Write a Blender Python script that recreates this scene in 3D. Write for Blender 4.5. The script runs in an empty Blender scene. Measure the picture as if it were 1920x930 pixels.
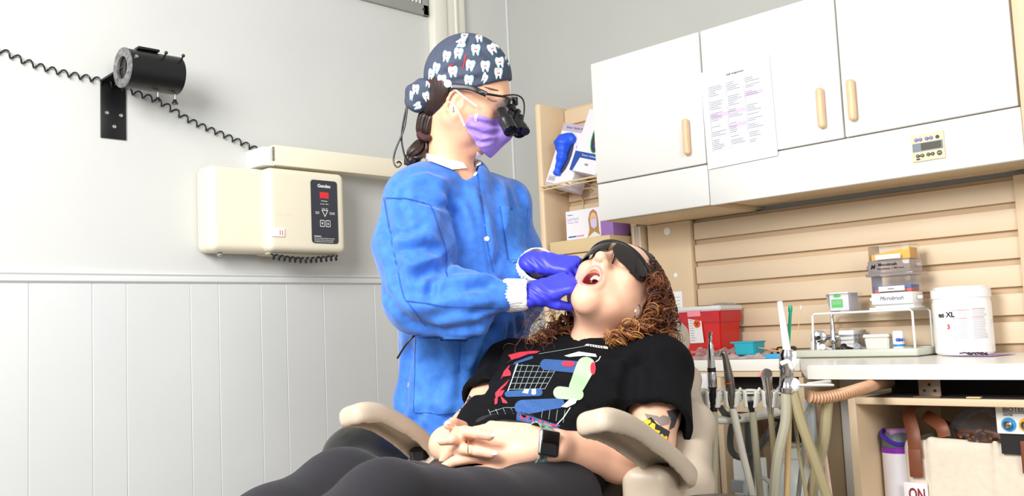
import bpy, bmesh, math, random
import numpy as np
from mathutils import Vector, Matrix, geometry
from mathutils.bvhtree import BVHTree

random.seed(7); RNG = np.random.default_rng(11)
scene = bpy.context.scene
COL = scene.collection
PI = math.pi

# ------------------------------------------------------------------ camera
EYE = np.array([0.0, 0.0, 1.01]); FPX = 1800.0
_yaw, _pit, _rol = [math.radians(a) for a in (45.1, 5.1, 2.55)]
FW = np.array([math.cos(_yaw)*math.cos(_pit), math.sin(_yaw)*math.cos(_pit), math.sin(_pit)])
_r = np.array([math.sin(_yaw), -math.cos(_yaw), 0.0]); _u = np.cross(_r, FW)
RT = _r*math.cos(_rol) - _u*math.sin(_rol); UP = _u*math.cos(_rol) + _r*math.sin(_rol)
cam = bpy.data.objects.new('camera', bpy.data.cameras.new('camera')); COL.objects.link(cam)
cam.matrix_world = Matrix(((RT[0], UP[0], -FW[0], EYE[0]), (RT[1], UP[1], -FW[1], EYE[1]),
                           (RT[2], UP[2], -FW[2], EYE[2]), (0, 0, 0, 1)))
cam.data.sensor_width = 36.0; cam.data.lens = 36.0*FPX/1920.0; cam.data.clip_start = 0.02
scene.camera = cam

# ------------------------------------------------------------------ light
world = bpy.data.worlds.new('world'); scene.world = world; world.use_nodes = True
world.node_tree.nodes['Background'].inputs[0].default_value = (1.0, 0.98, 0.95, 1)
world.node_tree.nodes['Background'].inputs[1].default_value = 0.62

def area(name, loc, target, size, power, col=(1, 1, 1)):
    l = bpy.data.lights.new(name, 'AREA'); l.shape = 'RECTANGLE'; l.size = size[0]; l.size_y = size[1]
    l.energy = power; l.color = col
    o = bpy.data.objects.new(name, l); COL.objects.link(o); o.location = loc
    d = Vector(target) - Vector(loc); o.rotation_euler = d.to_track_quat('-Z', 'Y').to_euler()
    return o
area('softbox_key_light', (-0.45, 1.15, 2.05), (1.5, 1.9, 1.1), (1.0, 1.0), 92, (1, 0.98, 0.96))
area('softbox_fill_light', (0.35, -1.15, 1.9), (2.0, 1.2, 1.1), (1.0, 1.0), 34, (1, 0.98, 0.96))
scene.view_settings.view_transform = 'Standard'; scene.view_settings.look = 'None'
scene.view_settings.gamma = 1.0; scene.view_settings.use_curve_mapping = False
scene.view_settings.exposure = -0.05

# ------------------------------------------------------------------ measuring helpers: photo pixel + real distance -> world point
def V3(p): return Vector((float(p[0]), float(p[1]), float(p[2])))
def ray(x, y): return FW + RT*((x-960)/FPX) - UP*((y-465)/FPX)
def at(x, y, d): return EYE + ray(x, y)*d
def onx(x, y, X): d = ray(x, y); return EYE + d*(X/d[0])
def ony(x, y, Y): d = ray(x, y); return EYE + d*(Y/d[1])
def onz(x, y, Z): d = ray(x, y); return EYE + d*((Z-EYE[2])/d[2])

# ------------------------------------------------------------------ materials
def lin(c):
    return tuple((v/255/12.92 if v/255 <= 0.04045 else ((v/255+0.055)/1.055)**2.4) for v in c[:3])
MATS = {}
def mat(name, rgb, rough=0.5, metal=0.0, var=0.0, vscale=20.0, bump=0.0, bscale=200.0, emit=0.0, trans=0.0,
        alpha=1.0, coat=0.0, sheen=0.0, sss=0.0, stretch=None, rgb2=None, spec=None):
    if name in MATS: return MATS[name]
    m = bpy.data.materials.new(name); m.use_nodes = True; MATS[name] = m
    nt = m.node_tree; N = nt.nodes; L = nt.links; b = N['Principled BSDF']
    c = lin(rgb)
    b.inputs['Base Color'].default_value = (*c, 1); b.inputs['Roughness'].default_value = rough
    b.inputs['Metallic'].default_value = metal
    if spec is not None: b.inputs['Specular IOR Level'].default_value = spec
    if trans: b.inputs['Transmission Weight'].default_value = trans
    if alpha < 1: b.inputs['Alpha'].default_value = alpha
    if coat: b.inputs['Coat Weight'].default_value = coat
    if sheen: b.inputs['Sheen Weight'].default_value = sheen
    if sss:
        b.inputs['Subsurface Weight'].default_value = sss; b.inputs['Subsurface Radius'].default_value = (0.012, 0.004, 0.002)
        b.inputs['Subsurface Scale'].default_value = 0.6
    if emit:
        b.inputs['Emission Color'].default_value = (*c, 1); b.inputs['Emission Strength'].default_value = emit
    tc = None
    if var or bump:
        tc = N.new('ShaderNodeTexCoord'); mp = N.new('ShaderNodeMapping'); L.new(tc.outputs['Object'], mp.inputs[0])
        if stretch: mp.inputs['Scale'].default_value = stretch
    if var:
        n = N.new('ShaderNodeTexNoise'); n.inputs['Scale'].default_value = vscale; n.inputs['Detail'].default_value = 5
        L.new(mp.outputs[0], n.inputs[0]); mx = N.new('ShaderNodeMix'); mx.data_type = 'RGBA'
        c2 = lin(rgb2) if rgb2 else tuple(v*(1-var) for v in c)
        mr = N.new('ShaderNodeMapRange'); mr.inputs[1].default_value = 0.3; mr.inputs[2].default_value = 0.7
        L.new(n.outputs[0], mr.inputs[0]); L.new(mr.outputs[0], mx.inputs[0])
        mx.inputs[6].default_value = (*c2, 1)
        mx.inputs[7].default_value = (*(c if rgb2 else tuple(min(1, v*(1+var*0.5)) for v in c)), 1)
        L.new(mx.outputs[2], b.inputs['Base Color'])
    if bump:
        n = N.new('ShaderNodeTexNoise'); n.inputs['Scale'].default_value = bscale; n.inputs['Detail'].default_value = 3
        L.new(mp.outputs[0], n.inputs[0]); bp = N.new('ShaderNodeBump'); bp.inputs['Strength'].default_value = bump
        bp.inputs['Distance'].default_value = 0.002
        L.new(n.outputs[0], bp.inputs['Height']); L.new(bp.outputs[0], b.inputs['Normal'])
    return m
def clear(name, rgb, opacity=0.15, rough=0.05):
    """thin clear plastic: mostly see-through with a glossy surface"""
    if name in MATS: return MATS[name]
    m = bpy.data.materials.new(name); m.use_nodes = True; MATS[name] = m
    nt = m.node_tree; N = nt.nodes; L = nt.links; b = N['Principled BSDF']; o = N['Material Output']
    b.inputs['Base Color'].default_value = (*lin(rgb), 1); b.inputs['Roughness'].default_value = rough
    t = N.new('ShaderNodeBsdfTransparent'); mx = N.new('ShaderNodeMixShader'); lw = N.new('ShaderNodeFresnel')
    lw.inputs[0].default_value = 1.35
    ad = N.new('ShaderNodeMath'); ad.operation = 'ADD'; ad.use_clamp = True; ad.inputs[1].default_value = opacity
    L.new(lw.outputs[0], ad.inputs[0]); L.new(ad.outputs[0], mx.inputs[0])
    L.new(t.outputs[0], mx.inputs[1]); L.new(b.outputs[0], mx.inputs[2]); L.new(mx.outputs[0], o.inputs[0])
    return m

# ------------------------------------------------------------------ mesh building
_rb = {}
def _rbox(s, bev, seg):
    k = (tuple(round(x, 5) for x in s), round(bev, 5), seg)
    if k not in _rb:
        bm = bmesh.new(); bmesh.ops.create_cube(bm, size=1.0)
        for v in bm.verts: v.co = Vector((v.co.x*s[0], v.co.y*s[1], v.co.z*s[2]))
        if bev > 0: bmesh.ops.bevel(bm, geom=list(bm.edges), offset=min(bev, 0.49*min(s)), segments=seg, profile=0.5, affect='EDGES')
        bm.verts.index_update()
        _rb[k] = ([v.co.copy() for v in bm.verts], [[v.index for v in f.verts] for f in bm.faces]); bm.free()
    return _rb[k]
def frame(z, x=None):
    z = V3(z).normalized()
    x = V3(x) if x is not None else (Vector((0, 0, 1)) if abs(z.z) < 0.9 else Vector((1, 0, 0)))
    x = (x - z*x.dot(z)).normalized(); y = z.cross(x)
    return Matrix((x, y, z)).transposed()
def frame4(o, x, y):
    """4x4 whose local x, y lie along the given directions"""
    x = V3(x).normalized(); y = V3(y); y = (y - x*x.dot(y)).normalized(); z = x.cross(y)
    m = Matrix((x, y, z)).transposed().to_4x4(); m.translation = V3(o); return m
class MB:
    def __init__(s): s.v = []; s.f = []
    def add(s, vs, fs):
        n = len(s.v); s.v += [tuple(v) for v in vs]; s.f += [[i+n for i in f] for f in fs]; return s
    def box(s, c, size, R=None, bev=0.0, seg=2):
        vs, fs = _rbox(size, bev, seg); c = V3(c)
        if R is not None: vs = [R @ v for v in vs]
        return s.add([v+c for v in vs], fs)
    def bounds(s, lo, hi, bev=0.0, seg=2):
        lo = V3(lo); hi = V3(hi); return s.box((lo+hi)/2, tuple(abs(x) for x in (hi-lo)), None, bev, seg)
    def cyl(s, p0, p1, r0, r1=None, n=20, caps=True):
        r1 = r0 if r1 is None else r1; p0 = V3(p0); p1 = V3(p1); R = frame(p1-p0)
        vs = []
        for p, r in ((p0, r0), (p1, r1)):
            vs += [p + R @ Vector((r*math.cos(2*PI*i/n), r*math.sin(2*PI*i/n), 0)) for i in range(n)]
        fs = [[i, (i+1) % n, n+(i+1) % n, n+i] for i in range(n)]
        if caps: fs += [list(range(n-1, -1, -1)), list(range(n, 2*n))]
        return s.add(vs, fs)
    def tube(s, pts, r, n=8, closed=False, caps=True, flat=None):
        P = [V3(p) for p in pts]; m = len(P); rr = r if hasattr(r, '__len__') else [r]*m
        vs = []; fs = []; x = None
        for i, p in enumerate(P):
            if closed: t = P[(i+1) % m] - P[i-1]
            else: t = P[min(i+1, m-1)] - P[max(i-1, 0)]
            t.normalize()
            if x is None:
                x = Vector((0, 0, 1)) if abs(t.z) < 0.9 else Vector((1, 0, 0))
                if flat is not None: x = V3(flat[0])
            x = (x - t*x.dot(t)).normalized(); y = t.cross(x)
            a, b = (rr[i], rr[i]) if flat is None else (flat[1], flat[2])
            vs += [p + x*(a*math.cos(2*PI*k/n)) + y*(b*math.sin(2*PI*k/n)) for k in range(n)]
        for i in range(m if closed else m-1):
            j = (i+1) % m
            fs += [[i*n+k, i*n+(k+1) % n, j*n+(k+1) % n, j*n+k] for k in range(n)]
        if not closed and caps: fs += [list(range(n-1, -1, -1)), list(range((m-1)*n, m*n))]
        return s.add(vs, fs)
    def lathe(s, prof, o, axis=(0, 0, 1), n=32, x=None, caps=True):
        R = frame(axis, x); o = V3(o); vs = []; fs = []
        for r, z in prof: vs += [o + R @ Vector((r*math.cos(2*PI*k/n), r*math.sin(2*PI*k/n), z)) for k in range(n)]
        for i in range(len(prof)-1): fs += [[i*n+k, i*n+(k+1) % n, (i+1)*n+(k+1) % n, (i+1)*n+k] for k in range(n)]
        if caps and prof[0][0] > 1e-6: fs.append(list(range(n-1, -1, -1)))
        if caps and prof[-1][0] > 1e-6: fs.append([(len(prof)-1)*n+k for k in range(n)])
        return s.add(vs, fs)
    def prism(s, poly, M, t):
        """2D polygon in the xy plane of M, pushed out by t along its z"""
        n = len(poly)
        vs = [M @ Vector((x, y, 0)) for x, y in poly] + [M @ Vector((x, y, t)) for x, y in poly]
        return s.add(vs, [list(range(n-1, -1, -1)), list(range(n, 2*n))] + [[i, (i+1) % n, n+(i+1) % n, n+i] for i in range(n)])
    def ell(s, c, r, R=None, nu=20, nv=12):
        c = V3(c); vs = []; fs = []
        for j in range(nv+1):
            th = PI*j/nv
            for i in range(nu):
                v = Vector((r[0]*math.sin(th)*math.cos(2*PI*i/nu), r[1]*math.sin(th)*math.sin(2*PI*i/nu), r[2]*math.cos(th)))
                vs.append(c + (R @ v if R is not None else v))
        for j in range(nv): fs += [[j*nu+i, (j+1)*nu+i, (j+1)*nu+(i+1) % nu, j*nu+(i+1) % nu] for i in range(nu)]
        return s.add(vs, fs)
    def grid(s, P):
        """P[i][j] points -> quads"""
        n = len(P); m = len(P[0])
        return s.add([p for r in P for p in r], [[i*m+j, i*m+j+1, (i+1)*m+j+1, (i+1)*m+j] for i in range(n-1) for j in range(m-1)])
    def build(s, name, m, parent=None, ang=35):
        me = bpy.data.meshes.new(name); me.from_pydata(s.v, [], s.f); me.validate()
        bm = bmesh.new(); bm.from_mesh(me); bmesh.ops.remove_doubles(bm, verts=bm.verts, dist=1e-6)
        bmesh.ops.recalc_face_normals(bm, faces=bm.faces); bm.to_mesh(me); bm.free()
        return link(name, me, m, parent, ang)
def link(name, me, m, parent=None, ang=35):
    me.polygons.foreach_set('use_smooth', [True]*len(me.polygons))
    if ang < 180: me.set_sharp_from_angle(angle=math.radians(ang))
    if m is not None:
        for mm in (m if isinstance(m, (list, tuple)) else [m]): me.materials.append(mm)
    o = bpy.data.objects.new(name, me); COL.objects.link(o)
    if parent is not None: adopt(o, parent)
    return o
def adopt(o, parent):
    o.parent = parent
    if parent.type == 'EMPTY': o.matrix_parent_inverse = Matrix.Translation(-parent.location)
    else: o.matrix_parent_inverse = parent.matrix_basis.inverted() if parent.parent is None else Matrix.Identity(4)
def tag(o, label=None, cat=None, group=None, kind=None):
    if label: o['label'] = label
    if cat: o['category'] = cat
    if group: o['group'] = group
    if kind: o['kind'] = kind
    return o
def thing(name, loc, label, cat, group=None):
    o = bpy.data.objects.new(name, None); COL.objects.link(o); o.location = V3(loc); o.empty_display_size = 0.05
    return tag(o, label, cat, group)
def struct(name, b, m, label=None, parent=None, ang=35):
    o = b.build(name, m, parent, ang)
    if parent is None: tag(o, label, None, None, 'structure')
    return o
def share(src, name, parent, off):
    """another piece with the same mesh"""
    o = bpy.data.objects.new(name, src.data); COL.objects.link(o); adopt(o, parent); o.location = V3(off); return o
def text(s, M, size, m, parent, name='lettering', align='CENTER', ext=0.0004, shear=0.0, bold=0.0, xs=1.0):
    c = bpy.data.curves.new('t', 'FONT'); c.body = s; c.size = size; c.align_x = align; c.align_y = 'CENTER'
    c.extrude = ext; c.shear = shear; c.offset = bold; c.resolution_u = 3
    t = bpy.data.objects.new('t', c); COL.objects.link(t)
    me = bpy.data.meshes.new_from_object(t.evaluated_get(bpy.context.evaluated_depsgraph_get()))
    bpy.data.objects.remove(t); bpy.data.curves.remove(c)
    me.materials.clear(); me.transform(M @ Matrix.Scale(xs, 4, (1, 0, 0))); return link(name, me, m, parent)
def bez(P, n=24):
    """smooth curve through points (Catmull-Rom)"""
    P = [np.asarray(p, float) for p in P]; out = []
    for i in range(len(P)-1):
        p0 = P[max(i-1, 0)]; p1 = P[i]; p2 = P[i+1]; p3 = P[min(i+2, len(P)-1)]
        for k in range(n):
            t = k/n
            out.append(0.5*((2*p1)+(-p0+p2)*t+(2*p0-5*p1+4*p2-p3)*t*t+(-p0+3*p1-3*p2+p3)*t**3))
    out.append(P[-1]); return out

# ------------------------------------------------------------------ distance-field modelling for bodies, clothes and soft things
class SDF:
    def __init__(s, lo, hi, h):
        s.h = h; s.lo = np.asarray(lo, np.float64); n = np.ceil((np.asarray(hi)-s.lo)/h).astype(int)+1
        s.ax = [(s.lo[i]+h*np.arange(n[i])).astype(np.float32) for i in range(3)]
        s.D = np.full(tuple(n), 0.25, np.float32)
    def _sub(s, lo, hi):
        sl = []
        for i in range(3):
            a = int(np.clip(np.floor((lo[i]-s.lo[i])/s.h), 0, s.D.shape[i])); b = int(np.clip(np.ceil((hi[i]-s.lo[i])/s.h)+1, 0, s.D.shape[i]))
            if b <= a: return None
            sl.append(slice(a, b))
        return tuple(sl)
    def _pts(s, sl):
        return (s.ax[0][sl[0]][:, None, None], s.ax[1][sl[1]][None, :, None], s.ax[2][sl[2]][None, None, :])
    def op(s, fn, lo, hi, k=0.0, mode='u'):
        pad = k + 4*s.h; sl = s._sub(np.asarray(lo)-pad, np.asarray(hi)+pad)
        if sl is None: return s
        d = fn(*s._pts(sl)).astype(np.float32); D = s.D[sl]
        if mode == 'u':
            if k > 0: e = np.maximum(k-np.abs(D-d), 0)/k; s.D[sl] = np.minimum(D, d) - e*e*k*0.25
            else: s.D[sl] = np.minimum(D, d)
        elif mode == 's':
            d = -d
            if k > 0: e = np.maximum(k-np.abs(D-d), 0)/k; s.D[sl] = np.maximum(D, d) + e*e*k*0.25
            else: s.D[sl] = np.maximum(D, d)
        elif mode == 'i': s.D[sl] = np.maximum(D, d)
        return s
    def cone(s, a, b, r1, r2=None, k=0.0, mode='u', squash=None):
        """tapered capsule; squash=(axis, factor) flattens it along an axis"""
        r2 = r1 if r2 is None else r2
        a = np.asarray(a, float); b = np.asarray(b, float); R = max(r1, r2)
        lo = np.minimum(a, b)-R; hi = np.maximum(a, b)+R
        if squash is not None:
            ax = np.asarray(squash[0], float); ax = ax/np.linalg.norm(ax); q = 1/squash[1]-1
        def fn(x, y, z):
            px, py, pz = x-a[0], y-a[1], z-a[2]; v = b-a
            if squash is not None:
                t = px*ax[0]+py*ax[1]+pz*ax[2]; px = px+ax[0]*q*t; py = py+ax[1]*q*t; pz = pz+ax[2]*q*t
                v = v+ax*q*float(v @ ax)
            L = float(v @ v) or 1e-9
            t = np.clip((px*v[0]+py*v[1]+pz*v[2])/L, 0, 1)
            d = np.sqrt((px-t*v[0])**2+(py-t*v[1])**2+(pz-t*v[2])**2) - (r1+(r2-r1)*t)
            return d*(squash[1]**0.5 if squash is not None else 1.0)
        return s.op(fn, lo, hi, k, mode)
    def chain(s, pts, rs, k=0.0, mode='u', squash=None):
        for i in range(len(pts)-1): s.cone(pts[i], pts[i+1], rs[i], rs[i+1], k, mode, squash)
        return s
    def ell(s, c, r, R=None, k=0.0, mode='u'):
        """R: rows are the local axes"""
        c = np.asarray(c, float); r = np.asarray(r, float); R = np.eye(3) if R is None else np.asarray(R, float)
        m = np.abs(R.T) @ r
        def fn(x, y, z):
            px, py, pz = x-c[0], y-c[1], z-c[2]; k0 = 0; k1 = 0
            for i in range(3):
                q = R[i, 0]*px+R[i, 1]*py+R[i, 2]*pz; k0 = k0+(q/r[i])**2; k1 = k1+(q/r[i]**2)**2
            k0 = np.sqrt(k0); return k0*(k0-1)/np.maximum(np.sqrt(k1), 1e-6)
        return s.op(fn, c-m, c+m, k, mode)
    def box(s, c, hs, R=None, rad=0.01, k=0.0, mode='u'):
        c = np.asarray(c, float); hs = np.asarray(hs, float); R = np.eye(3) if R is None else np.asarray(R, float)
        m = np.abs(R.T) @ hs
        def fn(x, y, z):
            px, py, pz = x-c[0], y-c[1], z-c[2]; o = 0; mx = None
            for i in range(3):
                q = np.abs(R[i, 0]*px+R[i, 1]*py+R[i, 2]*pz)-(hs[i]-rad); o = o+np.maximum(q, 0)**2
                mx = q if mx is None else np.maximum(mx, q)
            return np.sqrt(o)+np.minimum(mx, 0)-rad
        return s.op(fn, c-m, c+m, k, mode)
    def plane(s, p, n, mode='i'):
        """keep what lies behind the plane"""
        p = np.asarray(p, float); n = np.asarray(n, float); n = n/np.linalg.norm(n)
        X, Y, Z = s._pts((slice(None),)*3); s.D = np.maximum(s.D, (X-p[0])*n[0]+(Y-p[1])*n[1]+(Z-p[2])*n[2]); return s
    def verts_faces(s):
        D = s.D; ins = D < 0; nx, ny, nz = D.shape
        cnt = np.zeros((nx-1, ny-1, nz-1), np.int8)
        for dx in (0, 1):
            for dy in (0, 1):
                for dz in (0, 1): cnt += ins[dx:nx-1+dx, dy:ny-1+dy, dz:nz-1+dz]
        I, J, K = np.nonzero((cnt > 0) & (cnt < 8)); n = len(I)
        idx = np.full(cnt.shape, -1, np.int32); idx[I, J, K] = np.arange(n)
        acc = np.zeros((n, 3)); w = np.zeros(n); cs = [(a, b, c) for a in (0, 1) for b in (0, 1) for c in (0, 1)]
        val = {c: D[I+c[0], J+c[1], K+c[2]] for c in cs}
        for c in cs:
            for ax in range(3):
                if c[ax] == 0:
                    e = list(c); e[ax] = 1; e = tuple(e); d0 = val[c]; d1 = val[e]; m = (d0 < 0) != (d1 < 0)
                    t = np.where(m, d0/np.where(m, d0-d1, 1), 0)
                    for q in range(3): acc[:, q] += np.where(m, c[q]+(t if q == ax else 0), 0)
                    w += m
        V = (np.stack([I, J, K], 1)+acc/w[:, None])*s.h+s.lo
        F = []
        for ax in range(3):
            a = [slice(None)]*3; b = [slice(None)]*3; a[ax] = slice(0, -1); b[ax] = slice(1, None)
            sg = ins[tuple(a)] != ins[tuple(b)]; u, v = [(1, 2), (2, 0), (0, 1)][ax]
            g = np.array(np.nonzero(sg)); ok = (g[u] > 0) & (g[v] > 0) & (g[u] < D.shape[u]-1) & (g[v] < D.shape[v]-1)
            g = g[:, ok]; up = ins[tuple(a)][tuple(g)]
            def cell(du, dv):
                q = g.copy(); q[u] -= du; q[v] -= dv; return idx[tuple(q)]
            q = np.stack([cell(1, 1), cell(0, 1), cell(0, 0), cell(1, 0)], 1)
            q[~up] = q[~up][:, ::-1]; F.append(q)
        return V, np.concatenate(F)
def smooth_vf(V, F, it=2, lam=0.5):
    n = len(V)
    for _ in range(it):
        acc = np.zeros_like(V); c = np.zeros(n)
        for a, b in ((0, 1), (1, 2), (2, 3), (3, 0)):
            for i, j in ((a, b), (b, a)):
                for q in range(3): acc[:, q] += np.bincount(F[:, i], V[F[:, j], q], n)
                c += np.bincount(F[:, i], minlength=n)
        V = V*(1-lam)+lam*acc/np.maximum(c, 1)[:, None]
    return V
def normals_vf(V, F):
    fn = np.cross(V[F[:, 2]]-V[F[:, 0]], V[F[:, 3]]-V[F[:, 1]]); N = np.zeros_like(V)
    for i in range(4):
        for q in range(3): N[:, q] += np.bincount(F[:, i], fn[:, q], len(V))
    return N/np.maximum(np.linalg.norm(N, axis=1), 1e-12)[:, None]
def mesh_vf(name, V, F):
    me = bpy.data.meshes.new(name); me.vertices.add(len(V)); me.vertices.foreach_set('co', np.asarray(V, np.float32).ravel())
    k = F.shape[1]; me.loops.add(len(F)*k); me.loops.foreach_set('vertex_index', F.astype(np.int32).ravel())
    me.polygons.add(len(F)); me.polygons.foreach_set('loop_start', np.arange(0, len(F)*k, k, dtype=np.int32))
    me.polygons.foreach_set('loop_total', np.full(len(F), k, np.int32)); me.update(calc_edges=True); return me
def obj_vf(name, V, F, m, parent=None): return link(name, mesh_vf(name, V, F), m, parent, 180)
def bvh_vf(V, F): return BVHTree.FromPolygons([tuple(v) for v in V], [tuple(int(i) for i in f) for f in F])
def bvh_join(*vf):
    Vs = []; Fs = []; n = 0
    for V, F in vf: Vs.append(V); Fs.append(F+n); n += len(V)
    return bvh_vf(np.concatenate(Vs), np.concatenate(Fs))
EYEV = V3(EYE)
def hit(bvh, px, py):
    """where the sight line through a photo pixel meets a surface, with its normal"""
    d = V3(ray(px, py)).normalized(); r = bvh.ray_cast(EYEV, d)
    if r[0] is None: return None
    n = r[1]
    if n.dot(d) > 0: n = -n
    return r[0], n
def crease(V, N, bvh, lines):
    """press folds into a cloth: each line is (pixel polyline, width, depth); negative depth raises a ridge"""
    disp = np.zeros(len(V))
    for pts, w, dep in lines:
        P = []
        for i in range(len(pts)-1):
            L = max(2, int(math.dist(pts[i], pts[i+1])/6))
            for t in range(L+(i == len(pts)-2)):
                q = hit(bvh, pts[i][0]+(pts[i+1][0]-pts[i][0])*t/L, pts[i][1]+(pts[i+1][1]-pts[i][1])*t/L)
                if q: P.append((q[0].x, q[0].y, q[0].z))
        if len(P) < 2: continue
        P = np.array(P); lo = P.min(0)-3*w; hi = P.max(0)+3*w
        ii = np.nonzero(np.all((V > lo) & (V < hi), axis=1))[0]
        if not len(ii): continue
        best = np.full(len(ii), 9.0); tt = np.zeros(len(ii))
        for j in range(len(P)-1):
            a = P[j]; v = P[j+1]-a; L = v @ v
            if L < 1e-12: continue
            t = np.clip((V[ii]-a) @ v/L, 0, 1); d = np.linalg.norm(V[ii]-a-t[:, None]*v, axis=1); m = d < best
            best[m] = d[m]; tt[m] = (j+t[m])/(len(P)-1)
        fade = np.clip(np.minimum(tt, 1-tt)*5+0.25, 0, 1); q = best/w
        disp[ii] -= dep*fade*(np.exp(-q*q)-0.45*np.exp(-(q-1.7)**2*1.3))
    return V+N*disp[:, None]
def decal(name, bvh, poly, m, parent, off=0.0008, step=5.0, thick=0.0, world=None):
    """a patch lying on a surface: photo-pixel outline cast onto the surface; world=(frame) gives a 2D outline in that frame instead"""
    P = [Vector((float(a), float(b))) for a, b in poly]; xs = [p.x for p in P]; ys = [p.y for p in P]
    pts = []; n = len(P)
    for i in range(n):
        a, b = P[i], P[(i+1) % n]; L = max(1, int((b-a).length/step)); pts += [a+(b-a)*(k/L) for k in range(L)]
    ed = [(i, (i+1) % len(pts)) for i in range(len(pts))]; nb = len(pts)
    def inside(p):
        c = False
        for i in range(n):
            a, b = P[i], P[i-1]
            if (a.y > p.y) != (b.y > p.y) and p.x < (b.x-a.x)*(p.y-a.y)/(b.y-a.y)+a.x: c = not c
        return c
    x = min(xs)+step*0.5
    while x < max(xs):
        y = min(ys)+step*0.5
        while y < max(ys):
            if inside((q := Vector((x, y)))) and min((q-b).length for b in pts[:nb]) > step*0.45: pts.append(q)
            y += step
        x += step
    r = geometry.delaunay_2d_cdt(pts, ed, [], 1, 1e-7)
    vs = []; ok = []
    for q in r[0]:
        if world is None: h = hit(bvh, q.x, q.y)
        else:
            o = world @ Vector((q.x, q.y, 0)); z = world.to_3x3() @ Vector((0, 0, 1)); h = bvh.ray_cast(o, -z.normalized(), 0.2)
            h = None if h[0] is None else (h[0], h[1] if h[1].dot(z) > 0 else -h[1])
        ok.append(h is not None); vs.append(h[0]+h[1]*off if h else Vector((0, 0, 0)))
    fs = [list(f) for f in r[2] if all(ok[i] for i in f) and max((vs[f[0]]-vs[f[1]]).length, (vs[f[1]]-vs[f[2]]).length) < 0.05]
    if not fs: return None
    used = sorted({i for f in fs for i in f}); mp = {u: i for i, u in enumerate(used)}
    me = bpy.data.meshes.new(name); me.from_pydata([vs[u] for u in used], [], [[mp[i] for i in f] for f in fs])
    bm = bmesh.new(); bm.from_mesh(me); bmesh.ops.recalc_face_normals(bm, faces=bm.faces); bm.faces.ensure_lookup_table()
    if sum(1 for f in bm.faces if f.normal.dot(EYEV-f.calc_center_median()) < 0) > len(bm.faces)/2: bmesh.ops.reverse_faces(bm, faces=bm.faces)
    bm.to_mesh(me); bm.free()
    return link(name, me, m, parent, 180)
def stroke(pts, w):
    """pixel polyline -> outline polygon of the given pixel width (w may be a list)"""
    P = [np.array(p, float) for p in pts]; n = len(P); ww = w if hasattr(w, '__len__') else [w]*n; A = []; B = []
    for i in range(n):
        t = P[min(i+1, n-1)]-P[max(i-1, 0)]; t = t/max(np.linalg.norm(t), 1e-9); q = np.array([-t[1], t[0]])*ww[i]/2
        A.append(P[i]+q); B.append(P[i]-q)
    return A+B[::-1]
def arc2(cx, cy, rx, ry, a0=0, a1=360, n=16):
    return [(cx+rx*math.cos(math.radians(a0+(a1-a0)*i/n)), cy+ry*math.sin(math.radians(a0+(a1-a0)*i/n))) for i in range(n+(a1-a0 < 360))]
# ================================================================== the room
YW, XW, XC, ZC = 2.77, 2.788, 2.5, 0.902
M_wall = mat('wall_paint', (200, 202, 199), 0.6, var=0.03, vscale=3, bump=0.05, bscale=300)
M_wallr = mat('wall_paint_dimmed', (178, 180, 176), 0.6, var=0.03, vscale=3, bump=0.05, bscale=300)  # darker copy of the wall paint: light falloff put into the colour
M_wains = mat('wainscot_panel', (204, 207, 206), 0.45, var=0.02, vscale=4)
M_trim = mat('trim_paint', (226, 224, 212), 0.45, var=0.03, vscale=8)
M_floor = mat('vinyl_floor', (150, 142, 132), 0.5, var=0.2, vscale=30)
M_white = mat('white_laminate', (226, 226, 222), 0.35, var=0.015, vscale=3)
M_whiteg = mat('white_gloss', (244, 244, 242), 0.18)
M_beige = mat('beige_laminate', (222, 198, 164), 0.5, var=0.05, vscale=6)
M_beige2 = mat('beige_slat', (222, 200, 170), 0.5, var=0.05, vscale=5, stretch=(1, 0.3, 3))
M_tan = mat('tan_metal', (214, 190, 146), 0.45)
M_black = mat('black_plastic', (22, 22, 24), 0.35)
M_blackm = mat('black_metal', (14, 14, 16), 0.3, spec=0.6)
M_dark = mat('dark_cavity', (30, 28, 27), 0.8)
M_chrome = mat('chrome', (215, 215, 218), 0.12, 1.0)
M_steel = mat('steel', (170, 168, 165), 0.28, 1.0)
M_cream = mat('cream_plastic', (228, 221, 198), 0.4)
M_screw = mat('screw_zinc', (190, 190, 185), 0.3, 0.9)
M_print = mat('grey_print', (120, 120, 128), 0.8)

struct('floor', MB().bounds((-2.2, -2.2, -0.05), (XW+0.1, YW+0.1, 0)), M_floor, 'grey beige vinyl floor of the treatment room')
wl = struct('wall_left', MB().bounds((-2.2, YW, 0), (XW+0.1, YW+0.1, 2.9)), M_wall, 'pale grey wall carrying the x-ray unit, panelled below the rail')
wr = struct('wall_right', MB().bounds((XW, -2.2, 0), (XW+0.1, YW, 2.9)), M_wallr, 'grey wall behind the white wall cabinets')
gx = [-0.55, -0.38, -0.19, -0.09, 0.08, 0.27, 0.36, 0.54, 0.71, 0.80, 0.901, 1.070, 1.167, 1.363, 1.456, 1.602, 1.695, 1.840, 2.053, 2.15, 2.357]
for i in range(len(gx)-1):
    b = MB().bounds((gx[i]+0.0002, YW-0.008, 0.0), (gx[i+1]-0.0002, YW, 1.208), 0.0018, 1)
    struct('wainscot_plank', b, M_wains, parent=wl)
pr = [(0, 0), (0.009, 0), (0.016, 0.006), (0.016, 0.016), (0.012, 0.022), (0.016, 0.027), (0.012, 0.033), (0, 0.035)]
struct('trim_1', MB().prism([(a, c) for a, c in pr], frame4((2.357, YW, 1.205), (0, -1, 0), (0, 0, 1)), 3.2).prism(
    [(0, 0), (0.001, 0), (0.001, 0.001)], frame4((2.357, YW, 1.205), (0, -1, 0), (0, 0, 1)), 0.001), M_wains, 'moulded chair rail along the pale grey wall')
b = MB()
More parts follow.
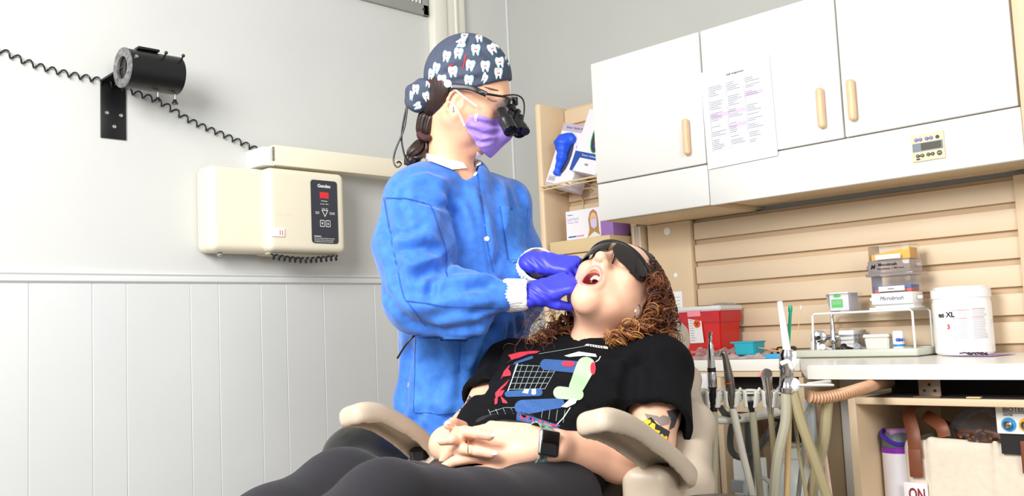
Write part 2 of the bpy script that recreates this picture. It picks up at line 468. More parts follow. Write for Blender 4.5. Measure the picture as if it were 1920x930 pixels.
for x0, x1, t in ((2.357, 2.42, 0.04), (2.42, 2.47, 0.03), (2.47, 2.481, 0.036), (2.481, 2.53, 0.024)):
    b.bounds((x0, YW-t, 0), (x1, YW, 2.9), 0.003, 2)
struct('trim_2', b, M_trim, 'cream stepped vertical casing near the room corner')
struct('trim_3', MB().bounds((XW-0.006, YW-0.012, 0), (XW, YW, 2.9), 0.002), M_wains, 'thin pale bead running down the room corner')

# ---- return air grille high on the wall
M_grille = mat('grille_grey', (146, 148, 142), 0.45, var=0.05)
t = thing('air_vent', (2.05, YW, 2.243), 'grey louvred air grille high up beside the cream casing', 'vent')
x0, x1, z0, z1 = 1.70, 2.352, 2.243, 2.62
fr = MB()
for lo, hi in (((x0, z0), (x1, z0+0.045)), ((x0, z1-0.045), (x1, z1)), ((x0, z0), (x0+0.045, z1)), ((x1-0.03, z0), (x1, z1))):
    fr.bounds((lo[0], YW-0.014, lo[1]), (hi[0], YW, hi[1]), 0.004, 2)
fr.build('frame', M_grille, t)
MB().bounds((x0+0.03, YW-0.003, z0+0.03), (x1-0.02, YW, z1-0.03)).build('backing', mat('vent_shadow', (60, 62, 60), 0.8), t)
sl0 = None
for i in range(31):
    x = x1-0.042-i*0.018
    if sl0 is None:
        sl0 = MB().box((x, YW-0.008, (z0+z1)/2), (0.0022, 0.014, z1-z0-0.09), Matrix.Rotation(0.5, 3, 'Z')).build('louvre', mat('louvre_grey', (205, 206, 200), 0.4), t)
    else: share(sl0, 'louvre', t, (-(i)*0.018, 0, 0))
MB().cyl((2.325, YW-0.016, 2.266), (2.325, YW-0.013, 2.266), 0.005, n=12).build('screw', M_black, t)

# ---- wall cabinets
def handle(y, z, parent):
    s = SDF((XC-0.06, y-0.03, z-0.08), (XC+0.0, y+0.03, z+0.08), 0.003)
    s.box((XC-0.033, y, z), (0.011, 0.0105, 0.057), None, 0.008)
    V, F = s.verts_faces(); return obj_vf('handle', smooth_vf(V, F, 1), F, mat('maple_wood', (228, 192, 152), 0.4, var=0.12, vscale=40, stretch=(4, 4, 0.6)), parent)
M_edge = mat('cabinet_edge', (214, 190, 152), 0.6)
ZT = 1.916
ca = thing('wall_cabinet', (XC, 1.85, 1.372), 'single-door white wall cabinet at the left end of the row', 'cabinet')
MB().bounds((XC, 1.629, 1.378), (XW, 2.066, ZT-0.002)).build('body', M_edge, ca)
d = MB().bounds((XC-0.02, 1.631, 1.503), (XC, 2.07, ZT), 0.004, 2).build('door', M_white, ca); handle(1.689, 1.594, d)
MB().bounds((XC-0.016, 1.631, 1.374), (XC, 2.07, 1.500), 0.004, 2).build('valance', M_white, ca)
MB().bounds((XC+0.01, 1.64, 1.373), (XW-0.02, 2.06, 1.378)).build('underside', M_beige, ca)
ZT2 = ZT
cb = thing('wall_cabinet', (XC, 1.18, 1.372), 'two-door white wall cabinet with a timer in its valance', 'cabinet')
MB().bounds((XC, 0.738, 1.40), (XW, 1.626, ZT2-0.002)).build('body', M_edge, cb)
d1 = MB().bounds((XC-0.02, 1.186, 1.503), (XC, 1.625, ZT2), 0.004, 2).build('door', M_white, cb); handle(1.240, 1.595, d1)
d2 = MB().bounds((XC-0.02, 0.742, 1.503), (XC, 1.182, ZT2), 0.004, 2).build('door', M_white, cb); handle(1.150, 1.599, d2)
MB().bounds((XC-0.018, 0.738, 1.372), (XC, 1.627, 1.500), 0.003, 2).build('valance', M_white, cb)
M_lens = mat('diffuser_lens', (205, 182, 148), 0.35)
b = MB(); 
for i in range(60): y = 0.76+i*0.0125; b.cyl((XC+0.012, y, 1.392), (XC+0.235, y, 1.392), 0.006, n=6)
b.build('light_diffuser', M_lens, cb)
MB().bounds((XC+0.002, 0.742, 1.386), (XC+0.012, 1.62, 1.402)).bounds((XC+0.235, 0.742, 1.386), (XW-0.01, 1.62, 1.402)).bounds((XC+0.01, 1.50, 1.386), (XC+0.24, 1.62, 1.402)).build('light_housing', M_beige, cb)
MB().bounds((XC-0.03, 0.69, 1.36), (XW, 0.735, ZT2), 0.004).build('end_panel', M_beige, cb)

# calendar sheet
pp = thing('schedule_sheet', (XC-0.022, 1.5, 1.48), 'white printed schedule sheet taped across a cabinet door', 'paper')
MP = frame4((XC-0.0225, 1.624, 1.482), (0, -1, 0.018), (0, 0.02, 1))
MB().prism([(0, 0), (0.238, 0), (0.238, 0.302), (0, 0.302)], MP, 0.0006).build('sheet', mat('paper', (226, 227, 233), 0.7), pp)
def on(M, x, y, z=0.001): return M @ Matrix.Translation((x, y, z))
lines = MB(); tx = MB(); pu = MB(); rd = MB()
for i in range(4): lines.prism([(0.022+i*0.062, 0.05), (0.0229+i*0.062, 0.05), (0.0229+i*0.062, 0.255), (0.022+i*0.062, 0.255)], on(MP, 0, 0, 0.0007), 0.0001)
for j in range(6): lines.prism([(0.022, 0.05+j*0.041), (0.208, 0.05+j*0.041), (0.208, 0.0509+j*0.041), (0.022, 0.0509+j*0.041)], on(MP, 0, 0, 0.0007), 0.0001)
for i in range(3):
    for j in range(5):
        for q in range(6):
            w = 0.02+0.03*random.random()
            if random.random() < 0.8: tx.prism([(0, 0), (w, 0), (w, 0.0016), (0, 0.0016)], on(MP, 0.027+i*0.062, 0.056+j*0.041+q*0.0055, 0.0008), 0.0001)
        if random.random() < 0.6: lines.prism([(0, 0), (0.0015, 0), (0.0015, 0.035), (0, 0.035)], on(MP, 0.024+i*0.062, 0.053+j*0.041, 0.0008), 0.0001)
for i, j in ((0, 2), (1, 2), (2, 3), (1, 1)): pu.prism([(0, 0), (0.06, 0), (0.06, 0.012), (0, 0.012)], on(MP, 0.023+i*0.062, 0.07+j*0.041, 0.00072), 0.0001)
lines.build('printed_grid', mat('print_grid', (176, 176, 190), 0.8), pp); tx.build('printed_rows', mat('print_rows', (120, 118, 134), 0.8), pp)
pu.build('printed_bars', mat('print_bars', (206, 190, 216), 0.8), pp)
text('Staff Assignments', on(MP, 0.12, 0.274), 0.0085, M_print, pp, bold=0.0002)

# timer in the valance
tm = thing('timer_panel', (XC-0.02, 0.96, 1.405), 'cream digital timer panel with dark display and round keys', 'timer')
MT = frame4((XC-0.019, 1.004, 1.405), (0, -1, 0), (0, 0, 1))
MB().prism([(0, 0), (0.083, 0), (0.083, 0.07), (0, 0.07)], MT, 0.004).build('faceplate', mat('timer_cream', (224, 205, 170), 0.5), tm)
MB().prism([(0.003, 0.025), (0.080, 0.025), (0.080, 0.047), (0.003, 0.047)], MT, 0.0046).build('bezel', mat('timer_bezel', (120, 130, 140), 0.3), tm)
MB().prism([(0.025, 0.0275), (0.076, 0.0275), (0.076, 0.0455), (0.025, 0.0455)], MT, 0.0052).build('display', mat('lcd', (92, 92, 84), 0.15), tm)
M_vio = mat('violet_key', (104, 92, 168), 0.4); M_key = mat('dark_key', (40, 42, 48), 0.4)
for x, y, m in ((0.014, 0.056, M_vio), (0.025, 0.056, M_vio), (0.041, 0.056, M_vio), (0.052, 0.056, M_vio), (0.068, 0.056, M_key), (0.015, 0.014, M_key), (0.027, 0.014, M_key), (0.042, 0.0145, M_key), (0.053, 0.0145, M_key), (0.070, 0.0145, M_key)):
    r = 0.0062 if x > 0.066 and y < 0.03 else 0.0046
    k = MB().cyl(MT @ Vector((x, y, 0.004)), MT @ Vector((x, y, 0.0062)), r, n=16).build('key', m, tm)
for x0, x1, y, m in ((0.014, 0.025, 0.056, M_vio), (0.041, 0.052, 0.056, M_vio), (0.015, 0.027, 0.014, M_key), (0.042, 0.053, 0.0145, M_key)):
    MB().prism([(x0, y-0.0018), (x1, y-0.0018), (x1, y+0.0018), (x0, y+0.0018)], MT, 0.0052).build('key_bridge', m, tm)
MB().prism([(0.011, 0.004), (0.02, 0.004), (0.02, 0.0075), (0.011, 0.0075)], MT, 0.0055).build('switch', M_black, tm)
for x, y, c in ((0.014, 0.0565, 'H'), (0.025, 0.0565, 'M'), (0.041, 0.0565, 'S'), (0.052, 0.0565, 'C'), (0.015, 0.014, 'H'), (0.027, 0.014, 'M'), (0.042, 0.0145, 'S'), (0.053, 0.0145, 'C')):
    text(c, on(MT, x, y, 0.0064), 0.005, M_white, tm, ext=0.0002)
text('ON', on(MT, 0.070, 0.0145, 0.0064), 0.005, M_white, tm, ext=0.0002)

# ---- slat wall behind the counter
XS = XW-0.03
sw = MB().bounds((XW-0.014, 0.80, ZC-0.02), (XW, 1.885, 1.372)).build('slat_wall', mat('slat_groove', (204, 178, 144), 0.6), None)
tag(sw, 'beige horizontal slat wall panel between counter and wall cabinets', 'wall panel')
s0 = None
for k in range(-2, 4):
    zz = 1.076+0.0755*k
    if s0 is None: s0 = MB().bounds((XS, 0.852, zz), (XW-0.014, 1.882, zz+0.058), 0.002, 2).build('slat', M_beige2, sw); z00 = zz
    else: share(s0, 'slat', sw, (0, 0, zz-z00))
MB().bounds((XS-0.012, 0.80, ZC), (XW-0.01, 0.852, 1.372), 0.003).build('end_post', M_beige, sw)
ep = MB().bounds((XS-0.012, 1.888, ZC), (XW, 2.07, 1.372), 0.003).build('filler_panel', M_beige, None)
tag(ep, 'plain beige panel with white stick-on dots beside the slat wall', 'wall panel')
M_dot = mat('white_sticker', (246, 246, 246), 0.5)
for y, z, r in ((1.983, 1.343, 0.0135), (2.005, 1.189, 0.0075), (1.958, 1.187, 0.0075)):
    MB().cyl((XS-0.0125, y, z), (XS-0.0135, y, z), r, n=24).build('round_sticker', M_dot, ep)
po = MB().bounds((XS-0.03, 2.082, 0.0), (XW, 2.13, 1.372), 0.004).build('upright_post', M_beige, None)
MB().bounds((XS-0.034, 2.112, 0.0), (XS-0.03, 2.12, 1.37), 0.0015).build('edge_strip', M_white, po)
MB().bounds((XS-0.034, 2.084, 0.0), (XS-0.03, 2.092, 1.37), 0.0015).build('edge_strip', M_white, po)
tag(po, 'narrow beige upright with white edge strips under the single-door cabinet', 'post')
nt_ = thing('pinned_note', (XS-0.013, 1.97, 1.06), 'small white note on the dotted beige panel behind the curly hair', 'paper')
MB().bounds((XS-0.0142, 1.935, 1.035), (XS-0.0132, 2.01, 1.13)).build('sheet', M_dot, nt_)
b = MB()
for i in range(6): b.bounds((XS-0.0146, 1.945, 1.05+i*0.012), (XS-0.0143, 1.975+0.02*random.random(), 1.0512+i*0.012))
b.build('print', mat('green_print', (60, 150, 100), 0.7), nt_)
sr = MB().lathe([(0.0, 0), (0.026, 0.0), (0.027, 0.004), (0.0, 0.006)], (XS-0.013, 1.945, 0.965), (-1, 0, 0), 28).build('round_cover', M_whiteg, None)
tag(sr, 'round white cover on the beige panel behind the patient', 'cover')

# ---- open shelf unit left of the cabinets
su = thing('shelf_unit', (2.7, 2.3, 0), 'tall open beige shelf unit with slatted back beside the cabinets', 'shelf')
MB().bounds((2.622, 2.452, 0.0), (XW, 2.478, 1.878), 0.008, 3).build('side_panel', M_beige, su)
MB().bounds((XW-0.012, 2.13, 0.0), (XW, 2.452, 1.876)).build('back_panel', mat('shelf_groove', (206, 182, 148), 0.6), su)
s0 = None; k = 0
for zz in [0.6+0.0755*i for i in range(17)]:
    hgt = 0.058
    if s0 is None: s0 = MB().bounds((XW-0.026, 2.131, zz), (XW-0.012, 2.45, zz+hgt), 0.002, 2).build('slat', M_beige2, su)
    else: share(s0, 'slat', su, (0, 0, zz-0.6))
pl = MB().bounds((2.618, 2.479, 1.155), (2.640, 2.515, 1.325), 0.003).build('mounting_plate', M_tan, su)
for z in (1.175, 1.24, 1.305): MB().cyl((2.617, 2.497, z), (2.62, 2.497, z), 0.004, n=10).build('screw', M_black, pl)
MB().bounds((2.614, 2.49, 1.225), (2.619, 2.504, 1.255), 0.001).build('latch', mat('latch_brown', (120, 100, 70), 0.5), pl)
# wire rack
wk = thing('wire_rack', (2.66, 2.3, 1.53), 'beige wire rack holding two glove boxes on the slatted shelf unit', 'rack')
M_wire = mat('beige_wire', (222, 196, 150), 0.4)
R0 = onx(1034, 338, 2.60); R1 = onx(1122, 319, 2.60); zb = 1.552
b = MB(); b.tube([(2.595, 2.44, zb), (2.595, 2.10, zb)], 0.0035, 8).tube([(2.60, 2.44, zb-0.012), (2.60, 2.10, zb-0.012)], 0.0025, 8)
for y in (2.438, 2.38, 2.32, 2.26, 2.20, 2.14): b.tube([(2.595, y, zb), (2.70, y, zb-0.014), (XW-0.028, y, zb-0.016)], 0.002, 6)
b.tube([(2.70, 2.44, zb-0.016), (2.70, 2.1, zb-0.016)], 0.002, 6)
b.build('shelf_wires', M_wire, wk)
MB().tube([(2.74, 2.375, zb-0.015), (XW-0.030, 2.375, zb-0.05), (XW-0.030, 2.375, zb-0.16)], 0.003, 8).tube([(XW-0.032, 2.36, zb-0.10), (XW-0.034, 2.375, zb-0.165), (XW-0.032, 2.39, zb-0.10)], 0.0022, 6).build('support_hook', M_wire, wk)
# ================================================================== body building
def unit(v): v = np.asarray(v, float); return v/np.linalg.norm(v)
def axes(Fd, Ud):
    """head axes: F forward, U up, L to the person's left"""
    Fd = unit(Fd); Ud = np.asarray(Ud, float); Ud = unit(Ud-Fd*(Ud @ Fd)); return Fd, Ud, np.cross(Ud, Fd)
class Head:
    """distance-field head; local coords are (side, forward, up) in metres"""
    def __init__(s, C, Fd, Ud, sc=1.0, h=0.0024, jaw=0.0, neck=None, lo=None, hi=None):
        s.C = np.asarray(C, float); s.F, s.U, s.L = axes(Fd, Ud); s.sc = sc; s.A = np.stack([s.L, s.F, s.U])
        s.g = SDF(s.C-0.165 if lo is None else lo, s.C+0.165 if hi is None else hi, h)
    def p(s, a, f, u): return s.C+(s.L*a+s.F*f+s.U*u)*s.sc
    def ell(s, c, r, k=0.0, mode='u', rot=None):
        A = s.A if rot is None else np.asarray(rot) @ s.A
        s.g.ell(s.p(*c), np.asarray(r)*s.sc, A, k*s.sc, mode)
    def cone(s, a, b, r1, r2, k=0.0, mode='u', squash=None):
        if squash is not None: squash = (s.A.T @ np.asarray(squash[0], float), squash[1])
        s.g.cone(s.p(*a), s.p(*b), r1*s.sc, r2*s.sc, k*s.sc, mode, squash)
    def base(s, jaw=0.0, open_=False):
        s.ell((0, -0.014, 0.036), (0.0735, 0.092, 0.082), 0.01)
        s.ell((0, 0.020, 0.02), (0.066, 0.066, 0.066), 0.03)
        s.ell((0, 0.030, -0.045), (0.054, 0.056, 0.060), 0.03)
        for q in (1, -1):
            s.cone((q*0.053, -0.004, -0.050), (q*0.013, 0.060, -0.095-jaw), 0.018, 0.014, 0.035)
            s.cone((q*0.056, 0.0, -0.005), (q*0.053, -0.004, -0.050), 0.018, 0.020, 0.03)
            s.ell((q*0.046, 0.056, -0.022), (0.019, 0.022, 0.018), 0.03)
        for q in (1, -1): s.cone((q*0.050, 0.022, -0.028), (q*0.040, 0.030, -0.074), 0.020, 0.020, 0.03)
        s.ell((0, 0.057, -0.097-jaw), (0.017, 0.014, 0.014), 0.025)
        s.cone((0, 0.066, -0.060), (0, 0.062, -0.090-jaw), 0.022, 0.015, 0.03)
        s.cone((-0.036, 0.077, 0.026), (0.036, 0.077, 0.026), 0.012, 0.012, 0.025)
        for q in (1, -1):
            s.ell((q*0.033, 0.099, 0.004), (0.018, 0.014, 0.011), 0.018, 's')
            s.ell((q*0.032, 0.072, 0.002), (0.0145, 0.0145, 0.0125), 0.006)
        s.cone((0, 0.086, 0.014), (0, 0.112, -0.028), 0.0075, 0.0105, 0.014)
        s.ell((0, 0.113, -0.031), (0.0105, 0.010, 0.009), 0.010)
        for q in (1, -1):
            s.ell((q*0.0125, 0.099, -0.034), (0.0075, 0.011, 0.0075), 0.008)
            s.ell((q*0.0065, 0.106, -0.0425), (0.0038, 0.0058, 0.0048), 0.003, 's')
        s.cone((0, 0.080, -0.042), (0, 0.086, -0.056), 0.016, 0.014, 0.02)
    def ear(s, q):
        C0 = s.C.copy(); s.C = s.C-s.U*0.012+s.F*0.004
        s.ell((q*0.0745, -0.012, -0.006), (0.0075, 0.0175, 0.0305), 0.008, rot=[[math.cos(.25), q*math.sin(.25)*-1, 0], [q*math.sin(.25), math.cos(.25), 0], [0, 0, 1]])
        for i in range(9):
            a0 = math.radians(-60+30*i); a1 = math.radians(-30+30*i)
            f = lambda a: (q*(0.081+0.002*math.cos(a)), -0.013-0.0165*math.sin(a)*1.0-0.002, -0.004+0.028*math.cos(a))
            if 10 <= -60+30*i+60 <= 230: s.cone(f(a0), f(a1), 0.0036, 0.0036, 0.004)
        s.ell((q*0.0845, -0.007, -0.004), (0.0065, 0.008, 0.014), 0.006, 's')
        s.ell((q*0.077, -0.004, -0.034), (0.0055, 0.008, 0.0085), 0.008)
        s.ell((q*0.079, 0.004, -0.006), (0.004, 0.0045, 0.006), 0.005)
        s.C = C0

def hand_sdf(g, W, D, N, side, fingers, thumb, sc=1.0, extra=0.0, palm_k=0.016):
    """hand into grid g. W wrist, D towards the fingers, N out of the back of the hand, side=+1 right / -1 left hand.
    fingers: four (spread, curl1, curl2, curl3) in degrees from index to little; thumb: list of points in local (x to the thumb side, y along, z to the back)"""
    D = unit(D); N = unit(np.asarray(N, float)-D*(np.asarray(N, float) @ D)); T = np.cross(N, D)*side*-1.0
    P = lambda x, y, z: np.asarray(W, float)+(T*x+D*y+N*z)*sc
    e = extra
    g.cone(P(0.002, -0.03, 0), P(0, 0.02, 0), (0.027+e)*sc, (0.029+e)*sc, palm_k*sc, squash=(N, 0.68))
    base = [(0.031, 0.088), (0.010, 0.092), (-0.012, 0.087), (-0.032, 0.078)]
    for i in range(4):
        x, y = base[i]; g.cone(P(x*0.62, 0.012, 0), P(x, y, 0), (0.0145+e)*sc, (0.0115+e)*sc, palm_k*sc)
    g.cone(P(0.012, 0.02, -0.004), P(0.024, 0.05, -0.006), (0.018+e)*sc, (0.014+e)*sc, palm_k*sc)
    g.cone(P(-0.018, 0.02, -0.004), P(-0.024, 0.055, -0.006), (0.015+e)*sc, (0.013+e)*sc, palm_k*sc)
    lens = [(0.044, 0.026, 0.021), (0.049, 0.030, 0.022), (0.046, 0.028, 0.022), (0.036, 0.021, 0.019)]
    rad = [(0.0098, 0.0088, 0.0082, 0.0068), (0.0100, 0.0090, 0.0083, 0.0070), (0.0096, 0.0086, 0.0079, 0.0066), (0.0086, 0.0076, 0.0070, 0.0060)]
    tips = []
    for i in range(4):
        x, y = base[i]; sp, c1, c2, c3 = fingers[i]; p = P(x, y, 0); ang = 0.0; sr = math.radians(sp)
        dirxy = D*math.cos(sr)+T*math.sin(sr)
        for j, c in enumerate((c1, c2, c3)):
            ang += math.radians(c); q = p+(dirxy*math.cos(ang)-N*math.sin(ang))*lens[i][j]*sc
            g.cone(p, q, (rad[i][j]+e)*sc, (rad[i][j+1]+e)*sc, 0.0015*sc); last = p; p = q
        tips.append((last, p, unit(N*math.cos(ang)+dirxy*math.sin(ang)), unit(p-last)))
    tp = [P(*q) for q in thumb]; rr = [0.0155, 0.0125, 0.0105, 0.0078]
    for j in range(len(tp)-1): g.cone(tp[j], tp[j+1], (rr[j]+e)*sc, (rr[j+1]+e)*sc, (0.010 if j == 0 else 0.004)*sc)
    return tips, tp
SKIN_L = mat('skin_light', (228, 174, 142), 0.45, var=0.06, vscale=30, sss=0.15, bump=0.05, bscale=600)
# ================================================================== standing person in the blue gown
pa = thing('person', (1.52, 1.74, 0.0), 'standing person in blue gown, patterned cap and purple mask treating the patient', 'person')
aC = at(878, 183, 2.20)                                   # head centre
aF = unit([0.60, -0.66, -0.43]); aU = unit([0.12, -0.47, 0.86])
HA = Head(aC, aF, aU, 0.97, h=0.0024, lo=aC-np.array([0.17, 0.17, 0.26]), hi=aC+np.array([0.17, 0.17, 0.15]))
HA.base(); HA.ear(-1); HA.ear(1)
nk = at(842, 322, 2.235)
HA.g.cone(HA.p(0, -0.028, -0.05), nk, 0.046, 0.054, 0.03)
HA.g.cone(HA.p(0, -0.02, -0.055), HA.p(0, 0.03, -0.085), 0.03, 0.02, 0.03)
HA.g.ell(nk-np.array([0, 0, 0.05]), (0.13, 0.075, 0.055), None, 0.04)
V, F = HA.g.verts_faces(); V = smooth_vf(V, F, 2); AHV, AHF = V, F
# the rest of the body under the gown
sR, sL = at(778, 372, 2.14), at(946, 392, 2.36)
eR, wR = at(776, 560, 2.02), at(972, 553, 1.985)
eL, wL = at(968, 552, 2.36), at(1008, 497, 2.13)
pel = at(872, 720, 2.30); pel[2] = 0.93
chest = (sR+sL)/2+np.array([0, 0.0, -0.12])
g = SDF((1.05, 1.25, 0.0), (1.95, 2.05, 1.45), 0.008)
g.chain([nk-np.array([0, 0, .02]), chest, pel], [0.07, 0.12, 0.13], 0.05, squash=((0, 1, 0), 0.65))
for a, b, c in ((sR, eR, wR), (sL, eL, wL)): g.chain([a, b, c], [0.045, 0.038, 0.024], 0.03)
aAx = unit([1, 0.05, 0])
for q in (1, -1):
    hp = pel+aAx*0.085*q-np.array([0, 0, 0.03]); g.chain([hp, hp*[1, 1, 0]+[0, 0.0, 0.48], hp*[1, 1, 0]+[0, 0.02, 0.07]], [0.085, 0.055, 0.04], 0.03)
    g.cone(hp*[1, 1, 0]+[0, 0.03, 0.04], hp*[1, 1, 0]+[0.02, -0.13, 0.03], 0.036, 0.03, 0.02)
BV, BF = g.verts_faces()
bo = obj_vf('body', np.concatenate([AHV, BV]), np.concatenate([AHF, BF+len(AHV)]), SKIN_L, pa)
# trousers and shoes
g = SDF((1.25, 1.45, 0.0), (1.85, 2.05, 1.0), 0.009)
for q in (1, -1):
    hp = pel+aAx*0.075*q-np.array([0, 0, 0.03]); g.chain([hp, hp*[1, 1, 0]+[0, 0, 0.48], hp*[1, 1, 0]+[0, 0.02, 0.06]], [0.085, 0.07, 0.055], 0.03)
V, F = g.verts_faces(); obj_vf('trousers', V, F, mat('navy_scrub', (30, 38, 70), 0.8), pa)
for q in (1, -1):
    g = SDF((1.2, 1.4, -0.01), (1.9, 2.0, 0.13), 0.006); hp = pel+aAx*0.085*q
    g.cone(hp*[1, 1, 0]+[0, 0.045, 0.045], hp*[1, 1, 0]+[0.02, -0.15, 0.035], 0.045, 0.036, 0.02); g.plane((0, 0, 0.0), (0, 0, -1))
    V, F = g.verts_faces(); obj_vf('shoe', V, F, mat('shoe_white', (225, 225, 225), 0.6), pa)

# ---- gown
M_gown = mat('blue_nonwoven', (46, 112, 206), 0.72, var=0.22, vscale=55, bump=0.25, bscale=420, sheen=0.25)
GH = 0.0052
g = SDF((1.0, 1.22, 0.42), (2.02, 2.08, 1.50), GH)
hemc = pel*[1, 1, 0]+[0, 0, 0.45]
g.chain([nk-np.array([0, 0, 0.035]), chest+np.array([0.0, 0, 0.04]), chest-np.array([0, 0, 0.10]), pel+np.array([0, 0, 0.10]), pel-np.array([0, 0, 0.1]), hemc], [0.075, 0.135, 0.156, 0.154, 0.168, 0.20], 0.06, squash=((0, 1, 0), 0.78))
g.chain([nk-np.array([0, 0, 0.03]), sR+np.array([0.02, 0, 0.0])], [0.062, 0.07], 0.05); g.chain([nk-np.array([0, 0, 0.03]), sL], [0.062, 0.066], 0.05)
mR = (sR+eR)/2+np.array([-0.006, 0, 0]); 
g.chain([sR, mR, eR+np.array([0.01, 0, 0.005])], [0.072, 0.078, 0.068], 0.035)
fR = eR+(wR-eR)*0.5-np.array([0, 0, 0.012])
g.chain([eR+np.array([0.01, 0, 0]), fR, eR+(wR-eR)*0.86], [0.070, 0.062, 0.036], 0.03)
g.chain([sL, (sL+eL)/2, eL], [0.066, 0.072, 0.062], 0.03); g.chain([eL, eL+(wL-eL)*0.5, eL+(wL-eL)*0.80], [0.062, 0.056, 0.042], 0.03)
# open hem, open neck
g.plane((0, 0, 0.45), (0, 0, -1))
g.chain([nk-np.array([0, 0, 0.03]), HA.p(0, -0.03, -0.05)], [0.066, 0.085], 0.01, 's')
# wrinkle field over the whole cloth
X, Y, Z = g._pts((slice(None),)*3)
s1 = np.sin(31*X+17*np.sin(9*Z+3*Y)*0.25+4*Z)*np.sin(13*Y-11*Z+2*np.sin(14*X)); s2 = np.sin(53*X-37*Z+21*Y+2.2*np.sin(17*Z-9*X))
g.D = g.D+(0.0042*s1+0.0021*s2).astype(np.float32)
V, F = g.verts_faces(); V = smooth_vf(V, F, 2); N = normals_vf(V, F); bv = bvh_vf(V, F)
folds = [([(775, 372), (860, 395)], .010, .007), ([(840, 355), (855, 420), (862, 470)], .016, .012), ([(740, 470), (800, 462), (828, 474)], .012, .012), ([(760, 500), (810, 490)], .012, -.008),
 ([(775, 520), (830, 500), (850, 480)], .012, .012), ([(745, 575), (800, 575), (850, 560), (945, 570)], .016, -.010), ([(800, 545), (860, 522), (930, 520)], .014, -.008),
 ([(805, 560), (812, 530), (835, 505)], .010, .010), ([(720, 400), (735, 470), (750, 545)], .014, .009), ([(722, 435), (760, 440), (800, 420)], .010, .007),
 ([(880, 470), (868, 420), (850, 380)], .014, .010), ([(893, 330), (905, 400), (912, 460), (922, 515)], .006, .004), ([(880, 345), (915, 420), (925, 480)], .018, -.008),
 ([(940, 340), (948, 400), (944, 440)], .016, -.010), ([(965, 340), (985, 400), (980, 440)], .014, .008), ([(760, 605), (830, 622), (900, 612), (950, 585)], .014, .010),
 ([(775, 630), (760, 700), (755, 770)], .016, .010), ([(840, 628), (850, 700), (835, 760)], .014, -.008), ([(905, 612), (880, 680), (870, 720)], .012, -.012), ([(925, 605), (915, 650), (890, 690)], .012, .012),
 ([(945, 600), (940, 640), (915, 680)], .010, -.010), ([(970, 590), (975, 630)], .012, .010), ([(800, 765), (830, 790), (860, 775)], .012, .009), ([(770, 800), (790, 770)], .012, .009), ([(715, 540), (740, 575), (770, 600)], .012, .006),
 ([(870, 540), (925, 530)], .010, .008), ([(880, 590), (930, 575)], .010, .007), ([(760, 340), (800, 330), (840, 345)], .012, -.006), ([(760, 420), (750, 380), (765, 350)], .010, .006), ([(930, 500), (935, 470)], .010, .006)]
V = crease(V, N, bv, folds); V = smooth_vf(V, F, 1, 0.4); bv = bvh_vf(V, F); AGV, AGF = V, F
go = obj_vf('gown', V, F, M_gown, pa)
M_gown2 = mat('blue_pocket', (58, 124, 214), 0.72, var=0.2, vscale=55, bump=0.25, bscale=420)
decal('chest_pocket', bv, [(937, 388), (986, 390), (984, 488), (962, 494), (952, 488)], M_gown2, go, 0.003)
decal('hip_pocket', bv, [(782, 626), (912, 630), (906, 700), (872, 770), (820, 776), (776, 772), (775, 740)], M_gown2, go, 0.003)
M_seam = mat('gown_seam', (22, 72, 160), 0.8)
for pts, w in (([(893, 322), (900, 370), (912, 450), (925, 520)], 1.6), ([(724, 372), (760, 373), (805, 385)], 1.6), ([(805, 385), (812, 400), (835, 470), (838, 520)], 1.5), ([(722, 372), (738, 470), (758, 560), (800, 610)], 1.3),
               ([(782, 626), (776, 772)], 1.2), ([(937, 388), (952, 488), (984, 490)], 1.2), ([(760, 565), (830, 573), (945, 577)], 1.4), ([(862, 632), (858, 700)], 1.0)):
    decal('seam', bv, stroke(pts, w), M_seam, go, 0.0035, step=4)
M_snap = mat('snap_white', (240, 242, 246), 0.3)
for px, py in ((874, 327), (892, 327), (913, 448)):
    q = hit(bv, px, py)
    if q: MB().lathe([(0.0058, 0), (0.0056, 0.0025), (0.003, 0.004), (0, 0.004)], q[0], q[1], 16).build('snap', M_snap, go)
M_knit = mat('white_knit', (244, 244, 244), 0.85, bump=0.5, bscale=260, stretch=(1, 1, 1))
# collar band
bvc = bvh_join((AGV, AGF), (AHV, AHF), (BV, BF))
decal('collar', bvc, [(770, 293), (784, 281), (808, 289), (842, 300), (866, 306), (873, 317), (846, 321), (796, 303)], M_knit, go, 0.006, 4)
decal('collar', bvc, [(888, 318), (902, 312), (902, 288), (894, 281), (889, 299)], M_knit, go, 0.006, 4)
# cuffs
def cuff(e, w, r0, r1, L0, L1):
    d = unit(w-e); L = np.linalg.norm(w-e); a = e+d*L*L0; b = e+d*L*L1
    s = SDF(np.minimum(a, b)-0.08, np.maximum(a, b)+0.08, 0.0035); s.cone(a, b, r0, r1); s.plane(a, -d); s.plane(b, d)
    s.cone(a-d*0.02, b+d*0.03, r0-0.007, r1-0.006, 0.004, 's'); s.D += 0
    V, F = s.verts_faces(); N = normals_vf(V, F); R = frame(d); x = np.array(R.col[0]); y = np.array(R.col[1]); q = V-a
    ang = np.arctan2(q @ y, q @ x); tt = (q @ d)/(np.linalg.norm(b-a)); win = np.clip(np.minimum(tt, 1-tt)*6, 0, 1); V = smooth_vf(V, F, 2)+N*(win*(0.0010*np.sin(ang*30)+0.0015*np.sin(ang*4+(q @ d)*60)))[:, None]
    return obj_vf('cuff', V, F, M_knit, go)
cuff(eR, wR, 0.0345, 0.0305, 0.86, 1.10); cuff(eL, wL, 0.044, 0.040, 0.72, 1.04)

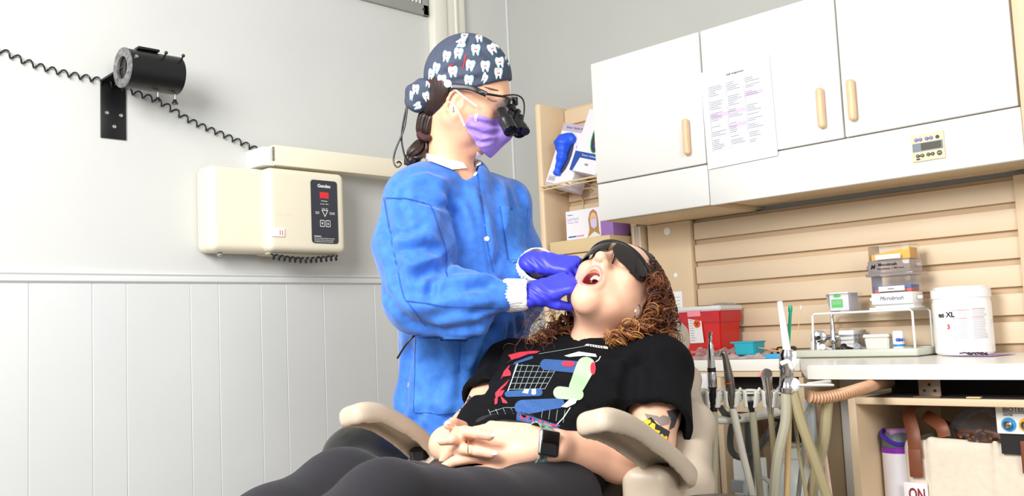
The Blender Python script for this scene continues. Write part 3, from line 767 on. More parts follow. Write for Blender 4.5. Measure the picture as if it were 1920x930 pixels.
# ---- gloves
M_glove = mat('nitrile_blue', (62, 66, 226), 0.42, var=0.1, vscale=40, bump=0.12, bscale=180, spec=0.4)
def glove(W, D, N, side, fingers, thumb, sc):
    g = SDF(np.asarray(W)-0.13, np.asarray(W)+0.19, 0.0021)
    tips, tp = hand_sdf(g, W, D, N, side, fingers, thumb, sc, 0.0003, 0.013)
    d = unit(D); g.cone(np.asarray(W)-d*0.016, np.asarray(W)+d*0.01, 0.0275, 0.027, 0.012, squash=(N, 0.85))
    V, F = g.verts_faces(); V = smooth_vf(V, F, 1); N_ = normals_vf(V, F); q = V-np.asarray(W); t = q @ d
    V = V+N_*(0.0012*np.sin(t*330+6*np.sin(q[:, 2]*60))*np.exp(-((t+0.0)/0.03)**2))[:, None]
    obj_vf('glove', V, F, M_glove, pa); return tips
gR = at(1002, 551, 1.985); gL = at(1013, 493, 2.10)
tips1 = glove(gR, unit(RT*0.86+UP*0.30-FW*0.06), unit(UP*0.84-FW*0.52-RT*0.1), 1, [(5, 36, 20, 10), (2, 44, 38, 18), (-3, 50, 48, 24), (-9, 46, 52, 28)], [(0.018, 0.015, -0.012), (0.030, 0.045, -0.032), (0.026, 0.070, -0.052), (0.016, 0.085, -0.070)], 0.84)
tips2 = glove(gL, unit(RT*0.95-UP*0.06-FW*0.30), unit(UP*0.85-FW*0.45+RT*0.1), -1, [(3, 24, 30, 18), (0, 34, 36, 20), (-3, 46, 44, 24), (-8, 52, 50, 30)], [(0.018, 0.015, -0.010), (0.034, 0.045, -0.026), (0.030, 0.075, -0.042), (0.022, 0.096, -0.054)], 0.84)
# ---- hair, cap, mask and magnifying glasses of the standing person
DN = 2.118                                                # distance of the near side of the head
M_hair1 = mat('dark_brown_hair', (44, 28, 24), 0.4, var=0.3, vscale=60, stretch=(1, 1, 0.15), bump=0.6, bscale=160)
s = SDF(HA.C-0.16, HA.C+0.16, 0.0035)
A3 = HA.A
s.ell(HA.p(0, -0.022, 0.018), (0.0775, 0.092, 0.085), A3); s.ell(HA.p(0, -0.07, -0.035), (0.055, 0.038, 0.045), A3, 0.02)
s.plane(HA.p(0, -0.034, 0), unit(HA.F*0.95-HA.U*0.12)); s.plane(HA.p(0, 0, -0.075), -HA.U)
V, F = s.verts_faces(); obj_vf('hair', smooth_vf(V, F, 2), F, M_hair1, pa)
# cap
M_cap = mat('cap_cotton', (64, 72, 92), 0.8, var=0.12, vscale=50, bump=0.15, bscale=500)
s = SDF(HA.C-0.20, HA.C+0.20, 0.0035)
s.ell(HA.p(0, -0.012, 0.043), (0.080, 0.096, 0.084), A3); s.ell(HA.p(0, -0.025, 0.075), (0.066, 0.070, 0.058), A3, 0.05); s.ell(HA.p(0, -0.07, 0.03), (0.05, 0.04, 0.05), A3, 0.04)
q0, q1 = at(964, 150, 2.2), at(812, 190, 2.2); pn = unit(np.cross(q1-q0, HA.L)); pn = pn if pn @ HA.U < 0 else -pn
s.plane(q0, pn)
s.ell(HA.p(0, -0.012, 0.037), (0.076, 0.091, 0.079), A3, 0.002, 's')
V, F = s.verts_faces(); V = smooth_vf(V, F, 2); N = normals_vf(V, F); bv = bvh_vf(V, F)
V = crease(V, N, bv, [([(805, 150), (850, 130), (900, 120)], .010, .004), ([(812, 160), (860, 150), (910, 148)], .008, .003), ([(806, 140), (840, 105), (880, 75)], .010, .004), ([(885, 70), (900, 90), (930, 120)], .012, .003), ([(880, 66), (876, 90)], .008, .005)])
bv = bvh_vf(V, F); cap = obj_vf('surgical_cap', V, F, M_cap, pa)
M_tooth = mat('print_white', (246, 248, 250), 0.8); M_tb = mat('print_sky', (150, 206, 226), 0.8); M_tr = mat('print_red', (206, 40, 50), 0.8); M_tk = mat('print_ink', (70, 60, 70), 0.8)
tooth = [(-7, -6), (-5, -9.5), (-1.5, -8.6), (0, -7.6), (2, -8.8), (5.5, -9.2), (7.2, -5.5), (6.6, 0), (5.2, 4), (4.6, 8.5), (2.6, 9.6), (1.2, 5), (0, 3.4), (-1.3, 5), (-2.4, 9.4), (-4.4, 9), (-5.2, 4), (-6.8, 0)]
def motif(bv, par, px, py, a=0.0, sc=1.0, squeeze=1.0, tilt=0):
    ca_, sa_ = math.cos(math.radians(a)), math.sin(math.radians(a))
    f = lambda x, y: (px+(x*ca_-y*sa_)*sc*squeeze, py+(x*sa_+y*ca_)*sc)
    decal('print_outline', bv, [f(x*1.22+0.6, y*1.16+0.4) for x, y in tooth], M_tb, par, 0.0006, 5)
    decal('tooth_print', bv, [f(x, y) for x, y in tooth], M_tooth, par, 0.0012, 5)
    decal('smile_print', bv, [f(x, y) for x, y in stroke([(-2.6, -1.6), (-1, 0.4), (1, 0.5), (2.8, -1.4)], [0.8, 1.8, 1.8, 0.8])], M_tr, par, 0.0018, 4)
    for ex in (-2.6, 2.8): decal('eye_print', bv, [f(ex+x, -3.6+y) for x, y in arc2(0, 0, 0.7, 0.7, n=6)], M_tk, par, 0.0018, 4)
o5 = lambda x, y: (770+x/3.875, 50+y/3.875)
for x, y, a, q in ((260, 215, 12, .9), (345, 193, 8, 1), (470, 168, 0, 1), (590, 162, -25, 1), (430, 280, 10, 1.05), (540, 287, 0, 1.05), (305, 325, -5, 1.05), (225, 388, 0, 1), (420, 388, 5, 1.05), (645, 260, -8, 1), (708, 240, -22, .7), (635, 338, 0, .95),
                   (185, 300, 15, .8), (495, 72, -5, .9), (388, 66, 15, .8), (365, 118, 80, .8), (622, 122, -50, .8), (536, 372, 40, .6), (150, 345, 15, .7)):
    motif(bv, cap, *o5(x, y), a, 1.0, q)
for x0, y0, x1, y1, c in ((402, 205, 380, 305, M_tr), (280, 285, 312, 272, M_tr), (603, 318, 640, 308, mat('print_orange', (230, 120, 50), 0.8)), (470, 40, 490, 38, M_tr)):
    decal('print_stripe', bv, stroke([o5(x0, y0), o5(x1, y1)], 2.6), c, cap, 0.0012, 4)
# gathered tail of the cap
s = SDF(at(785, 182, 2.2)-0.07, at(785, 182, 2.2)+0.07, 0.003)
b0, b1 = at(812, 176, 2.19), at(778, 183, 2.19)
s.chain([b0, (b0+b1)/2, b1], [0.018, 0.027, 0.024], 0.02); s.ell(at(784, 180, 2.18), (0.022, 0.022, 0.034), None, 0.02); s.ell(at(798, 170, 2.17), (0.02, 0.02, 0.02), None, 0.02)
X, Y, Z = s._pts((slice(None),)*3); s.D += (0.0022*np.sin(140*Z+60*X-80*Y)).astype(np.float32)
V, F = s.verts_faces(); V = smooth_vf(V, F, 1); bvt = bvh_vf(V, F); ct = obj_vf('cap_tail', V, F, M_cap, pa)
for x, y, a, q in ((36, 455, 0, .9), (112, 507, -20, .9), (50, 572, 70, .8), (6, 500, 10, .5), (130, 405, 20, .8)): motif(bvt, ct, *o5(x, y), a, 0.85, q)
# ponytail with tie, ribbon
hp = bez([at(822, 196, 2.19), at(808, 205, 2.20), at(800, 228, 2.205), at(797, 255, 2.21), at(790, 272, 2.21), at(776, 292, 2.20), at(768, 312, 2.20)], 8)
rr = np.interp(np.linspace(0, 1, len(hp)), [0, .2, .42, .58, .66, .8, 1], [.022, .021, .021, .013, .018, .021, .012])
b = MB()
for k in range(34):
    a = 2*PI*k/34*5.3; q = 0.35+0.62*((k*0.618) % 1)
    pts = []
    for i, p in enumerate(hp):
        t = unit(hp[min(i+1, len(hp)-1)]-hp[max(i-1, 0)]); R = frame(t); u = np.array(R.col[0]); v = np.array(R.col[1])
        pts.append(p+(u*math.cos(a+i*0.02)+v*math.sin(a+i*0.02))*rr[i]*q)
    b.tube(pts, [max(0.0012, r*0.22) for r in rr], 6)
pt = b.build('ponytail', M_hair1, pa, 180); tag(pt, kind='stuff')
MB().tube([p for p in bez([at(785, 250, 2.19), at(795, 258, 2.185), at(806, 258, 2.19)], 6)], 0.0075, 10).tube([p for p in bez([at(785, 253, 2.22), at(796, 260, 2.225), at(806, 256, 2.22)], 6)], 0.0075, 10).build('hair_tie', mat('maroon_tie', (66, 34, 38), 0.8), pt)
rb = [[at(814, 200, 2.205), at(822, 200, 2.2)], [at(812, 220, 2.21), at(828, 222, 2.19)], [at(806, 240, 2.21), at(828, 240, 2.195)], [at(804, 252, 2.215), at(822, 254, 2.2)], [at(808, 256, 2.215), at(814, 262, 2.2)]]
MB().grid(rb).build('ribbon', mat('white_ribbon', (232, 234, 236), 0.8), pa, 180)

# face mask
M_mask = mat('lavender_mask', (172, 142, 232), 0.8, var=0.06, vscale=60, bump=0.15, bscale=500); M_mask2 = mat('mask_band', (206, 190, 240), 0.8, bump=0.3, bscale=400)
s = SDF(HA.p(0, 0.05, -0.06)-0.11, HA.p(0, 0.05, -0.06)+0.11, 0.0028)
s.ell(HA.p(0, 0.046, -0.058), (0.060, 0.060, 0.058), A3); HA_g = HA.g; HA.g = s
HA.cone((0, 0.098, -0.02), (0, 0.112, -0.036), 0.010, 0.016, 0.03); HA.cone((0, 0.105, -0.05), (0, 0.082, -0.104), 0.018, 0.018, 0.03); HA.cone((-0.028, 0.066, -0.085), (0.028, 0.066, -0.085), 0.028, 0.028, 0.03)
HA.cone((-0.044, 0.050, -0.03), (0.044, 0.050, -0.03), 0.024, 0.024, 0.03); HA.cone((-0.050, 0.022, -0.050), (0.050, 0.022, -0.050), 0.028, 0.028, 0.03); HA.cone((-0.036, 0.034, -0.088), (0.036, 0.034, -0.088), 0.028, 0.028, 0.03); HA.g = HA_g
ta, tb, tc_, td = at(893, 192, 2.12), at(946, 205, 2.12), at(868, 234, 2.12), at(897, 282, 2.13)
def side_plane(p, q, ref):
    n = unit(np.cross(q-p, HA.L)); return n if n @ (np.asarray(ref)-p) < 0 else -n
ctr = HA.p(0, 0.06, -0.06)
s.plane(ta, side_plane(ta, tb, ctr)); s.plane(ta, side_plane(ta, tc_, ctr)); s.plane(tc_, side_plane(tc_, td, ctr))
V, F = s.verts_faces(); V = smooth_vf(V, F, 2); N = normals_vf(V, F); bv = bvh_vf(V, F)
V = crease(V, N, bv, [([(889, 210), (915, 213), (944, 220)], .004, .004), ([(884, 225), (912, 232), (942, 234)], .005, .005), ([(876, 240), (905, 252), (935, 250)], .005, .005), ([(880, 258), (902, 268), (922, 264)], .005, .004)])
bv = bvh_vf(V, F); mk = obj_vf('face_mask', V, F, M_mask, pa)
decal('nose_band', bv, [(894, 196), (912, 198), (932, 203), (930, 212), (910, 209), (890, 208)], M_mask2, mk, 0.001, 4)
decal('edge_band', bv, [(868, 236), (873, 233), (884, 258), (899, 276), (896, 282), (880, 266)], M_mask2, mk, 0.001, 4)
decal('edge_band', bv, [(893, 200), (898, 200), (894, 228), (888, 226)], M_mask2, mk, 0.001, 4)
M_loop = mat('white_elastic', (244, 244, 246), 0.8)
MB().tube(bez([at(894, 199, 2.115), at(868, 180, 2.105), at(843, 159, 2.11)], 6), 0.0020, 8).build('ear_loop', M_loop, mk)
MB().tube(bez([at(871, 236, 2.12), at(862, 215, 2.11), at(850, 196, 2.105), at(838, 190, 2.14)], 6), 0.0020, 8).build('ear_loop', M_loop, mk)
bt = MB().lathe([(0.0085, 0), (0.0085, 0.003), (0.006, 0.0035), (0.005, 0.0026), (0, 0.0026)], at(839.5, 157, 2.108), -FW, 20).build('button', M_loop, cap)
MB().cyl(at(838.6, 157, 2.1050), at(838.6, 157, 2.1048), 0.0009, n=6).cyl(at(840.6, 157, 2.1050), at(840.6, 157, 2.1048), 0.0009, n=6).build('button_hole', M_tk, bt)
# earring
MB().tube([at(850, 200, 2.10), at(850, 205, 2.098)], 0.0012, 6).ell(at(850, 208, 2.098), (0.003, 0.003, 0.0035)).build('earring', M_chrome, pa)
MB().ell(at(843, 191, 2.10), (0.0018,)*3, None, 8, 6).build('earring', M_chrome, pa)

# brows and lashes
bvh_face = bvh_vf(AHV, AHF)
decal('eyebrow', bvh_face, stroke([(908, 163), (920, 167), (934, 170)], [1.5, 4, 2.5]), mat('brow_hair', (96, 70, 60), 0.8), pa, 0.0006, 4)
decal('eyelash', bvh_face, stroke([(914, 184), (922, 189), (932, 190)], [1, 1.8, 1]), M_tk, pa, 0.0006, 4)

# magnifying loupes
lp = MB().tube(bez([at(848, 162, 2.105), at(880, 164, 2.10), at(896, 170, 2.098), at(912, 177, 2.10)], 6), 0.0042, 8, flat=((0, 0, 1), 0.0062, 0.0032)).tube(bez([at(906, 175, 2.098), at(930, 179, 2.11), at(948, 182, 2.13), at(962, 187, 2.17)], 6), 0.0028, 8).tube(bez([at(962, 187, 2.17), at(964, 186, 2.21), at(960, 182, 2.26)], 6), 0.0028, 8).build('loupe_frame', M_blackm, pa)
decal_b = MB().box(at(903, 173, 2.0925), (0.012, 0.0012, 0.004), frame(-FW, RT)).build('badge', M_steel, lp)
MB().grid([[at(918+i*5, 178+i*1.2+j*5, 2.112+0.012*i/3+0.004*j) for j in range(6)] for i in range(8)]).build('lens', clear('clear_lens', (230, 235, 238), 0.06), lp, 180)
def barrel(p0, p1, r0, r1):
    p0, p1 = np.array(p0), np.array(p1); L = np.linalg.norm(p1-p0)
    b = MB().lathe([(0, 0), (r0*0.8, 0), (r0*0.85, 0.003), (r0, 0.005), (r0, L*0.4), (r1*1.06, L*0.45), (r1*1.06, L*0.6), (r1, L*0.62), (r1*1.05, L-0.003), (r1, L), (r1*0.85, L), (r1*0.8, L-0.003), (0, L-0.003)], p0, p1-p0, 24).build('loupe_barrel', M_blackm, lp)
    MB().lathe([(r1*0.8, L-0.0025), (0, L-0.001)], p0, p1-p0, 20).build('front_glass', mat('dark_glass', (20, 24, 30), 0.05), b)
barrel(at(938, 206, 2.13), at(958, 246, 2.085), 0.012, 0.0155); barrel(at(960, 208, 2.185), at(975, 249, 2.13), 0.012, 0.0155)
MB().lathe([(0, 0), (0.005, 0), (0.006, 0.004), (0.006, 0.012), (0.0085, 0.014), (0.0085, 0.026), (0.0105, 0.028), (0.0105, 0.036), (0, 0.036)], at(979, 230, 2.15), at(988, 256, 2.11)-at(979, 230, 2.15), 18).build('headlight', M_blackm, lp)
MB().tube(bez([at(940, 180, 2.12), at(966, 178, 2.13), at(980, 186, 2.14), at(983, 205, 2.145), at(979, 232, 2.15)], 8), 0.0018, 8).build('light_cable', M_black, lp)
b = MB()
for px, py, d, sx, sy, sz, r in ((952, 192, 2.15, .012, .012, .022, .4), (960, 202, 2.15, .016, .014, .014, .8), (966, 190, 2.17, .010, .012, .02, 0), (970, 212, 2.16, .012, .012, .018, .5), (957, 215, 2.14, .012, .012, .016, .2), (976, 220, 2.15, .012, .01, .012, .9)):
    b.box(at(px, py, d), (sx, sy, sz), Matrix.Rotation(r, 3, 'Y'), 0.003, 2)
b.build('loupe_mount', M_blackm, lp)
MB().lathe([(0, 0), (0.009, 0), (0.009, 0.004), (0.007, 0.005), (0, 0.005)], at(941, 197, 2.125), unit(at(941, 197, 2.125)-at(936, 192, 2.14)), 20).build('loupe_lens_ring', clear('smoke_glass', (120, 116, 116), 0.5), lp)
# cord of the head light behind the head
MB().tube(bez([at(806, 160, 2.17), at(786, 158, 2.18), at(770, 172, 2.19), at(764, 200, 2.19), at(758, 240, 2.19), at(742, 280, 2.19), at(738, 302, 2.19), at(744, 313, 2.185), at(752, 308, 2.185), at(748, 303, 2.185), at(744, 306, 2.185)], 8), 0.0022, 8).tube(bez([at(768, 176, 2.195), at(756, 230, 2.195), at(753, 262, 2.195), at(758, 290, 2.19), at(764, 306, 2.185)], 8), 0.0022, 8).build('headlight_cord', M_black, pa)
MB().tube(bez([at(800, 626, 2.03), at(780, 628, 2.03), at(762, 645, 2.03), at(745, 672, 2.04)], 8), 0.0022, 8).build('cord_end', M_black, pa)
# ================================================================== reclining person and the treatment chair
AX = np.array([-0.951, -0.309, 0.0]); LR = np.array([-0.309, 0.951, 0.0]); ZZ = np.array([0, 0, 1.0])   # towards the feet, towards her right side
NK = at(1098, 640, 2.03)                                  # pit of the neck
HP = NK+AX*0.40-ZZ*0.275                                  # between the hips
BK = unit(NK-HP)                                          # up the spine
BN = unit(np.cross(LR, BK)); BN = BN if BN[2] > 0 else -BN   # out of the chest
pb = thing('person', (HP[0], HP[1], 0.0), 'reclining person with curly brown hair in black printed shirt, mouth open', 'person')
SKIN_P = mat('skin_pale', (230, 180, 152), 0.45, var=0.07, vscale=25, sss=0.15, bump=0.05, bscale=600)
# --- head, tipped back
pU = unit([0.808, -0.02, 0.58]); pF = unit(np.array([-0.563, -0.34, 0.755])); pC = at(1154, 546, 2.045)
HB = Head(pC, pF, pU, 1.0, h=0.0022, lo=pC-np.array([0.20, 0.17, 0.20]), hi=pC+np.array([0.15, 0.17, 0.15]))
JW = 0.004
HB.base(jaw=JW); HB.ear(1); HB.ear(-1)
HB.g.cone(HB.p(0, -0.02, -0.055), NK+BN*-0.035+BK*0.01, 0.050, 0.055, 0.035)
HB.cone((0, 0.0, -0.07), (0, 0.05, -0.105-JW), 0.03, 0.014, 0.03)
HB.g.ell(NK-BN*0.05-BK*0.05, (0.10, 0.14, 0.05), np.stack([BK, LR, BN]), 0.04)
# open mouth: lips, cavity
mc = (0, 0.085, -0.074)
for i in range(20):
    a0, a1 = 2*PI*i/20, 2*PI*(i+1)/20
    f = lambda a: (0.0195*math.cos(a), 0.0905-0.010*abs(math.cos(a))**2-(0.006 if math.sin(a) < 0 else 0)*-math.sin(a), mc[2]+0.0248*math.sin(a))
    r = lambda a: 0.0052+0.0014*max(0, -math.sin(a))
    HB.cone(f(a0), f(a1), r(a0), r(a1), 0.007)
HB.ell((0, 0.082, mc[2]), (0.0165, 0.045, 0.0215), 0.003, 's')
V, F = HB.g.verts_faces(); V = smooth_vf(V, F, 1); PHV, PHF = V, F
q = (V-HB.C) @ HB.A.T; q = q/HB.sc
rho = np.sqrt((q[:, 0]/0.0165)**2+((q[:, 2]-mc[2])/0.0215)**2)
inside = (rho < 1.06) & (q[:, 1] > 0.03) & (q[:, 1] < 0.0885); lips = (rho > 0.98) & (rho < 1.36) & (q[:, 1] > 0.076) & (q[:, 2] > mc[2]-0.034) & (q[:, 2] < mc[2]+0.030)
# --- arms with hands
sRp, sLp = NK+LR*0.165-BK*0.045-BN*0.045, NK-LR*0.157-BK*0.045-BN*0.045      # shoulders: her right (far), her left (near)
eLp, wLp = at(1222, 868, 1.70), at(1016, 834, 1.60)
eRp, wRp = at(868, 802, 1.98), at(846, 838, 1.86)
eRp = at(880, 806, 1.95)
g = SDF((0.85, 0.85, 0.62), (1.85, 1.75, 1.08), 0.0032)
g.chain([sLp, (sLp+eLp)/2, eLp], [0.048, 0.046, 0.038], 0.02); g.chain([eLp, eLp+(wLp-eLp)*0.3, wLp-(wLp-eLp)*0.02], [0.038, 0.041, 0.0265], 0.02)
hR = at(872, 842, 1.72)
g.chain([sRp, (sRp+eRp)/2, eRp], [0.048, 0.046, 0.038], 0.02); g.chain([eRp, eRp+(hR-eRp)*0.35, hR], [0.038, 0.038, 0.0265], 0.02)
# her left hand lies over the right one, fingers of both laced
Dl = unit(at(900, 828, 1.62)-wLp)
tl, _ = hand_sdf(g, wLp+Dl*0.012, Dl, unit(-FW*0.62+UP*0.75+RT*0.1), -1, [(6, 14, 24, 22), (2, 18, 34, 30), (-3, 22, 40, 34), (-8, 26, 44, 36)], [(0.018, 0.015, -0.012), (0.036, 0.042, -0.016), (0.044, 0.070, -0.018), (0.044, 0.094, -0.020)], 1.02)
P0 = lambda px, py, d: at(px, py, d)
ft = []
for pts, r in (([(868, 800, 1.68), (850, 792, 1.655), (840, 797, 1.635)], .0088), ([(845, 812, 1.67), (872, 809, 1.60), (896, 813, 1.572), (918, 817, 1.567)], .0094), ([(838, 826, 1.665), (862, 824, 1.60), (848, 824, 1.59), (828, 827, 1.60)], .0086), ([(838, 848, 1.665), (868, 842, 1.598), (896, 846, 1.572), (922, 851, 1.566)], .0090)):
    Q = [P0(*p) for p in pts]; n = len(Q); g.chain(Q, [1.14*r*(1-0.2*i/(n-1)) for i in range(n)], 0.003); ft.append((Q[-2], Q[-1]))
g.chain([hR, P0(846, 835, 1.70)], [0.03, 0.034], 0.02); g.ell(P0(842, 832, 1.69), (0.035, 0.035, 0.03), None, 0.015)
V, F = g.verts_faces(); V = smooth_vf(V, F, 1); PAV, PAF = V, F
# trunk and legs inside the clothes
knL, knR = HP-LR*0.066+AX*0.455+ZZ*0.082, HP+LR*0.055+AX*0.385+ZZ*0.085
g = SDF((0.0, 0.55, 0.0), (1.75, 1.85, 1.05), 0.010)
g.chain([NK-BN*0.09-BK*0.05, HP], [0.10, 0.115], 0.05, squash=(BN, 0.7))
ankL, ankR = knL+AX*0.38-ZZ*0.06, knR+AX*0.38-ZZ*0.045
for s_, kn, an in ((-1, knL, ankL), (1, knR, ankR)):
    g.chain([HP+LR*0.08*s_-ZZ*0.02, kn-ZZ*0.004, an], [0.060, 0.042, 0.032], 0.02); g.cone(an, an+unit(AX-ZZ*0.25)*0.13, 0.036, 0.028, 0.02)
BV2, BF2 = g.verts_faces()
Vall = np.concatenate([PHV, PAV, BV2]); Fall = np.concatenate([PHF, PAF+len(PHV), BF2+len(PHV)+len(PAV)])
M_mouth = mat('mouth_lining', (150, 52, 58), 0.3); M_lip = mat('lip_pink', (222, 142, 134), 0.35)
ob = obj_vf('body', Vall, Fall, [SKIN_P, M_mouth, M_lip], pb)
mi = np.zeros(len(Fall), np.int32); fi = inside[PHF].sum(1) >= 3; fl = lips[PHF].sum(1) >= 3
mi[:len(PHF)][fl] = 2; mi[:len(PHF)][fi] = 1; ob.data.polygons.foreach_set('material_index', mi)
bvp = bvh_vf(Vall, Fall)
# teeth and tongue
M_teeth = mat('teeth', (240, 226, 200), 0.25)
for up_ in (1, -1):
    for i in range(-4, 5):
        a = i*0.40; w = 0.0075 if abs(i) < 2 else 0.0085
        ctr_ = HB.p(0.0150*math.sin(a), 0.060+0.020*math.cos(a), mc[2]+up_*0.0165)
        R = Matrix([[*(HB.L*math.cos(a)-HB.F*math.sin(a))], [*(HB.L*math.sin(a)+HB.F*math.cos(a))], [*HB.U]]).transposed()
        MB().box(ctr_, (w*0.85, 0.0055, 0.0095), R, 0.0018, 2).build('tooth', M_teeth, pb, 180)
s = SDF(HB.p(*mc)-0.05, HB.p(*mc)+0.05, 0.002); HBg = HB.g; HB.g = s; HB.ell((0, 0.056, mc[2]-0.012), (0.014, 0.024, 0.006)); HB.g = HBg
V, F = s.verts_faces(); obj_vf('tongue', V, F, mat('tongue', (206, 104, 108), 0.3), pb)
# nails
M_nail = mat('nail_pearl', (236, 206, 222), 0.2); M_nail2 = mat('nail_silver', (214, 224, 232), 0.2)
for (a, b), m in zip(ft, (M_nail, M_nail, M_nail2, M_nail2)):
    d = unit(b-a); n_ = unit(-FW*0.75+UP*0.6); n_ = unit(n_-d*(n_ @ d)); s_ = np.cross(d, n_)
    MB().ell(b+d*0.003+n_*0.0052, (0.0085, 0.0048, 0.0016), Matrix((d, s_, n_)).transposed(), 12, 8).build('fingernail', m, pb, 180)
MB().tube([P0(878, 838, 1.575)+0.0105*(unit(UP)*math.cos(a)-FW*math.sin(a)) for a in np.linspace(0, 2*PI, 20)], 0.0008, 6).build('finger_ring', mat('gold', (220, 170, 90), 0.2, 1.0), pb)

# --- leggings
M_leg = mat('charcoal_leggings', (32, 31, 36), 0.85, var=0.08, vscale=200, sheen=0.05, spec=0.25)
g = SDF((0.0, 0.60, 0.10), (1.50, 1.85, 1.0), 0.0075)
g.cone(HP+LR*0.06, HP-LR*0.06, 0.110, 0.110, 0.04, squash=(BN, 0.85)); g.cone(HP+BK*0.1+LR*0.03, HP+BK*0.1-LR*0.03, 0.11, 0.11, 0.05)
for s_, kn, an in ((-1, knL, ankL), (1, knR, ankR)):
    hp = HP+LR*0.085*s_-ZZ*0.0
    g.chain([hp-ZZ*0.014, hp+(kn-hp)*0.5-ZZ*0.018, kn-AX*0.03], [0.090, 0.074, 0.056], 0.03); g.ell(kn-ZZ*0.002, (0.060, 0.05, 0.054), None, 0.04)
    g.chain([kn, kn+(an-kn)*0.35-ZZ*0.01, an], [0.054, 0.056, 0.038], 0.025)
V, F = g.verts_faces(); V = smooth_vf(V, F, 2); PLV, PLF = V, F; obj_vf('leggings', V, F, M_leg, pb)
for an in (ankL, ankR):
    g = SDF(an-0.2, an+0.25, 0.008); g.cone(an-ZZ*0.01, an+unit(AX-ZZ*0.25)*0.15, 0.042, 0.034); V, F = g.verts_faces(); obj_vf('shoe', V, F, mat('shoe_black', (24, 24, 26), 0.6), pb)

# --- t-shirt
M_tee = mat('black_cotton', (14, 14, 17), 0.92, var=0.15, vscale=300, spec=0.12, bump=0.1, bscale=900)
g = SDF((0.95, 0.85, 0.60), (1.85, 1.85, 1.12), 0.0045)
sh = NK-BN*0.055-BK*0.03
g.chain([sh, NK-BK*0.16-BN*0.055, HP+BK*0.16+BN*0.0, HP+BK*0.02+BN*0.005], [0.105, 0.165, 0.150, 0.145], 0.06, squash=(BN, 0.62))
for s_ in (1, -1): g.ell(NK-BK*0.17+LR*0.075*s_-BN*0.005, (0.062, 0.062, 0.050), np.stack([BK, LR, BN]), 0.06)
g.ell(HP+BK*0.14+BN*0.05, (0.10, 0.12, 0.05), np.stack([BK, LR, BN]), 0.06)
g.chain([NK-BN*0.045-BK*0.0, sRp, sRp+(eRp-sRp)*0.62], [0.05, 0.066, 0.068], 0.04); g.chain([NK-BN*0.045, sLp, sLp+(eLp-sLp)*0.70], [0.05, 0.066, 0.073], 0.04)
# sleeve ends and neck opening
dl = unit(eLp-sLp); dr = unit(eRp-sRp)
g.cone(sLp+(eLp-sLp)*0.60, eLp, 0.060, 0.064, 0.003, 's'); g.cone(sRp+(eRp-sRp)*0.55, eRp, 0.056, 0.060, 0.003, 's')
def cut(p, n, c, r):
    X, Y, Z = g._pts((slice(None),)*3); d = (X-p[0])*n[0]+(Y-p[1])*n[1]+(Z-p[2])*n[2]
    m = ((X-c[0])**2+(Y-c[1])**2+(Z-c[2])**2) < r*r; g.D = np.where(m, np.maximum(g.D, d.astype(np.float32)), g.D)
pl_ = sLp+(eLp-sLp)*0.66; cut(pl_, dl, pl_+dl*0.07, 0.115); pr_ = sRp+(eRp-sRp)*0.60; cut(pr_, dr, pr_+dr*0.07, 0.10)
g.cone(NK-BN*0.03, NK+BK*0.09-BN*0.03, 0.056, 0.075, 0.004, 's')
X, Y, Z = g._pts((slice(None),)*3)
g.D = g.D+(0.0022*np.sin(38*X+25*Z+3*np.sin(21*Y))*np.sin(27*Y-19*X)).astype(np.float32)
V, F = g.verts_faces(); V = smooth_vf(V, F, 2); N = normals_vf(V, F); bv = bvh_vf(V, F)
V = crease(V, N, bv, [([(1215, 648), (1185, 690), (1180, 740), (1182, 770)], .014, .010), ([(1195, 660), (1225, 700)], .014, .006), ([(1130, 680), (1165, 705), (1170, 750)], .018, .006), ([(920, 680), (935, 650), (955, 640)], .012, .006), ([(900, 770), (960, 760), (1010, 790)], .010, .008),
    ([(920, 790), (980, 795), (1040, 815)], .010, .008), ([(960, 775), (1030, 800), (1080, 812)], .008, -.006), ([(890, 785), (940, 772)], .010, .007), ([(1060, 800), (1120, 790), (1170, 800)], .012, .006), ([(940, 640), (925, 700), (900, 745)], .012, .007), ([(1100, 760), (1150, 790)], .012, .006)])
bv = bvh_vf(V, F); tee = obj_vf('t_shirt', V, F, M_tee, pb); PTV, PTF = V, F
# ---- treatment chair
M_vinyl = mat('cream_vinyl', (188, 173, 154), 0.42, var=0.05, vscale=10, bump=0.08, bscale=300)
dc = thing('dental_chair', (HP[0], HP[1], 0), 'cream vinyl dental chair carrying the reclining person', 'dental chair')
def loc3(o, a, l, n, A=None): return o
# backrest: pad behind the trunk
BC = (NK+HP)/2-BN*0.165+BK*0.0
g = SDF((0.85, 0.75, 0.40), (1.95, 2.0, 1.20), 0.007); RB = np.stack([LR, BK, BN])
g.box(BC+BK*0.02, (0.20, 0.33, 0.032), RB, 0.03)
for s_ in (1, -1):
    P = [BC+BK*b+LR*s_*l+BN*n for b, l, n in ((-0.30, 0.17, 0.0), (-0.22, 0.235, 0.03), (-0.05, 0.255, 0.045), (0.12, 0.23, 0.04), (0.27, 0.17, 0.01))]
    g.chain(P, [0.04, 0.045, 0.045, 0.04, 0.03], 0.03); g.cone(P[1]-LR*s_*0.05, P[2]-LR*s_*0.05, 0.045, 0.045, 0.03)
V, F = g.verts_faces(); V = smooth_vf(V, F, 2); bk = obj_vf('backrest', V, F, M_vinyl, dc)
# headrest under the hair
g = SDF(pC-0.25, pC+0.25, 0.006); hb = NK+BK*0.20-BN*0.12
g.box(hb-BN*0.04, (0.145, 0.10, 0.03), RB, 0.028); 
V, F = g.verts_faces(); obj_vf('headrest', smooth_vf(V, F, 2), F, M_vinyl, dc)
MB().box(V3(NK+BK*0.12-BN*0.19), (0.09, 0.22, 0.012), Matrix([list(r) for r in RB]).transposed(), 0.004).build('headrest_bar', M_steel, dc)
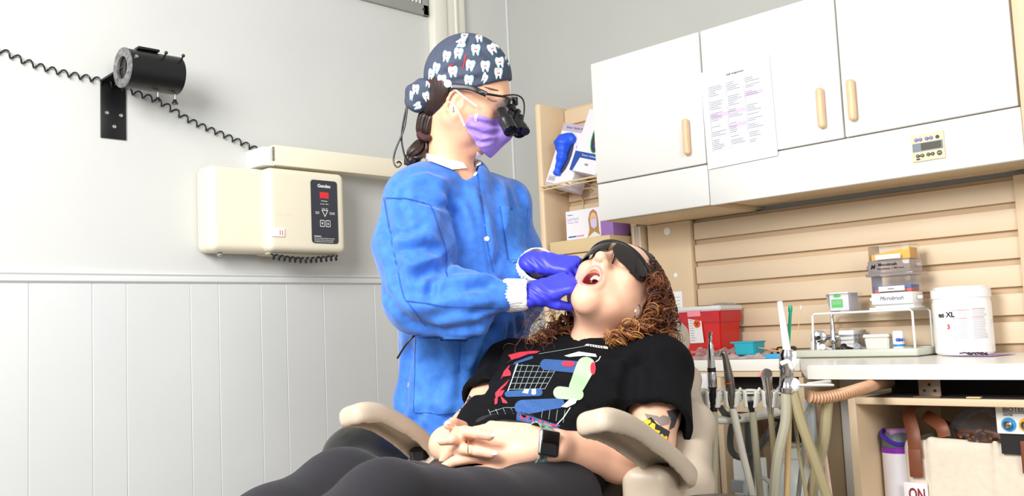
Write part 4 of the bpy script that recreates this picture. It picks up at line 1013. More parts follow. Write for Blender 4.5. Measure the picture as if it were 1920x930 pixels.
# seat and leg rest
g = SDF((-0.15, 0.40, 0.20), (1.6, 1.75, 0.80), 0.009); SC = HP+AX*0.18-ZZ*0.16
RS = np.stack([LR, AX, ZZ])
g.box(SC, (0.24, 0.30, 0.045), RS, 0.04); g.chain([SC+AX*0.25+LR*0.16, SC+AX*0.74+LR*0.15-ZZ*0.03], [0.05, 0.05]); g.chain([SC+AX*0.25-LR*0.16, SC+AX*0.74-LR*0.15-ZZ*0.03], [0.05, 0.05])
q = SC+AX*0.48-ZZ*0.02; RT_ = np.stack([LR, unit(AX*0.47-ZZ*0.03), unit(np.cross(LR, unit(AX*0.47-ZZ*0.03)))]); g.box(q, (0.17, 0.26, 0.045), RT_, 0.04, 0.03)
V, F = g.verts_faces(); obj_vf('seat', smooth_vf(V, F, 2), F, M_vinyl, dc)
# side housings
hn = at(1232, 925, 1.66)
g = SDF(hn-0.22, hn+0.22, 0.006); g.box(at(1228, 935, 1.66), (0.042, 0.062, 0.062), RS, 0.022); g.box(at(1268, 945, 1.74), (0.035, 0.06, 0.062), RS, 0.03, 0.01)
V, F = g.verts_faces(); obj_vf('side_housing', smooth_vf(V, F, 2), F, M_vinyl, dc)
hf_ = at(830, 905, 2.1); g = SDF(hf_-0.2, hf_+0.2, 0.008); g.box(hf_, (0.045, 0.08, 0.07), RS, 0.025); V, F = g.verts_faces(); obj_vf('side_housing', smooth_vf(V, F, 2), F, M_vinyl, dc)
# arm rests: curved channels, hollow underneath
def armrest(P, post):
    P = [np.asarray(p) for p in P]; C = bez(P, 5); lo = np.min(C, 0)-0.09; hi = np.max(C, 0)+0.09
    g = SDF(lo, hi, 0.004)
    for i in range(len(C)-1):
        t = unit(C[i+1]-C[i]); w = unit(np.cross(t, ZZ)); n = np.cross(w, t); n = n if n[2] > 0 else -n; n = unit(n+LR*0.22)
        k0 = 1-0.25*max(0, 1-i/6); w = np.cross(n, t); g.box((C[i]+C[i+1])/2, (np.linalg.norm(C[i+1]-C[i])/2+0.014, 0.031, 0.0185), np.stack([t, w, n]), 0.0135, 0.012)
    for i in range(1, len(C)-2):
        t = unit(C[i+1]-C[i]); w = unit(np.cross(t, ZZ)); n = np.cross(w, t); n = n if n[2] > 0 else -n; n = unit(n+LR*0.22)
        w = np.cross(n, t); g.box((C[i]+C[i+1])/2-n*0.020, (np.linalg.norm(C[i+1]-C[i])/2+0.010, 0.0235, 0.025), np.stack([t, w, n]), 0.008, 0.003, 's')
    V, F = g.verts_faces(); a = obj_vf('armrest', smooth_vf(V, F, 2), F, M_vinyl, dc)
    p0, p1 = post
    MB().cyl(p0, p1, 0.017, n=20).build('armrest_post', M_black, dc); d = unit(np.asarray(p1)-np.asarray(p0))
    MB().lathe([(0.0, 0), (0.024, 0), (0.025, 0.004), (0.025, 0.008), (0.022, 0.011), (0, 0.011)], p0, d, 24).build('post_collar', M_chrome, dc)
dN, dF = 1.50, 1.86
armrest([at(1114, 792, dN), at(1155, 803, dN+0.035), at(1200, 832, dN+0.08), at(1245, 868, dN+0.125), at(1274, 898, dN+0.15)], (at(1240, 894, dN+0.15), at(1236, 866, dN+0.145)))
armrest([at(660, 780, dF), at(698, 780, dF+0.035), at(745, 804, dF+0.08), at(785, 836, dF+0.125), at(815, 868, dF+0.15)], (at(788, 866, dF+0.13), at(784, 842, dF+0.125)))
# pedestal
MB().box(V3(SC-ZZ*0.09), (0.30, 0.55, 0.05), Matrix([list(r) for r in RS]).transposed(), 0.02).box(V3(SC*[1, 1, 0]+[0, 0, 0.27]), (0.20, 0.30, 0.40), Matrix([list(r) for r in RS]).transposed(), 0.03).build('pedestal', mat('pedestal_cream', (214, 204, 186), 0.4), dc)
MB().box(V3(SC*[1, 1, 0]+[0, 0, 0.035]), (0.46, 0.80, 0.07), Matrix([list(r) for r in RS]).transposed(), 0.03).build('base_plate', mat('pedestal_cream', (214, 204, 186), 0.4), dc)
# black stool behind the chair
so = thing('operator_stool', at(720, 850, 2.25)*[1, 1, 0], 'black padded stool behind the far armrest', 'stool')
g = SDF(at(715, 850, 2.25)-0.32, at(715, 850, 2.25)+0.32, 0.006); c0 = at(722, 868, 2.25)
M_bv = mat('black_vinyl', (20, 20, 22), 0.3, spec=0.5)
g.ell(c0, (0.145, 0.13, 0.085), None); g.ell(c0+[-0.02, 0.02, 0.03], (0.115, 0.10, 0.07), None, 0.04); g.plane(c0-[0, 0, 0.055], (0, 0, -1))
V, F = g.verts_faces(); obj_vf('padded_seat', smooth_vf(V, F, 1), F, M_bv, so)
MB().tube([c0+[0.118*math.cos(a), 0.108*math.sin(a), 0.045] for a in np.linspace(0, 2*PI, 40)[:-1]], 0.003, 6, True).build('piping', M_bv, so)
MB().cyl(c0*[1, 1, 0]+[0, 0, 0.06], c0-[0, 0, 0.05], 0.025).build('gas_column', M_black, so)
for i in range(5):
    a = 2*PI*i/5+0.3; e = c0*[1, 1, 0]+[0.19*math.cos(a), 0.19*math.sin(a), 0.06]
    MB().tube([c0*[1, 1, 0]+[0, 0, 0.10], e], [0.022, 0.014], 8).build('leg', M_black, so)
    MB().cyl(e+[-0.012*math.sin(a), 0.012*math.cos(a), -0.034], e+[0.012*math.sin(a), -0.012*math.cos(a), -0.034], 0.025).build('caster', M_black, so)
# ---- curly hair
def hair_mat(name, c0, c1, c2):
    m = bpy.data.materials.new(name); m.use_nodes = True; N = m.node_tree.nodes; L = m.node_tree.links; b = N['Principled BSDF']
    a = N.new('ShaderNodeAttribute'); a.attribute_name = 'tip'; r = N.new('ShaderNodeValToRGB'); e = r.color_ramp.elements
    e[0].position = 0.0; e[0].color = (*lin(c0), 1); e[1].position = 1.0; e[1].color = (*lin(c2), 1); k = e.new(0.55); k.color = (*lin(c1), 1)
    L.new(a.outputs['Fac'], r.inputs[0]); L.new(r.outputs[0], b.inputs['Base Color']); b.inputs['Roughness'].default_value = 0.38; b.inputs['Specular IOR Level'].default_value = 0.45
    return m
M_curl = hair_mat('curly_hair', (34, 20, 16), (112, 58, 32), (214, 156, 88))
def curl_mesh(name, paths, parent, m, sides=4):
    """paths: (points, tube radius, tip values)"""
    Vs = []; Fs = []; T = []; n = 0; ang = np.linspace(0, 2*PI, sides, endpoint=False)
    for P, r, tv in paths:
        P = np.asarray(P); k = len(P); t = np.gradient(P, axis=0); t /= np.linalg.norm(t, axis=1)[:, None]+1e-9
        x = np.cross(t, np.array([0.31, 0.52, 0.79])); x /= np.linalg.norm(x, axis=1)[:, None]+1e-9; y = np.cross(t, x)
        rr = r*np.minimum(1, np.minimum(np.linspace(0.3, 8, k), np.linspace(8, 0.25, k)))
        R = P[:, None, :]+rr[:, None, None]*(x[:, None, :]*np.cos(ang)[None, :, None]+y[:, None, :]*np.sin(ang)[None, :, None])
        Vs.append(R.reshape(-1, 3)); i = np.arange(k-1)[:, None]*sides; j = np.arange(sides)[None, :]; j2 = (j+1) % sides
        Fs.append(np.stack([i+j, i+j2, i+sides+j2, i+sides+j], -1).reshape(-1, 4)+n); n += k*sides; T.append(np.repeat(tv, sides))
    V = np.concatenate(Vs); F = np.concatenate(Fs); o = obj_vf(name, V, F, m, parent)
    a = o.data.attributes.new('tip', 'FLOAT', 'POINT'); a.data.foreach_set('value', np.concatenate(T).astype(np.float32)); return o
def ringlet(C, R0, R1, turns, ph, n=None):
    """wind a coil round a centre path"""
    C = np.array(bez(C, 14)); k = len(C); s = np.concatenate([[0], np.cumsum(np.linalg.norm(np.diff(C, axis=0), axis=1))]); s /= s[-1]
    n = n or int(14*turns)+10; u = np.linspace(0, 1, n); P = np.stack([np.interp(u, s, C[:, i]) for i in range(3)], 1)
    t = np.gradient(P, axis=0); t /= np.linalg.norm(t, axis=1)[:, None]+1e-9; x = np.cross(t, np.array([0.2, 0.3, 0.93])); x /= np.linalg.norm(x, axis=1)[:, None]+1e-9; y = np.cross(t, x)
    a = ph+2*PI*turns*u; rad = R0+(R1-R0)*u; rad = rad*np.minimum(1, u*6)
    return P+rad[:, None]*(x*np.cos(a)[:, None]+y*np.sin(a)[:, None]), u
rs = np.random.default_rng(5)
def scalp(az, el):
    """point on the skull: az from the crown axis, el round it"""
    d = np.array([math.sin(az)*math.cos(el), math.sin(az)*math.sin(el), math.cos(az)]); return HB.p(0.076*d[0], -0.014+0.094*d[1], 0.036+0.084*d[2])
g = SDF(HB.C-0.17, HB.C+0.17, 0.004)
g.ell(HB.p(0, -0.020, 0.040), (0.083, 0.098, 0.088), HB.A); g.plane(HB.p(0, 0.078, 0.050), unit(HB.F*0.80-HB.U*0.60)); g.plane(HB.p(0, 0.0, -0.05), -HB.U)
gx_ = HB.p(0.06, 0.02, -0.01); g.ell(HB.p(0.09, 0.035, -0.025), (0.05, 0.052, 0.055), HB.A, 0.0, 's'); g.ell(HB.p(-0.09, 0.035, -0.025), (0.05, 0.052, 0.055), HB.A, 0.0, 's')
V, F = g.verts_faces(); obj_vf('hair_base', smooth_vf(V, F, 2), F, mat('hair_under', (30, 18, 14), 0.6), pb)
paths = []
def lock(root, mid, end, R0, R1, turns, r, t0, t1):
    ph = rs.uniform(0, 6.28)
    for k in range(3):
        P, u = ringlet([root+rnd(0.002)]+[m_+rnd(0.002) for m_ in mid]+[end+rnd(0.003)], R0, R1*rs.uniform(.85, 1.1), turns, ph+0.35*k, int(11*turns)+10); paths.append((P, r*0.62, np.clip(t0+(t1*rs.uniform(.8, 1.15)-t0)*u**1.3, 0, 1)))
out_ = lambda p: unit(p-HB.p(0, -0.01, 0.02))
def rnd(s): return rs.normal(0, s, 3)
# near side: over the ear, down behind the cheek to the shoulder
for i in range(620):
    el = rs.uniform(-1.5, 0.70); az = rs.uniform(0.35, 1.75)
    S = scalp(az, el)
    tx_, ty_ = rs.uniform(1128, 1256), rs.uniform(575, 655)
    if rs.random() < 0.42: tx_, ty_ = rs.uniform(1205, 1258), rs.uniform(520, 650)
    if ty_ < 600 and tx_ < 1205: tx_ = rs.uniform(1208, 1262)
    if ty_ < 628 and tx_ < 1160: ty_ = rs.uniform(628, 660)
    d_ = np.interp(tx_, [1125, 1200, 1270], [1.925, 1.915, 1.965])+abs(rs.normal(0, 0.045))
    E_ = at(tx_, ty_, d_)
    M1 = S+out_(S)*rs.uniform(0.004, 0.016); M2 = M1*0.4+E_*0.6+out_(S)*0.004+rnd(0.006)
    pm = np.array([*M2]); v_ = pm-EYE; c_ = v_ @ FW; mx = 960+FPX*(v_ @ RT)/c_; my = 465-FPX*(v_ @ UP)/c_
    if mx < 1205 and my < 600: M2 = at(rs.uniform(1206, 1235), rs.uniform(590, 618), 1.94+abs(rs.normal(0, 0.03)))
    L = np.linalg.norm(M1-S)+np.linalg.norm(M2-M1)+np.linalg.norm(E_-M2)
    tipv = np.clip(rs.normal(0.52, 0.22)+(0.34 if ty_ > 622 else 0), 0.12, 1.0)
    lock(S, [M1, M2], E_, rs.uniform(.004, .007), rs.uniform(.007, .013), L/rs.uniform(.022, .034), rs.uniform(.0016, .0030), 0.02, tipv)
# far side, behind the neck
for i in range(330):
    S = scalp(rs.uniform(1.35, 1.85), rs.uniform(2.4, 3.9)); tx_ = rs.uniform(985, 1082); ty_ = np.interp(tx_, [985, 1030, 1082], [rs.uniform(622, 648), rs.uniform(592, 655), rs.uniform(570, 640)])
    E_ = at(tx_, ty_+6, 2.035+abs(rs.normal(0, 0.045))); M1 = S+out_(S)*0.012-UP*0.02; M2 = at(rs.uniform(1062, 1100), rs.uniform(580, 622), 2.11+rs.normal(0, 0.03))
    L = np.linalg.norm(M1-S)+np.linalg.norm(M2-M1)+np.linalg.norm(E_-M2)
    lock(S, [M1, M2], E_, .004, rs.uniform(.006, .011), L/rs.uniform(.020, .030), rs.uniform(.0016, .0028), 0.05, np.clip(rs.normal(0.56, 0.2)+(0.25 if tx_ < 1015 else 0), 0.1, 1))
# crown, short waves that hug the skull
for i in range(700):
    az = rs.uniform(0.0, 1.5); el = rs.uniform(-1.9, 0.9); S = scalp(az, el)
    if (S-HB.p(0, 0.078, 0.054)) @ unit(HB.F*0.80-HB.U*0.60) > -0.004: continue
    d = unit(-HB.F*0.75-UP*0.5+HB.L*rs.uniform(0.0, 0.7)+rnd(0.2)); q = S+out_(S)*0.010
    pts_ = [S+out_(S)*0.002, q+d*0.022, q+d*0.045+out_(S)*0.004, q+d*0.07+out_(S)*0.002]
    P, u = ringlet(pts_, .003, .007, rs.uniform(3, 5), rs.uniform(0, 6)); paths.append((P, rs.uniform(.0011, .0018), 0.02+0.25*u*rs.random()))
# loose frizz
for i in range(120):
    tx_, ty_ = (rs.uniform(1225, 1280), rs.uniform(500, 655)) if i % 3 else (rs.uniform(975, 1040), rs.uniform(580, 640))
    if tx_ > 1100: tx_ = np.interp(ty_, [480, 530, 590, 655], [1212, 1238, 1258, 1268])+rs.uniform(-12, 6)
    E_ = at(tx_, ty_, 2.0+rs.normal(0, 0.05)); P, u = ringlet([E_+rnd(0.02), E_+rnd(0.006), E_+rnd(0.02)], .002, .007, rs.uniform(1, 2.5), rs.uniform(0, 6), 36); paths.append((P, 0.0005, 0.15+0.35*u))
def outline_ok(P):
    v = P-EYE; c = v @ FW; x = 960+FPX*(v @ RT)/c; y = 465-FPX*(v @ UP)/c
    if x.max() < 1110: return True
    r = np.interp(y, [455, 475, 500, 530, 590, 640, 665], [1196, 1222, 1240, 1256, 1274, 1286, 1286])
    f = np.interp(y, [460, 480, 510, 545, 575, 596, 604], [1168, 1188, 1206, 1214, 1216, 1208, 1100])
    return not ((x > r).any() or (x < f).sum() > len(x)*0.04 or y.max() > 676)
paths = [p for p in paths if outline_ok(p[0])]
hair = curl_mesh('hair', paths, pb, M_curl); tag(hair, kind='stuff')

# ---- dark wraparound glasses
M_shade = mat('smoke_lens', (26, 20, 18), 0.06, spec=0.7)
def gp(a, u, r=1.0, df=0.0): a = math.radians(a); return HB.p(0.080*math.sin(a)*r, 0.024+0.084*math.cos(a)*r+df, u)
gl = MB().tube([gp(a, 0.034-0.010*(abs(a)/75)**2) for a in range(-78, 79, 4)], 0.0035, 8, flat=(HB.U, 0.0042, 0.0028)).build('glasses_frame', M_black, pb)
for s_ in (1, -1):
    G = []
    for a in np.linspace(3, 74, 24):
        lo_ = np.interp(a, [3, 12, 24, 46, 62, 74], [0.008, -0.006, -0.016, -0.019, -0.013, 0.004]); hi_ = 0.033-0.010*(a/75)**2
        G.append([gp(s_*a, lo_+(hi_-lo_)*t, 1.0+0.03*math.sin(PI*t)) for t in np.linspace(0, 1, 8)])
    MB().grid(G).build('dark_lens', M_shade, gl, 180)
    MB().tube([gp(s_*78, 0.022), HB.p(s_*0.088, 0.018, 0.016), HB.p(s_*0.094, -0.012, 0.008), HB.p(s_*0.090, -0.035, -0.004)], 0.004, 8, flat=(HB.U, 0.009, 0.003)).build('temple_arm', M_black, gl)
    MB().tube([gp(s_*6, 0.012), HB.p(s_*0.011, 0.088, -0.006), HB.p(s_*0.013, 0.083, -0.016)], 0.0022, 8).build('nose_pad', M_black, gl)
    MB().tube([gp(s_*a, np.interp(a, [46, 62, 74], [-0.019, -0.013, 0.004]), 1.005) for a in range(46, 76, 3)], 0.0022, 8).build('lens_rim', M_black, gl)
# earrings
MB().tube([at(1195+4*math.cos(a)-3*math.sin(a), 585+13*math.sin(a), 1.925+0.012*math.cos(a)) for a in np.linspace(0, 2*PI, 30)], 0.0012, 6).build('hoop_earring', M_chrome, pb)
MB().tube([at(1068+9*math.cos(a), 596+26*math.sin(a), 2.06) for a in np.linspace(1.9, 5.2, 24)], 0.0012, 6).build('hoop_earring', M_chrome, pb)

# ---- watch
wd = unit(wLp-eLp); wc = wLp+wd*0.006; wn = unit(-FW*0.93+UP*0.30); wn = unit(wn-wd*(wn @ wd)); wy = np.cross(wn, wd); WC = wc+wn*0.0315
M_band = mat('watch_band', (150, 176, 166), 0.6, var=0.6, vscale=130, rgb2=(34, 50, 48))
ring_ = [wc+(wn*0.0290*math.cos(a)+wy*0.0345*math.sin(a)) for a in np.linspace(0, 2*PI, 48, endpoint=False)]
bw = MB(); n_ = len(ring_)
bw.grid([[p+wd*t+unit(p-wc)*e for t, e in ((-0.011, 0), (-0.011, 0.0022), (0.011, 0.0022), (0.011, 0))] for p in ring_+[ring_[0]]])
wt = bw.build('watch_band', M_band, pb, 60)
RW = Matrix((wd, wy, wn)).transposed()
cs = MB().box(WC, (0.037, 0.043, 0.0105), RW, 0.0048, 4).build('watch_case', mat('watch_silver', (190, 190, 192), 0.25, 1.0), pb)
MB().box(WC+wn*0.0050, (0.034, 0.040, 0.0025), RW, 0.0012, 3).build('watch_face', mat('watch_glass', (8, 8, 10), 0.05), cs)
MB().cyl(WC-wd*0.0165+wy*0.008, WC-wd*0.0205+wy*0.008, 0.0035, n=16).build('crown', M_steel, cs)

# ---- tattoos
M_ink = mat('tattoo_ink', (66, 64, 66), 0.5); M_ink2 = mat('tattoo_grey', (134, 122, 116), 0.5); M_yel = mat('tattoo_yellow', (232, 178, 42), 0.5); M_inkb = mat('tattoo_black', (34, 34, 36), 0.5)
o6 = lambda x, y: (1080+x/4.896, 740+y/4.896)
for pl_, m in (([(630, 175), (760, 200), (720, 240), (650, 215)], M_ink2), ([(830, 150), (960, 130), (900, 300), (850, 330), (870, 240)], M_ink), ([(720, 230), (800, 190), (870, 210), (850, 270), (780, 290)], M_ink2), ([(590, 260), (690, 210), (740, 270), (860, 340), (830, 440), (700, 350)], M_inkb)):
    decal('arm_tattoo', bvp, [o6(*q) for q in pl_], m, pb, 0.0007 if m != M_inkb else 0.001, 4)
for ch in (([(600, 275), (640, 232), (684, 236), (690, 262), (664, 276), (672, 300), (640, 304)],), ([(648, 312), (700, 262), (728, 276), (720, 345), (700, 335), (702, 316), (684, 312), (668, 322)],), ([(714, 322), (770, 338), (764, 360), (748, 356), (738, 392), (720, 380), (730, 348), (712, 342)],), ([(760, 398), (778, 364), (796, 372), (802, 392), (826, 382), (836, 396), (826, 430), (812, 424), (816, 408), (800, 416), (784, 404), (776, 412)],)):
    decal('tattoo_letter', bvp, [o6(*q) for q in ch[0]], M_yel, pb, 0.0015, 3)
o4 = lambda x, y: (776+x/5.812, 722+y/5.812)
decal('arm_tattoo', bvp, [o4(*q) for q in [(450, 270), (500, 190), (540, 125), (600, 110), (650, 150), (630, 230), (590, 290), (510, 300)]], M_ink, pb, 0.0007, 4)
decal('arm_tattoo', bvp, [o4(*q) for q in [(525, 240), (560, 190), (600, 200), (590, 260), (540, 290)]], M_ink2, pb, 0.0012, 4)

# ---- abstract print on the shirt
o8 = lambda x, y: (900+x/4.429, 620+y/4.429)
I_w = mat('ink_white', (226, 230, 232), 0.85); I_g = mat('ink_green', (168, 200, 160), 0.85); I_b = mat('ink_blue', (44, 84, 142), 0.85, var=0.15, vscale=300); I_r = mat('ink_red', (216, 44, 66), 0.85); I_l = mat('ink_line', (140, 160, 158), 0.85)
def pr_(pts, m, off=0.0009, st=5): decal('shirt_print', bv, [o8(*q) for q in pts], m, tee, off, st)
def ln(pts, w, m=I_l, off=0.0008): decal('print_line', bv, stroke([o8(*q) for q in pts], w), m, tee, off, 4)
def bar(a, b, r0, r1=None, n=8):
    r1 = r0 if r1 is None else r1; a = np.array(a, float); b = np.array(b, float); t = math.atan2(b[1]-a[1], b[0]-a[0])
    return [tuple(b+r1*np.array([math.cos(t-PI/2+PI*i/n), math.sin(t-PI/2+PI*i/n)])) for i in range(n+1)]+[tuple(a+r0*np.array([math.cos(t+PI/2+PI*i/n), math.sin(t+PI/2+PI*i/n)])) for i in range(n+1)]
for i in range(8):
    t = i/7; ln([(305+t*330, 275+t*40), (240+t*300, 490+t*-6)], 0.9)
for i in range(5):
    t = i/4; ln([(305-65*t, 290+200*t), (640-100*t, 300+185*t)], 0.9)
ln([(315, 275), (232, 505)], 1.6, I_w); ln([(490, 195), (700, 160), (880, 130)], 0.8); ln([(1000, 215), (985, 245), (960, 262)], 1.6, I_w); ln([(750, 640), (700, 715), (635, 785)], 1.5, I_w)
for i in range(6): ln([(70+i*62, 655-i*4), (90+i*62, 700-i*4)], 0.8)
ln([(80, 680), (200, 640), (330, 640)], 0.8)
for i in range(4): ln([(520+i*62, 650+i*4), (510+i*60, 730+i*12)], 0.8)
for p in ([(232, 205), (330, 180), (440, 170), (500, 172), (470, 190), (400, 198), (330, 225), (262, 248), (250, 225)], [(262, 270), (235, 320), (255, 345), (258, 375), (190, 385), (172, 410), (200, 340)], [(248, 405), (215, 455), (165, 505), (205, 495), (185, 540), (130, 560), (128, 520), (165, 480)], [(122, 570), (150, 550), (145, 605), (125, 615)], [(170, 545), (225, 590), (230, 605), (190, 600)]): pr_(p, I_r)
pr_(bar((545, 285), (800, 305), 46, 50), I_b); pr_(bar((230, 530), (490, 515), 24, 30), I_b); pr_(bar((350, 640), (660, 605), 62, 40), I_b); pr_(bar((270, 280), (430, 225), 8, 12), I_b)
pr_(bar((880, 300), (800, 470), 78, 62), I_g, 0.0014); pr_(bar((660, 520), (810, 535), 52, 48), I_g, 0.0016)
pr_(arc2(735, 282, 56, 24), I_r, 0.0018); pr_(arc2(938, 320, 22, 52), I_r, 0.002)
pr_([(700, 215), (820, 180), (960, 200), (970, 225), (860, 215), (740, 225)], I_w, 0.0017); pr_([(690, 625), (750, 570), (806, 575), (790, 610), (720, 645), (672, 638)], I_w, 0.002)
pr_([(352, 520), (372, 492), (410, 490), (398, 528)], I_w, 0.0014); pr_([(428, 530), (432, 490), (464, 490), (466, 530), (446, 538)], I_w, 0.0014)
pr_([(308, 690), (340, 692), (664, 790), (660, 826), (540, 795), (304, 742)], I_b, 0.0012)
for p in ([(330, 700), (372, 700), (352, 712), (376, 748), (340, 725)], [(382, 712), (408, 718), (414, 758), (392, 752)], [(428, 728), (452, 735), (448, 755), (474, 778), (440, 765)], [(492, 742), (520, 752), (512, 782), (484, 776)], [(536, 756), (558, 764), (552, 796), (534, 790)], [(580, 772), (650, 792), (640, 800), (590, 790)]): pr_(p, I_r, 0.0018)
pr_([(868, 128), (890, 115), (1060, 140), (1062, 158), (980, 148)], I_w, 0.0016)
for i in range(6): ln([(905+i*22, 122+i*3.5), (912+i*22, 138+i*3)], 1.4, M_tee, 0.0022)
# ================================================================== x-ray unit on the left wall
M_mat_blk = mat('matte_black_steel', (16, 16, 17), 0.35, spec=0.45)
xh = thing('tube_holder', (1.13, YW, 1.63), 'black cylindrical tube holder on an angled wall bracket', 'holder')
b = MB().bounds((1.098, YW-0.006, 1.628), (1.172, YW, 1.80), 0.0015)
b.prism([(0, 0), (0.074, 0), (0.074, 0.02), (0.060, 0.165), (0.014, 0.165), (0, 0.02)], frame4((1.098, YW-0.003, 1.797), (1, 0, 0), (0, -1, 0.12)), 0.006)
b.build('bracket', M_mat_blk, xh)
ya = YW-0.145; ax_ = unit(at(323, 142, 1)*0+np.array([1, 0.02, 0.015])); rC = np.array([1.108, ya, 1.803]); fC = rC+ax_*0.158; RO = 0.0555
MB().lathe([(RO-0.004, 0), (RO, 0.002), (RO, 0.158), (RO-0.003, 0.158), (RO-0.003, 0.004)], rC, ax_, 48, caps=False).build('cylinder', M_mat_blk, xh)
MB().lathe([(0.032, -0.006), (RO+0.001, -0.006), (RO+0.002, -0.002), (RO-0.001, 0.001), (0.032, 0.001), (0.032, -0.006)], rC, ax_, 40, caps=False).build('end_ring', mat('worn_steel', (150, 150, 152), 0.35, 0.5, var=0.5, vscale=60, rgb2=(90, 90, 92)), xh)
MB().cyl(rC+ax_*0.004, rC+ax_*0.006, 0.05, n=32).build('aperture', M_dark, xh)
MB().box(rC+ax_*0.002+[0, 0, -0.002], (0.004, 0.020, 0.052), None, 0.001).build('slot', M_black, xh)
for a in (25, 80, 150, 205, 260, 330):
    p = rC+np.array([0, math.cos(math.radians(a))*0.045, math.sin(math.radians(a))*0.045])
    MB().cyl(p-ax_*0.008, p-ax_*0.004, 0.0032, n=10).build('ring_screw', M_screw, xh)
MB().box(rC+ax_*0.062+[0, -0.012, 0.0585], (0.062, 0.03, 0.007), None, 0.001).build('top_plate', M_mat_blk, xh)
MB().cyl(rC+ax_*0.012+[0, -0.050, 0.020], rC+ax_*0.012+[0, -0.057, 0.0225], 0.005, n=12).build('side_screw', M_screw, xh)
for x in (0.098, 0.150):
    p = rC+ax_*x
    MB().cyl(p-[0, 0, RO-0.004], p-[0, 0, RO+0.022], 0.0025, n=8).build('thumb_screw', M_screw, xh)
    MB().lathe([(0.005, 0), (0.0055, 0.004), (0.009, 0.010), (0.009, 0.014), (0, 0.014)], p-[0, 0, RO+0.016], (0, 0, -1), 16).build('screw_knob', M_black, xh)
    q = p+np.array([0, -0.040, 0.034]); MB().cyl(q, q+[0, -0.014, 0.010], 0.0025, n=8).ell(q+np.array([0, -0.017, 0.012]), (0.005, 0.005, 0.005)).build('set_knob', M_black, xh)
for x, z in ((1.115, 1.703), (1.156, 1.700), (1.136, 1.664), (1.133, 1.80)):
    MB().lathe([(0.006, 0), (0.0055, 0.003), (0.002, 0.0035), (0, 0.002)], (x, YW-0.006, z), (0, -1, 0), 14).build('bolt', M_screw, xh)
# coiled cord along the wall
M_cord = mat('cord_black', (20, 20, 24), 0.4)
def coil(P, R, pitch, r, name, label, par=None):
    C = np.array(bez(P, 30)); s = np.concatenate([[0], np.cumsum(np.linalg.norm(np.diff(C, axis=0), axis=1))]); L = s[-1]; n = int(L/pitch*12); u = np.linspace(0, L, n)
    Q = np.stack([np.interp(u, s, C[:, i]) for i in range(3)], 1); t = np.gradient(Q, axis=0); t /= np.linalg.norm(t, axis=1)[:, None]
    x = np.cross(t, np.array([0, 1, 0])); x /= np.linalg.norm(x, axis=1)[:, None]; y = np.cross(t, x); a = 2*PI*u/pitch
    o = MB().tube(Q+R*(x*np.cos(a)[:, None]+y*np.sin(a)[:, None]), r, 6).build(name, M_cord, None); return tag(o, label, 'cord')
yc = YW-0.012
cp = [ony(x, y, yc) for x, y in ((-60, 76), (0, 95), (60, 120), (120, 137), (190, 152), (236, 168), (300, 192), (360, 228), (430, 258), (480, 280), (499, 288))]
coil(cp, 0.0085, 0.031, 0.0026, 'coiled_cord', 'long stretched black coiled cord running across the pale wall')
yb = YW-0.115
xb = [ony(x, y, yb) for x, y in ((508, 481), (570, 488), (634, 483))]
coil(xb, 0.008, 0.0195, 0.0032, 'coiled_cord', 'short tight black coiled cord hanging under the x-ray control box')
# control box
xb_ = thing('xray_control_box', (1.6, YW, 1.29), 'cream x-ray control box with dark key panel on the wall', 'control box')
def softbox(name, lo, hi, rad, m, par, h=0.004):
    lo = np.array(lo); hi = np.array(hi); s = SDF(lo-0.03, hi+0.03, h); s.box((lo+hi)/2, (hi-lo)/2, None, rad); V, F = s.verts_faces(); return obj_vf(name, smooth_vf(V, F, 1), F, m, par)
softbox('rear_housing', (1.385, YW-0.10, 1.298), (1.62, YW-0.001, 1.565), 0.024, M_cream, xb_)
fh = softbox('front_housing', (1.562, YW-0.135, 1.300), (1.852, YW-0.001, 1.566), 0.020, M_cream, xb_)
MX = frame4((1.717, YW-0.1355, 1.330), (1, 0, 0), (0, 0, 1))
def rrect(w, h, r, n=5):
    out = []
    for cx, cy, a0 in ((w-r, r, -90), (w-r, h-r, 0), (r, h-r, 90), (r, r, 180)): out += [(cx+r*math.cos(math.radians(a0+90*i/n)), cy+r*math.sin(math.radians(a0+90*i/n))) for i in range(n+1)]
    return out
kp = MB().prism(rrect(0.101, 0.207, 0.010), MX, 0.002).build('key_panel', mat('panel_slate', (44, 48, 58), 0.4), xb_)
MB().prism([(0.033, 0.148), (0.067, 0.148), (0.067, 0.168), (0.033, 0.168)], MX, 0.0025).build('red_display', mat('display_red', (214, 32, 44), 0.3), kp)
text('Gendex', on(MX, 0.050, 0.188, 0.0024), 0.0155, M_white, kp, bold=0.0004)
text('Kilovoltage', on(MX, 0.050, 0.139, 0.0022), 0.0052, M_white, kp); text('Seconds   Pulses', on(MX, 0.050, 0.129, 0.0022), 0.0048, M_white, kp)
text('X-Ray  On', on(MX, 0.050, 0.114, 0.0022), 0.0052, M_white, kp); text('WARNING', on(MX, 0.008, 0.022, 0.0022), 0.0055, M_white, kp, align='LEFT', bold=0.0001)
for i, s_ in enumerate(('This x-ray unit may be dangerous to patient', 'and operator unless safe exposure factors', 'and operating instructions are observed.')): text(s_, on(MX, 0.008, 0.016-i*0.0055, 0.0022), 0.0044, M_white, kp, align='LEFT')
text('EXPOSE\nREADY', on(MX, 0.022, 0.099, 0.0022), 0.0044, M_white, kp); text('EXPOSURE\nCONTROL', on(MX, 0.079, 0.099, 0.0022), 0.0044, M_white, kp)
def ringpoly(b_, outer, inner):
    n = len(outer); vs = [MX @ Vector((x, y, 0.0024)) for x, y in outer+inner]; b_.add(vs, [[i, (i+1) % n, n+(i+1) % n, n+i] for i in range(n)]); return b_
